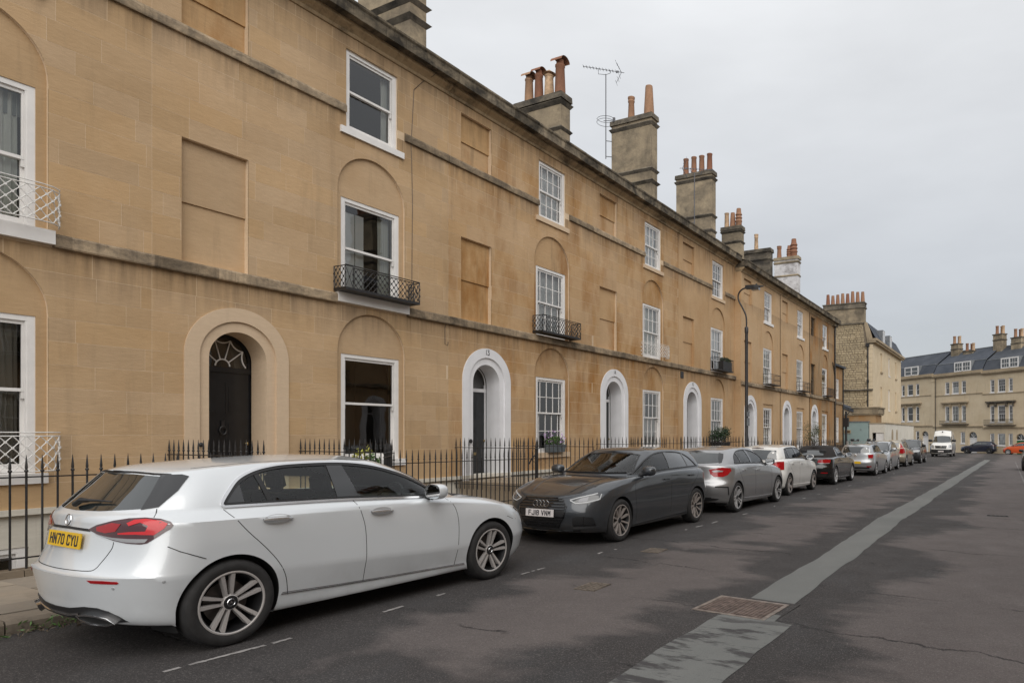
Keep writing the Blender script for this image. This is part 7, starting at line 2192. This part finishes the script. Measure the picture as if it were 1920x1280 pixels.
# --- far terrace
FP = Vector((-15.3, 105.0, 0)); FD = Vector((.7733921, -.633928, 0)); FRZ = math.atan2(FD.y, FD.x) - math.pi / 2
def far_house(u0, u1, zg, wins, label, hood='plain', dormers=(), door=None, ggreen=None, balc=None, bars=1, pil=None, sash=(.5, .5), gwin=None):
    h = empty('far_house', (FP.x + FD.x * u0, FP.y + FD.y * u0, zg), FRZ, label=label, cat='house', group='houses of the terrace across the end')
    W_ = u1 - u0; dz = zg
    zz = dict(eave=10.02, s2=7.30, s1=2.68)
    Zf = lambda z: z + 1.05                       # local: ground at 0
    ops = []
    for (a, b) in wins:
        ops += [dict(y0=a, y1=b, zb=Zf(7.30), zt=Zf(9.0)), dict(y0=a, y1=b, zb=Zf(3.45), zt=Zf(5.62))]
    for (a, b) in (gwin if gwin is not None else wins): ops.append(dict(y0=a, y1=b, zb=Zf(.45), zt=Zf(2.03)))
    if door: ops.append(dict(y0=door[0], y1=door[1], zb=0.05, zt=Zf(1.35), arch=True))
    q = MB()
    z_ = sorted(set([0, .05, Zf(.45), Zf(2.03), Zf(2.68), Zf(3.45), Zf(5.62), Zf(7.30), Zf(9.0), Zf(9.7)]))
    for a, b in zip(z_, z_[1:]):
        for p in course_polys(0, W_, a, b, ops): q.prism(p, 0, -.3)
    q.build('wall', M['far_stone'], h)
    q = MB(); q.box(-.3, 0, Zf(9.70), .22, W_, Zf(9.85)); q.box(-.3, 0, Zf(9.85), .34, W_, Zf(10.02)); q.box(-.3, 0, Zf(10.02), .10, W_, Zf(10.28)); q.build('cornice', M['far_trim'], h)
    q = MB(); q.box(-.01, 0, Zf(7.10), .07, W_, Zf(7.22)); q.build('string_course', M['far_trim'], h)
    q = MB(); q.box(-.01, 0, Zf(2.68), .14, W_, Zf(2.84)); q.build('string_course', M['far_trim'], h)
    a0, a1 = min(a for a, b in wins) - .5, max(b for a, b in wins) + .5
    q = MB(); q.box(0, a0, Zf(6.0), .32, a1, Zf(6.18)); q.box(0, a0 + .1, Zf(5.86), .18, a1 - .1, Zf(6.0))
    for (a, b) in wins:
        for c in (a - .14, b + .14): q.box(0, c - .07, Zf(5.45), .22, c + .07, Zf(5.86))
    q.build('window_hood', M['far_trim' if hood == 'plain' else 'chimney_dark'], h)
    q = MB()
    q.add([(.05, 0, Zf(10.28)), (.05, W_, Zf(10.28)), (-.75, W_, Zf(11.65)), (-.75, 0, Zf(11.65)), (-3.6, W_, Zf(13.6)), (-3.6, 0, Zf(13.6)), (-8, W_, Zf(11)), (-8, 0, Zf(11))], [(0, 1, 2, 3), (3, 2, 4, 5), (5, 4, 6, 7)])
    rf = q.build('roof', M['slate'], h)
    q = MB(); q.tube([(-.75, 0, Zf(11.66)), (-.75, W_, Zf(11.66))], .06, 6); q.tube([(-3.6, 0, Zf(13.62)), (-3.6, W_, Zf(13.62))], .09, 6); q.build('ridge_roll', M['lead'], rf)
    for (a, b) in dormers:
        d = MB(); d.box(-2.0, a, Zf(10.28), .0, b, Zf(11.72)); dm = d.build('dormer', M['lead'], h)
        c = (a + b) / 2
        d = MB()
        d.box(0, a, Zf(10.3), .05, a + .16, Zf(11.62)); d.box(0, b - .16, Zf(10.3), .05, b, Zf(11.62)); d.box(0, a + .16, Zf(11.46), .05, b - .16, Zf(11.62)); d.box(0, c - .1, Zf(10.3), .05, c + .1, Zf(11.46)); d.box(0, a + .16, Zf(10.3), .05, b - .16, Zf(10.42)); d.box(0, a + .16, Zf(10.88), .04, b - .16, Zf(10.94))
        if bars > 1:
            for e_ in (.35, .65):
                for (l, r) in ((a + .16, c - .1), (c + .1, b - .16)): d.box(0, l + (r - l) * e_ - .02, Zf(10.42), .035, l + (r - l) * e_ + .02, Zf(11.46))
        d.build('window_frame', M['paint_white'], dm)
        d = MB(); d.box(-.02, a + .16, Zf(10.3), .02, b - .16, Zf(11.46)); d.build('pane', M['carglass_opaque'], dm)
    fr = 'paint_white'
    def wn(a, b, z0, z1, dr=None): make_window('window', (b - a) / 2, Zf(z0), Zf(z1), (1,) if bars == 1 else ((.5, .5) if b - a < .9 else (.333, .333, .334)), None, (1, 1) if bars == 1 else (2, 2), h, (-.06, (a + b) / 2, 0), False, dr, sill=(.06, Zf(z0), .10, .10), trim=False)
    for i, (a, b) in enumerate(wins):
        wn(a, b, 7.30, 9.0, [('half', Zf(8.3), 'blind')] if (i == 1 and bars > 1 and hood == 'plain') else None)
        wn(a, b, 3.45, 5.62, [('drape', -.4, -.15, 'curtain', 3), ('drape', .15, .4, 'curtain', 3)] if balc == 'planter' else None)
    for (a, b) in (gwin if gwin is not None else wins): wn(a, b, .45, 2.03, [('blind', Zf(.5), 'blind')] if bars > 1 else None)
    if balc:
        a, b = wins[0][0] - .5, wins[-1][1] + .5
        q = MB(); q.box(0, a, Zf(3.05), .55, b, Zf(3.15))
        n_ = int((b - a) / .11)
        for i in range(n_ + 1): q.box(.52, a + (b - a) * i / n_ - .012, Zf(3.15), .54, a + (b - a) * i / n_ + .012, Zf(3.80 if balc != 'planter' else 3.6))
        q.box(.51, a, Zf(3.78 if balc != 'planter' else 3.58), .55, b, Zf(3.82 if balc != 'planter' else 3.62)); q.build('balcony', M['chimney_dark'], h)
    if door:
        c = (door[0] + door[1]) / 2; r = (door[1] - door[0]) / 2
        q = MB(); q.box(-.25, door[0], 0, -.2, door[1], Zf(1.18)); dr_ = q.build('door', M['green_door' if ggreen else 'paint_white'], h)
        q = MB(); q.prism([(c - r, Zf(1.22)), (c + r, Zf(1.22))] + [(c + r * math.cos(t), Zf(1.35) + r * math.sin(t)) for t in [i * math.pi / 12 for i in range(13)]], -.2, -.25); fl_ = q.build('fanlight', M['carglass_opaque'], h)
        q = MB(); q.box(-.2, door[0], Zf(1.16), -.15, door[1], Zf(1.26))
        for t in (math.pi / 4, math.pi / 2, 3 * math.pi / 4): q.tube([(-.19, c, Zf(1.3)), (-.19, c + r * math.cos(t), Zf(1.35) + r * math.sin(t))], .02, 4)
        q.build('fan_bar', M['paint_white'], fl_)
    if pil:
        q = MB(); q.box(0, pil[0], Zf(2.84), .10, pil[1], Zf(9.7)); q.box(0, pil[0] - .06, Zf(9.2), .16, pil[1] + .06, Zf(9.35)); q.build('pilaster', M['far_stone'], h)
        q = MB(); q.tube([(.16, pil[1] + .2, Zf(9.7)), (.16, pil[1] + .2, 0)], .05, 6); q.build('downpipe', M['iron'], h)
    return h
fa = far_house(-3.0, 6.5, -1.05, [(3.02, 3.72), (4.25, 5.47), (6.0, 6.72)], 'far pale stone house left of the white van roof, two-light white dormer', dormers=((3.75, 6.6),), door=(7.25, 8.55))
fb = far_house(6.5, 15.1, -1.22, [(2.15, 2.95), (3.4, 4.62), (5.05, 5.85)], 'far pale stone house behind the white van, small-paned white dormer', dormers=((3.85, 6.7),), door=(6.3, 7.7), balc='planter', bars=2, pil=(-.3, .35), gwin=[(4.9, 5.7)])
fc = far_house(15.1, 24.6, -1.42, [(1.15, 1.85), (2.32, 3.5), (3.95, 4.6)], 'far pale stone house at right with dark first floor hood and green door', hood='dark', dormers=((2.85, 5.45),), door=(5.05, 6.3), ggreen=True, balc='rail', bars=2)
fd = far_house(24.6, 33.0, -1.6, [(2.1, 2.8), (3.3, 4.5), (4.95, 5.6)], 'far pale stone house past the right edge of the picture', bars=1)
def far_chimney(h, u, zb, zt, w_, d_, pots, dark=False):
    q = MB(); q.box(-2.6 - d_, u, zb, -2.6, u + w_, zt); s_ = q.build('chimney_stack', M['chimney'], h)
    q = MB(); q.box(-2.66 - d_, u - .06, zt - .75, -2.54, u + w_ + .06, zt - .6); q.box(-2.66 - d_, u - .08, zt, -2.52, u + w_ + .08, zt + .14); q.build('coping', M['chimney_dark'], s_)
    for i in range(pots):
        q = MB(); r = .2; q.lathe([(r * 1.2, 0), (r, .3), (r * .95, .95), (r * 1.1, 1.0), (r * 1.1, 1.1), (r * .8, 1.1), (r * .7, .6)], 10, (-2.9 - i * .45, u + w_ * (.3 + .4 * (i % 2)), zt + .14)); q.build('chimney_pot', M['terracotta_pale' if (i + int(u)) % 2 else 'terracotta'], s_, smooth=40)
far_chimney(fb, .75, 11.5, 15.6, 1.3, .9, 3); far_chimney(fb, 2.9, 11.5, 14.3, 1.7, .9, 3)
far_chimney(fb, 8.0, 11.5, 16.0, 1.4, .9, 3); far_chimney(fc, 2.2, 11.5, 15.4, 1.5, .9, 4)
# ------------------------------------------------------------------ railings
def bar_mesh():
    mb = MB()
    mb.tube([(0, 0, 0), (0, 0, 1.06)], .0105, 6)
    mb.lathe([(.0105, 1.035), (.018, 1.045), (.018, 1.056), (.010, 1.066), (.0135, 1.085), (.012, 1.11), (.003, 1.215), (0.0005, 1.225)], 7, caps=False)
    return mb.mesh('railing_bar', M['iron'], 40)
BAR = bar_mesh()
def railing(a, b, z, label, zrail=None, gate_post=False, name='iron_railing', cat='railing', group='iron railings of the terrace', scale=1.0, spacing=.131, plinth=True):
    """run from a to b (x,y), standing on z(y)"""
    A, B = Vector((*a, 0)), Vector((*b, 0)); d = B - A; L_ = d.length; d.normalize()
    zz = z if callable(z) else (lambda y: z)
    h = empty(name, (A.x, A.y, zz(A.y)), 0, label=label, cat=cat, group=group)
    n = max(2, int(round(L_ / spacing)))
    for i in range(n + 1):
        p = A + d * (L_ * i / n)
        o = link_mesh('railing_bar', BAR, h, (p.x - A.x, p.y - A.y, zz(p.y) - zz(A.y)))
        o.scale = (1, 1, scale)
        o.rotation_euler = (0, 0, i * .7)
    q = MB()
    pts = [A, B]
    for hz, r in ((.985 * scale, .013), (.12 * scale, .012)):
        s = Vector((-d.y, d.x, 0)) * .006; e0, e1 = (0, 0, zz(A.y) - zz(A.y)), None
        p0 = Vector((0, 0, hz)) - d * .05; p1 = B - A + d * .05 + Vector((0, 0, zz(B.y) - zz(A.y) + hz))
        c = (p0 + p1) / 2
        q.obox(c, (p1 - p0) / 2, Vector((-d.y, d.x, 0)) * .016, (0, 0, .007))
    q.build('rail', M['iron'], h)
    if plinth:
        y_ = 0.0
        while y_ < L_:
            e_ = min(L_, y_ + 1.25)
            q = MB(); p0 = d * (y_ + .004); p1 = d * (e_ - .004); s = Vector((-d.y, d.x, 0)) * .14
            z0, z1 = zz((A + p0).y) - zz(A.y), zz((A + p1).y) - zz(A.y)
            vs = [p0 - s + Vector((0, 0, z0 - .22)), p0 + s + Vector((0, 0, z0 - .22)), p1 + s + Vector((0, 0, z1 - .22)), p1 - s + Vector((0, 0, z1 - .22)),
                  p0 - s * .8 + Vector((0, 0, z0 + .0)), p0 + s * .8 + Vector((0, 0, z0 + .0)), p1 + s * .8 + Vector((0, 0, z1)), p1 - s * .8 + Vector((0, 0, z1))]
            q.add(vs, [(4, 7, 6, 5)[::-1], (0, 1, 5, 4)[::-1], (1, 2, 6, 5)[::-1], (2, 3, 7, 6)[::-1], (3, 0, 4, 7)[::-1]])
            me = q.mesh('coping_stone', M['plinth']); bm = bmesh.new(); bm.from_mesh(me); bmesh.ops.recalc_face_normals(bm, faces=bm.faces); bm.to_mesh(me); bm.free()
            link_mesh('coping_stone', me, h)
            y_ = e_
    return h
RX = -9.5
zf_ = lambda y: .152 + SLOPE * (y - 3)
Y0S = {11: .74, 12: 6.76, 13: 12.79, 14: 18.80, 15: 24.84, 16: 30.82, 17: 36.75, 18: 42.66}
where = {11: 'spiked iron railing at left edge in front of the window with white lattice guard', 12: 'spiked iron railing below the big single-pane window, behind the bonnet of the nearest car',
         13: 'spiked iron railing before the window with the flower box', 14: 'spiked iron railing right of door 14', 15: 'spiked iron railing before the window with the dark bush', 16: 'spiked iron railing right of the lamp post', 17: 'spiked iron railing with the olive tree behind it', 18: 'spiked iron railing before the blackened last house'}
for n, y0 in Y0S.items():
    railing((RX, y0 + 1.12), (RX, y0 + 4.90), zf_, where[n])
    D_ = 11.97 if n < 16 else 11.65
    dzz = .02 if n < 16 else -.22
    nm = {11: 'beside the nearest house step', 12: 'of the black spider-web door', 13: 'of the white door just past the big single-pane window', 14: 'of the white door below the white lattice balcony', 15: 'of the white door before the clipped dark bush', 16: 'of the door behind the lamp post', 17: 'of the door by the olive tree', 18: 'of the blackened end house'}[n]
    if n > 11:
        railing((-D_, y0 - 1.08), (RX, y0 - 1.08), lambda y, k=dzz: .27 + k, 'near side iron step railing ' + nm, spacing=.14, plinth=False, group='iron step railings of the terrace')
    railing((-D_, y0 + 1.08), (RX, y0 + 1.08), lambda y, k=dzz: .27 + k, 'far side iron step railing ' + nm, spacing=.14, plinth=False, group='iron step railings of the terrace')
gate = railing((-9.42, 7.62), (-10.15, 8.35), lambda y: .22, 'open iron gate leaf at the steps of the black door', name='iron_gate', cat='gate', group=None, plinth=False, spacing=.125)
q = MB(); q.box(-.05, -.02, .62, .03, .06, .70); q.box(-.02, -.1, .64, .02, .04, .68); q.build('latch', M['iron'], gate)
def scroll_post(x, y, z, label):
    h = empty('iron_post', (x, y, z), label=label, cat='post')
    q = MB(); q.box(-.022, -.022, 0, .022, .022, 1.15); q.lathe([(.03, 1.15), (.035, 1.17), (.02, 1.19), (.028, 1.22), (.004, 1.34)], 8); q.build('shaft', M['iron'], h)
    q = MB(); q.tube([(0, -.02 - .22 * t, 1.02 - .18 * t ** 2) for t in [i / 6 for i in range(7)]], .016, 5); q.tube([(0, -.06 + .07 * math.cos(a), .95 + .07 * math.sin(a)) for a in [i * math.pi / 6 for i in range(13)]], .008, 4); q.build('scroll', M['iron'], h)
scroll_post(RX, 11.66, .1, 'thicker iron gate post with scroll bracket near door 13')

# ------------------------------------------------------------------ lamp post
lp = empty('street_lamp', (-7.72, 20.0, G(20) + .11), label='tall dark street lamp with curved swan neck in front of the terrace', cat='street lamp')
q = MB(); q.lathe([(.10, 0), (.10, .9), (.085, .95), (.075, 1.0), (.055, 1.05), (.050, 4.95), (.062, 4.96), (.062, 5.12), (.05, 5.14), (.03, 5.16)], 14); q.build('column', M['lamp_col'] if 'lamp_col' in M else M['iron'], lp, smooth=40)
pts = [(0, 0, 5.1), (0, 0, 5.35), (-.03, 0, 5.55), (-.14, 0, 5.78), (-.25, 0, 5.98), (-.29, 0, 6.12), (-.27, 0, 6.25), (-.19, 0, 6.35), (-.08, 0, 6.40), (.02, 0, 6.41)]
q = MB(); sp_ = smooth_poly([(a, c) for a, b, c in pts], 4, False); q.tube([(a, 0, c) for a, c in sp_], .027, 8); q.build('swan_neck', M['iron'], lp, smooth=60)
q = MB(); q.obox((.14, 0, 6.42), (.15, 0, -.005), (0, .10, 0), (.004, 0, .055))
q.add([(.29, -.10, 6.38), (.29, .10, 6.38), (.29, .10, 6.47), (.29, -.10, 6.47), (.58, -.03, 6.40), (.58, .03, 6.40), (.58, .03, 6.425), (.58, -.03, 6.425)], [(0, 4, 5, 1)[::-1], (3, 2, 6, 7)[::-1], (0, 3, 7, 4)[::-1], (1, 5, 6, 2)[::-1], (4, 7, 6, 5)[::-1]])
hd = q.build('lantern_head', M['iron'], lp)
q = MB(); q.obox((.32, 0, 6.345), (.12, 0, 0), (0, .08, 0), (0, 0, .045)); q.build('diffuser', M['lamp_smoke'], hd)
q = MB(); q.lathe([(.03, 0), (.03, .05), (0, .06)], 8, (.34, 0, 6.46)); q.build('photocell', M['plastic_black'], hd)
q = MB(); q.box(.05, -.10, 1.95, .07, .10, 2.2); q.box(.05, -.10, 2.25, .07, .10, 2.4); q.build('small_sign', M['lead'], lp)

# ------------------------------------------------------------------ aerials
def aerial(loc, mast, boom, label, yaw, loop=False, slope=-.22, n=11):
    h = empty('tv_aerial', loc, yaw, label=label, cat='aerial')
    q = MB(); q.tube([(0, 0, 0), (0, 0, mast)], .022, 6); q.build('mast', M['steel'], h)
    q = MB(); zt = mast + .18
    P = lambda u: Vector((u, 0, zt - u * -slope))
    a, b = -boom * .55, boom * .45
    q.tube([P(a), P(b)], .012, 5)
    for i in range(n):
        c = P(a + (b - .35 - a) * i / (n - 1)); q.tube([c - Vector((0, .14, 0)), c + Vector((0, .14, 0))], .006, 4); q.obox(c, (.012, 0, 0), (0, .02, 0), (0, 0, .03))
    c = P(b - .12)
    for s in (1, -1):
        e_ = c + Vector((-.22, 0, .42 * s)); q.tube([c, e_], .010, 4)
        for k in (.35, .65, 1.0):
            m_ = c + (e_ - c) * k; q.tube([m_ - Vector((0, .22, 0)), m_ + Vector((0, .22, 0))], .006, 4)
    q.tube([P(-.32), P(-.32) + Vector((0, 0, -.22)), (0, 0, mast - .02), P(.2) + Vector((0, 0, -.1)), P(.2)], .011, 4)
    q.obox(P(b - .3), (.06, 0, 0), (0, .03, 0), (0, 0, .03))
    q.build('yagi', M['steel'], h)
    if loop:
        q = MB()
        for dz in (0, .17): q.tube([(.38 * math.cos(t), .38 * math.sin(t), mast * .43 + dz * (1 if math.sin(t) > 0 else .6)) for t in [k * math.pi / 8 for k in range(17)]], .010, 4)
        q.tube([(-.1, 0, mast * .45), (.38, 0, mast * .45)], .014, 4); q.box(.30, -.04, mast * .43, .4, .04, mast * .48); q.build('loop_aerial', M['steel'], h)
    q = MB(); q.tube([(0, 0, .1), (.25, .1, .1)], .016, 5); q.tube([(0, 0, .75), (.25, .1, .75)], .016, 5); q.build('bracket', M['steel'], h)
    return h
M['steel'] = plain('steel', (0.13, 0.13, 0.14), .5, metal=.7)
aerial((-15.3, 23.3, 13.15), 3.55, 1.75, 'tall TV aerial on a mast beside the rendered chimney', rad(20), True)
aerial((-12.9, 26.9, 10.4), 3.0, 1.5, 'smaller TV aerial between two chimneys', rad(200), False, .1, 9)

# ------------------------------------------------------------------ plants
def foliage(name, mat, n, shape, size, parent=None, seed=1, flat=.6):
    r = random.Random(seed); mb = MB()
    for i in range(n):
        p = Vector(shape(r)); a = Vector((r.gauss(0, 1), r.gauss(0, 1), r.gauss(0, 1))).normalized(); b = a.cross(Vector((r.gauss(0, 1), r.gauss(0, 1), r.gauss(0, 1)))).normalized()
        s = size * r.uniform(.6, 1.3)
        mb.add([p - a * s, p + b * s * flat * .5, p + a * s, p - b * s * flat * .5], [(0, 1, 2, 3)])
    return mb.build(name, M[mat], parent)
def ball(cx, cy, cz, rx, ry, rz, fill=.35):
    def f(r):
        v = Vector((r.gauss(0, 1), r.gauss(0, 1), r.gauss(0, 1))).normalized() * (fill + (1 - fill) * r.random() ** .5)
        return (cx + v.x * rx, cy + v.y * ry, cz + v.z * rz)
    return f
fb_ = empty('window_box', (-11.93, 15.50, 1.07), label='grey window box of pink flowers on the sill right of door 13', cat='window box')
q = MB(); q.add([(-.09, -.34, 0), (.09, -.34, 0), (.09, .34, 0), (-.09, .34, 0), (-.11, -.38, .22), (.11, -.38, .22), (.11, .38, .22), (-.11, .38, .22)], [(0, 3, 2, 1), (4, 5, 6, 7), (0, 1, 5, 4), (1, 2, 6, 5), (2, 3, 7, 6), (3, 0, 4, 7)]); q.build('trough', M['planter'], fb_)
foliage('leaves', 'leaf', 420, ball(0, 0, .30, .14, .40, .16), .045, fb_, 2)
foliage('flowers', 'petal', 90, ball(.02, -.05, .44, .18, .48, .24, .5), .030, fb_, 3, 1.4)
yp = empty('potted_plant', (-11.4, 8.72, .06), label='yellow-green leafy plant below the big single-pane window', cat='plant')
foliage('leaves', 'leaf_yellow', 90, ball(0, 0, 1.05, .16, .22, .30), .065, yp, 4); foliage('foliage', 'leaf', 160, ball(.1, .12, .95, .16, .2, .22), .06, yp, 5)
q = MB(); [q.tube([(0, 0, .1), (.04 * math.cos(k), .08 * math.sin(k * 2), .7), (.08 * math.cos(k), .16 * math.sin(k * 2), 1.1)], .008, 4) for k in range(6)]; q.build('stem', M['bark'], yp)
q = MB(); q.lathe([(.14, -.1), (.2, .2), (.2, .24), (.16, .24)], 14); q.build('pot', M['planter'], yp)
bp = empty('potted_bush', (-11.62, 26.9, .62), label='clipped dark bush in a black planter outside the window of house 15', cat='plant')
q = MB(); q.add([(-.22, -.45, .25), (.22, -.45, .25), (.22, .45, .25), (-.22, .45, .25), (-.28, -.5, .62), (.28, -.5, .62), (.28, .5, .62), (-.28, .5, .62)], [(0, 3, 2, 1), (4, 5, 6, 7), (0, 1, 5, 4), (1, 2, 6, 5), (2, 3, 7, 6), (3, 0, 4, 7)]); q.build('planter', M['plastic_black'], bp)
rb_ = random.Random(4); bl_ = [(rb_.uniform(-.2, .2), rb_.uniform(-.5, .5), .72 + rb_.uniform(0, .42)) for _ in range(14)]
foliage('foliage', 'leaf_dark', 1500, lambda r: (lambda c: (c[0] + r.gauss(0, .10), c[1] + r.gauss(0, .12), c[2] + r.gauss(0, .10)))(r.choice(bl_)), .055, bp, 6)
bq = empty('balcony_planter', (-11.72, 27.75, 4.47), label='dark planter of greenery on the first floor balcony of house 15', cat='planter')
q = MB(); q.box(-.12, -.55, 0, .12, .45, .40); q.build('trough', M['plastic_black'], bq); foliage('foliage', 'leaf_dark', 520, ball(0, -.05, .46, .16, .54, .14, .4), .05, bq, 7)
ot = empty('olive_tree', (-10.3, 37.35, -.3), label='small grey-green olive tree behind the railing', cat='tree')
q = MB(); q.tube([(0, 0, 0), (.02, .02, .8), (-.02, .05, 1.25)], [.035, .03, .02], 7)
for k in range(7):
    a = k * .9; q.tube([(-.02, .05, 1.15 + .03 * k), (.25 * math.cos(a), .35 * math.sin(a), 1.6 + .06 * k), (.4 * math.cos(a + .3), .6 * math.sin(a + .3), 1.85 + .07 * k)], [.015, .009, .004], 5)
q.build('trunk', M['bark'], ot)
r_ = random.Random(9)
cl = [(r_.uniform(-.45, .45), r_.uniform(-.7, .75), r_.uniform(1.45, 2.45)) for _ in range(16)]
foliage('crown', 'leaf_olive', 1100, lambda r: (lambda c: (c[0] + r.gauss(0, .13), c[1] + r.gauss(0, .16), c[2] + r.gauss(0, .13)))(r.choice(cl)), .06, ot, 8, .4)
q = MB(); q.lathe([(.2, -.5), (.26, .0), (.26, .06), (.2, .06)], 14); q.build('pot', M['terracotta'], ot)
# weeds and litter in the gutter by the nearest car
def gut(r):
    y = r.uniform(1.2, 3.6); return (-7.22 + abs(r.gauss(0, .10)), y, G(y) + .01 + abs(r.gauss(0, .02)))
w_ = foliage('gutter_litter', 'litter' if 'litter' in M else 'bark', 420, gut, .018, None, 11); w_['kind'] = 'stuff'
def weed(r):
    c = r.choice([(-7.27, 2.45), (-7.24, 2.62), (-7.26, 2.95), (-7.22, 2.2)]); return (c[0] + r.gauss(0, .05), c[1] + r.gauss(0, .07), G(2.5) + abs(r.gauss(0, .05)))
w_ = foliage('gutter_weeds', 'leaf', 170, weed, .032, None, 12, .4); w_['kind'] = 'stuff'

# ------------------------------------------------------------------ road covers and paint
mh = empty('manhole_cover', (-2.32, 5.87, G(5.87)), rad(-4), label='large rusty recessed manhole cover set across the grey road strip', cat='manhole cover')
z5 = .006
q = MB(); 
for (a, b, c, d) in ((-.37, -.31, .37, -.27), (-.37, .27, .37, .31), (-.37, -.27, -.33, .27), (.33, -.27, .37, .27)): q.box(a, b, -.05, c, d, z5 + .004)
q.build('frame', M['steel_worn'], mh)
q = MB(); q.box(-.45, -.38, -.05, .45, .38, z5 - .001); q.build('bedding', M['dark_patch'] if 'dark_patch' in M else M['asphalt'], mh)
for sx in (-1, 1):
    q = MB()
    x0, x1 = (-.325, -.003) if sx < 0 else (.003, .325)
    q.box(x0, -.265, -.04, x1, .265, z5 + .001)
    for i in range(8):
        for j in range(13):
            a = x0 + .008 + (x1 - x0 - .016) * i / 8; b = -.258 + .516 * j / 13
            q.box(a + .004, b + .004, z5 + .001, a + (x1 - x0 - .016) / 8 - .004, b + .516 / 13 - .004, z5 + .007)
    q.build('cover', M['rust'], mh)
def smallcover(x, y, w_, d_, rz, label, mat='brass_worn'):
    h = empty('valve_cover', (x, y, G(y)), rz, label=label, cat='valve cover')
    q = MB(); q.box(-w_ / 2, -d_ / 2, -.03, w_ / 2, d_ / 2, .007)
    for i in range(5):
        for j in range(6): q.box(-w_ / 2 + w_ * i / 5 + .006, -d_ / 2 + d_ * j / 6 + .006, .007, -w_ / 2 + w_ * (i + 1) / 5 - .006, -d_ / 2 + d_ * (j + 1) / 6 - .006, .011)
    q.build('cover', M[mat], h)
M['brass_worn'] = plain('brass_worn', (0.135, 0.11, 0.088), .8, metal=.2, var=.35, scale=20)
smallcover(-4.08, 5.95, .26, .36, 0.05, 'small worn ochre valve cover in the road beside the nearest car')
smallcover(-4.62, 8.30, .28, .34, 0.05, 'small worn ochre valve cover in front of the dark grey car')
smallcover(-.30, 15.6, .42, .10, 0.02, 'narrow slotted drain cover on the right of the road', 'iron')
mk = MB(); rm = random.Random(21)
def dash(x0, y0, x1, y1, w_=.055, brk=.25):
    n = max(2, int(math.hypot(x1 - x0, y1 - y0) / .05)); 
    for i in range(n):
        if rm.random() < brk: continue
        a, b = i / n, (i + 1) / n
        px, py, qx, qy = x0 + (x1 - x0) * a, y0 + (y1 - y0) * a, x0 + (x1 - x0) * b, y0 + (y1 - y0) * b
        e1, e2, e3, e4 = [rm.uniform(.2, .5) * w_ for _ in range(4)]
        mk.add([(px + e1, py, G(py) + .004), (qx + e2, qy, G(qy) + .004), (qx - e3, qy, G(qy) + .004), (px - e4, py, G(py) + .004)], [(0, 1, 2, 3)])
dash(-5.18, 2.42, -5.15, 3.30, .055, .12)
dash(-5.18, 4.18, -5.20, 4.42, .05, .35); dash(-5.22, 4.62, -5.24, 4.70, .05, .3); dash(-5.24, 4.86, -5.25, 4.98, .06, .1)
dash(-5.2, 6.05, -5.2, 6.55, .045, .6)
for (y, l) in ((7.7, .14), (8.05, .1), (10.45, .1), (10.9, .25), (11.55, .3), (13.2, .25), (15.2, .2), (17.6, .25), (19.1, .3), (21.5, .3), (23.3, .5), (26, .3), (29.0, .5), (33, .4), (37, .5), (42, .5)):
    dash(-5.18 + rm.uniform(-.04, .04), y, -5.18 + rm.uniform(-.04, .04), y + l, .06, .3)
for i in range(11): 
    y = rm.uniform(2.5, 9.5); dash(rm.uniform(-4.9, -3.4), y, rm.uniform(-4.9, -3.4), y + .03, .05, 0.3) if False else dash(-4.6 + rm.uniform(-.6, .8), y, -4.6 + rm.uniform(-.6, .8), y + .02, .03, .8)
y = 24.5
while y < 56: 
    dash(.42 - (y - 24) * .0085, y, .42 - (y - 24) * .0085, y + .42, .09, .15); y += .95
o = mk.build('bay_marking', M['road_paint']); o['kind'] = 'structure'
q = MB(); q.box(-9.5, 87.6, G(87.6) + .003, -2.0, 87.75, G(87.6) + .005); q.box(-.4, 88.4, G(88.4) + .003, .1, 88.6, G(88.4) + .005)
o = q.build('give_way_marking', M['road_paint']); o['kind'] = 'structure'

# ------------------------------------------------------------------ wires and fittings on the fronts
q = MB()
zz = [(9.75, 10.86), (9.3, 10.48), (8.0, 10.40), (7.6, 10.42), (6.7, 10.44), (5.9, 10.43), (4.6, 10.42)]
q.tube([(.010, y - 6.76, z) for z, y in zz], .006, 4); q.tube([(.37, 10.95 - 6.76, 10.05), (.2, 10.9 - 6.76, 9.8), (.02, 10.86 - 6.76, 9.7)], .006, 4)
q.build('cable', M['iron'], HOUSE[12])
q = MB(); q.tube([(.05, 11.38 - 6.76, 4.2), (.012, 11.38 - 6.76, 4.1), (.012, 11.38 - 6.76, 3.72), (.02, 11.46 - 6.76, 3.70), (.02, 11.47 - 6.76, 3.78)], .007, 4); q.build('cable', M['iron'], HOUSE[12])
q = MB(); q.lathe([(.035, 0), (.04, .01), (.02, .02), (.02, .035), (0, .04)], 10, (.022, -.62, 1.42), 'x'); q.build('bell_pull', M['iron'], HOUSE[12])
q = MB(); q.lathe([(.05, 0), (.055, .012), (.03, .02), (.025, .045), (0, .05)], 12, (.022, -.60, 1.42), 'x'); q.build('bell_pull', M['iron'], HOUSE[13])
q = MB(); q.box(.0, 24.0 - 24.84 - .28, 3.86, .02, 24.0 - 24.84 - .02, 4.12); q.build('air_vent', M['iron'], HOUSE[15])

# ------------------------------------------------------------------ the terrace across the street (behind the camera; seen in the glass and the paintwork)
for i in range(7):
    c = clone(HOUSE[15]); c.location = (8.0, -6.0 + 6.02 * i + 1.3, 0); c.rotation_euler = (0, 0, math.pi)
    c['label'] = 'stone terraced house on the camera side of the street, reflected in the windows'; c['group'] = 'houses on the camera side of the street'
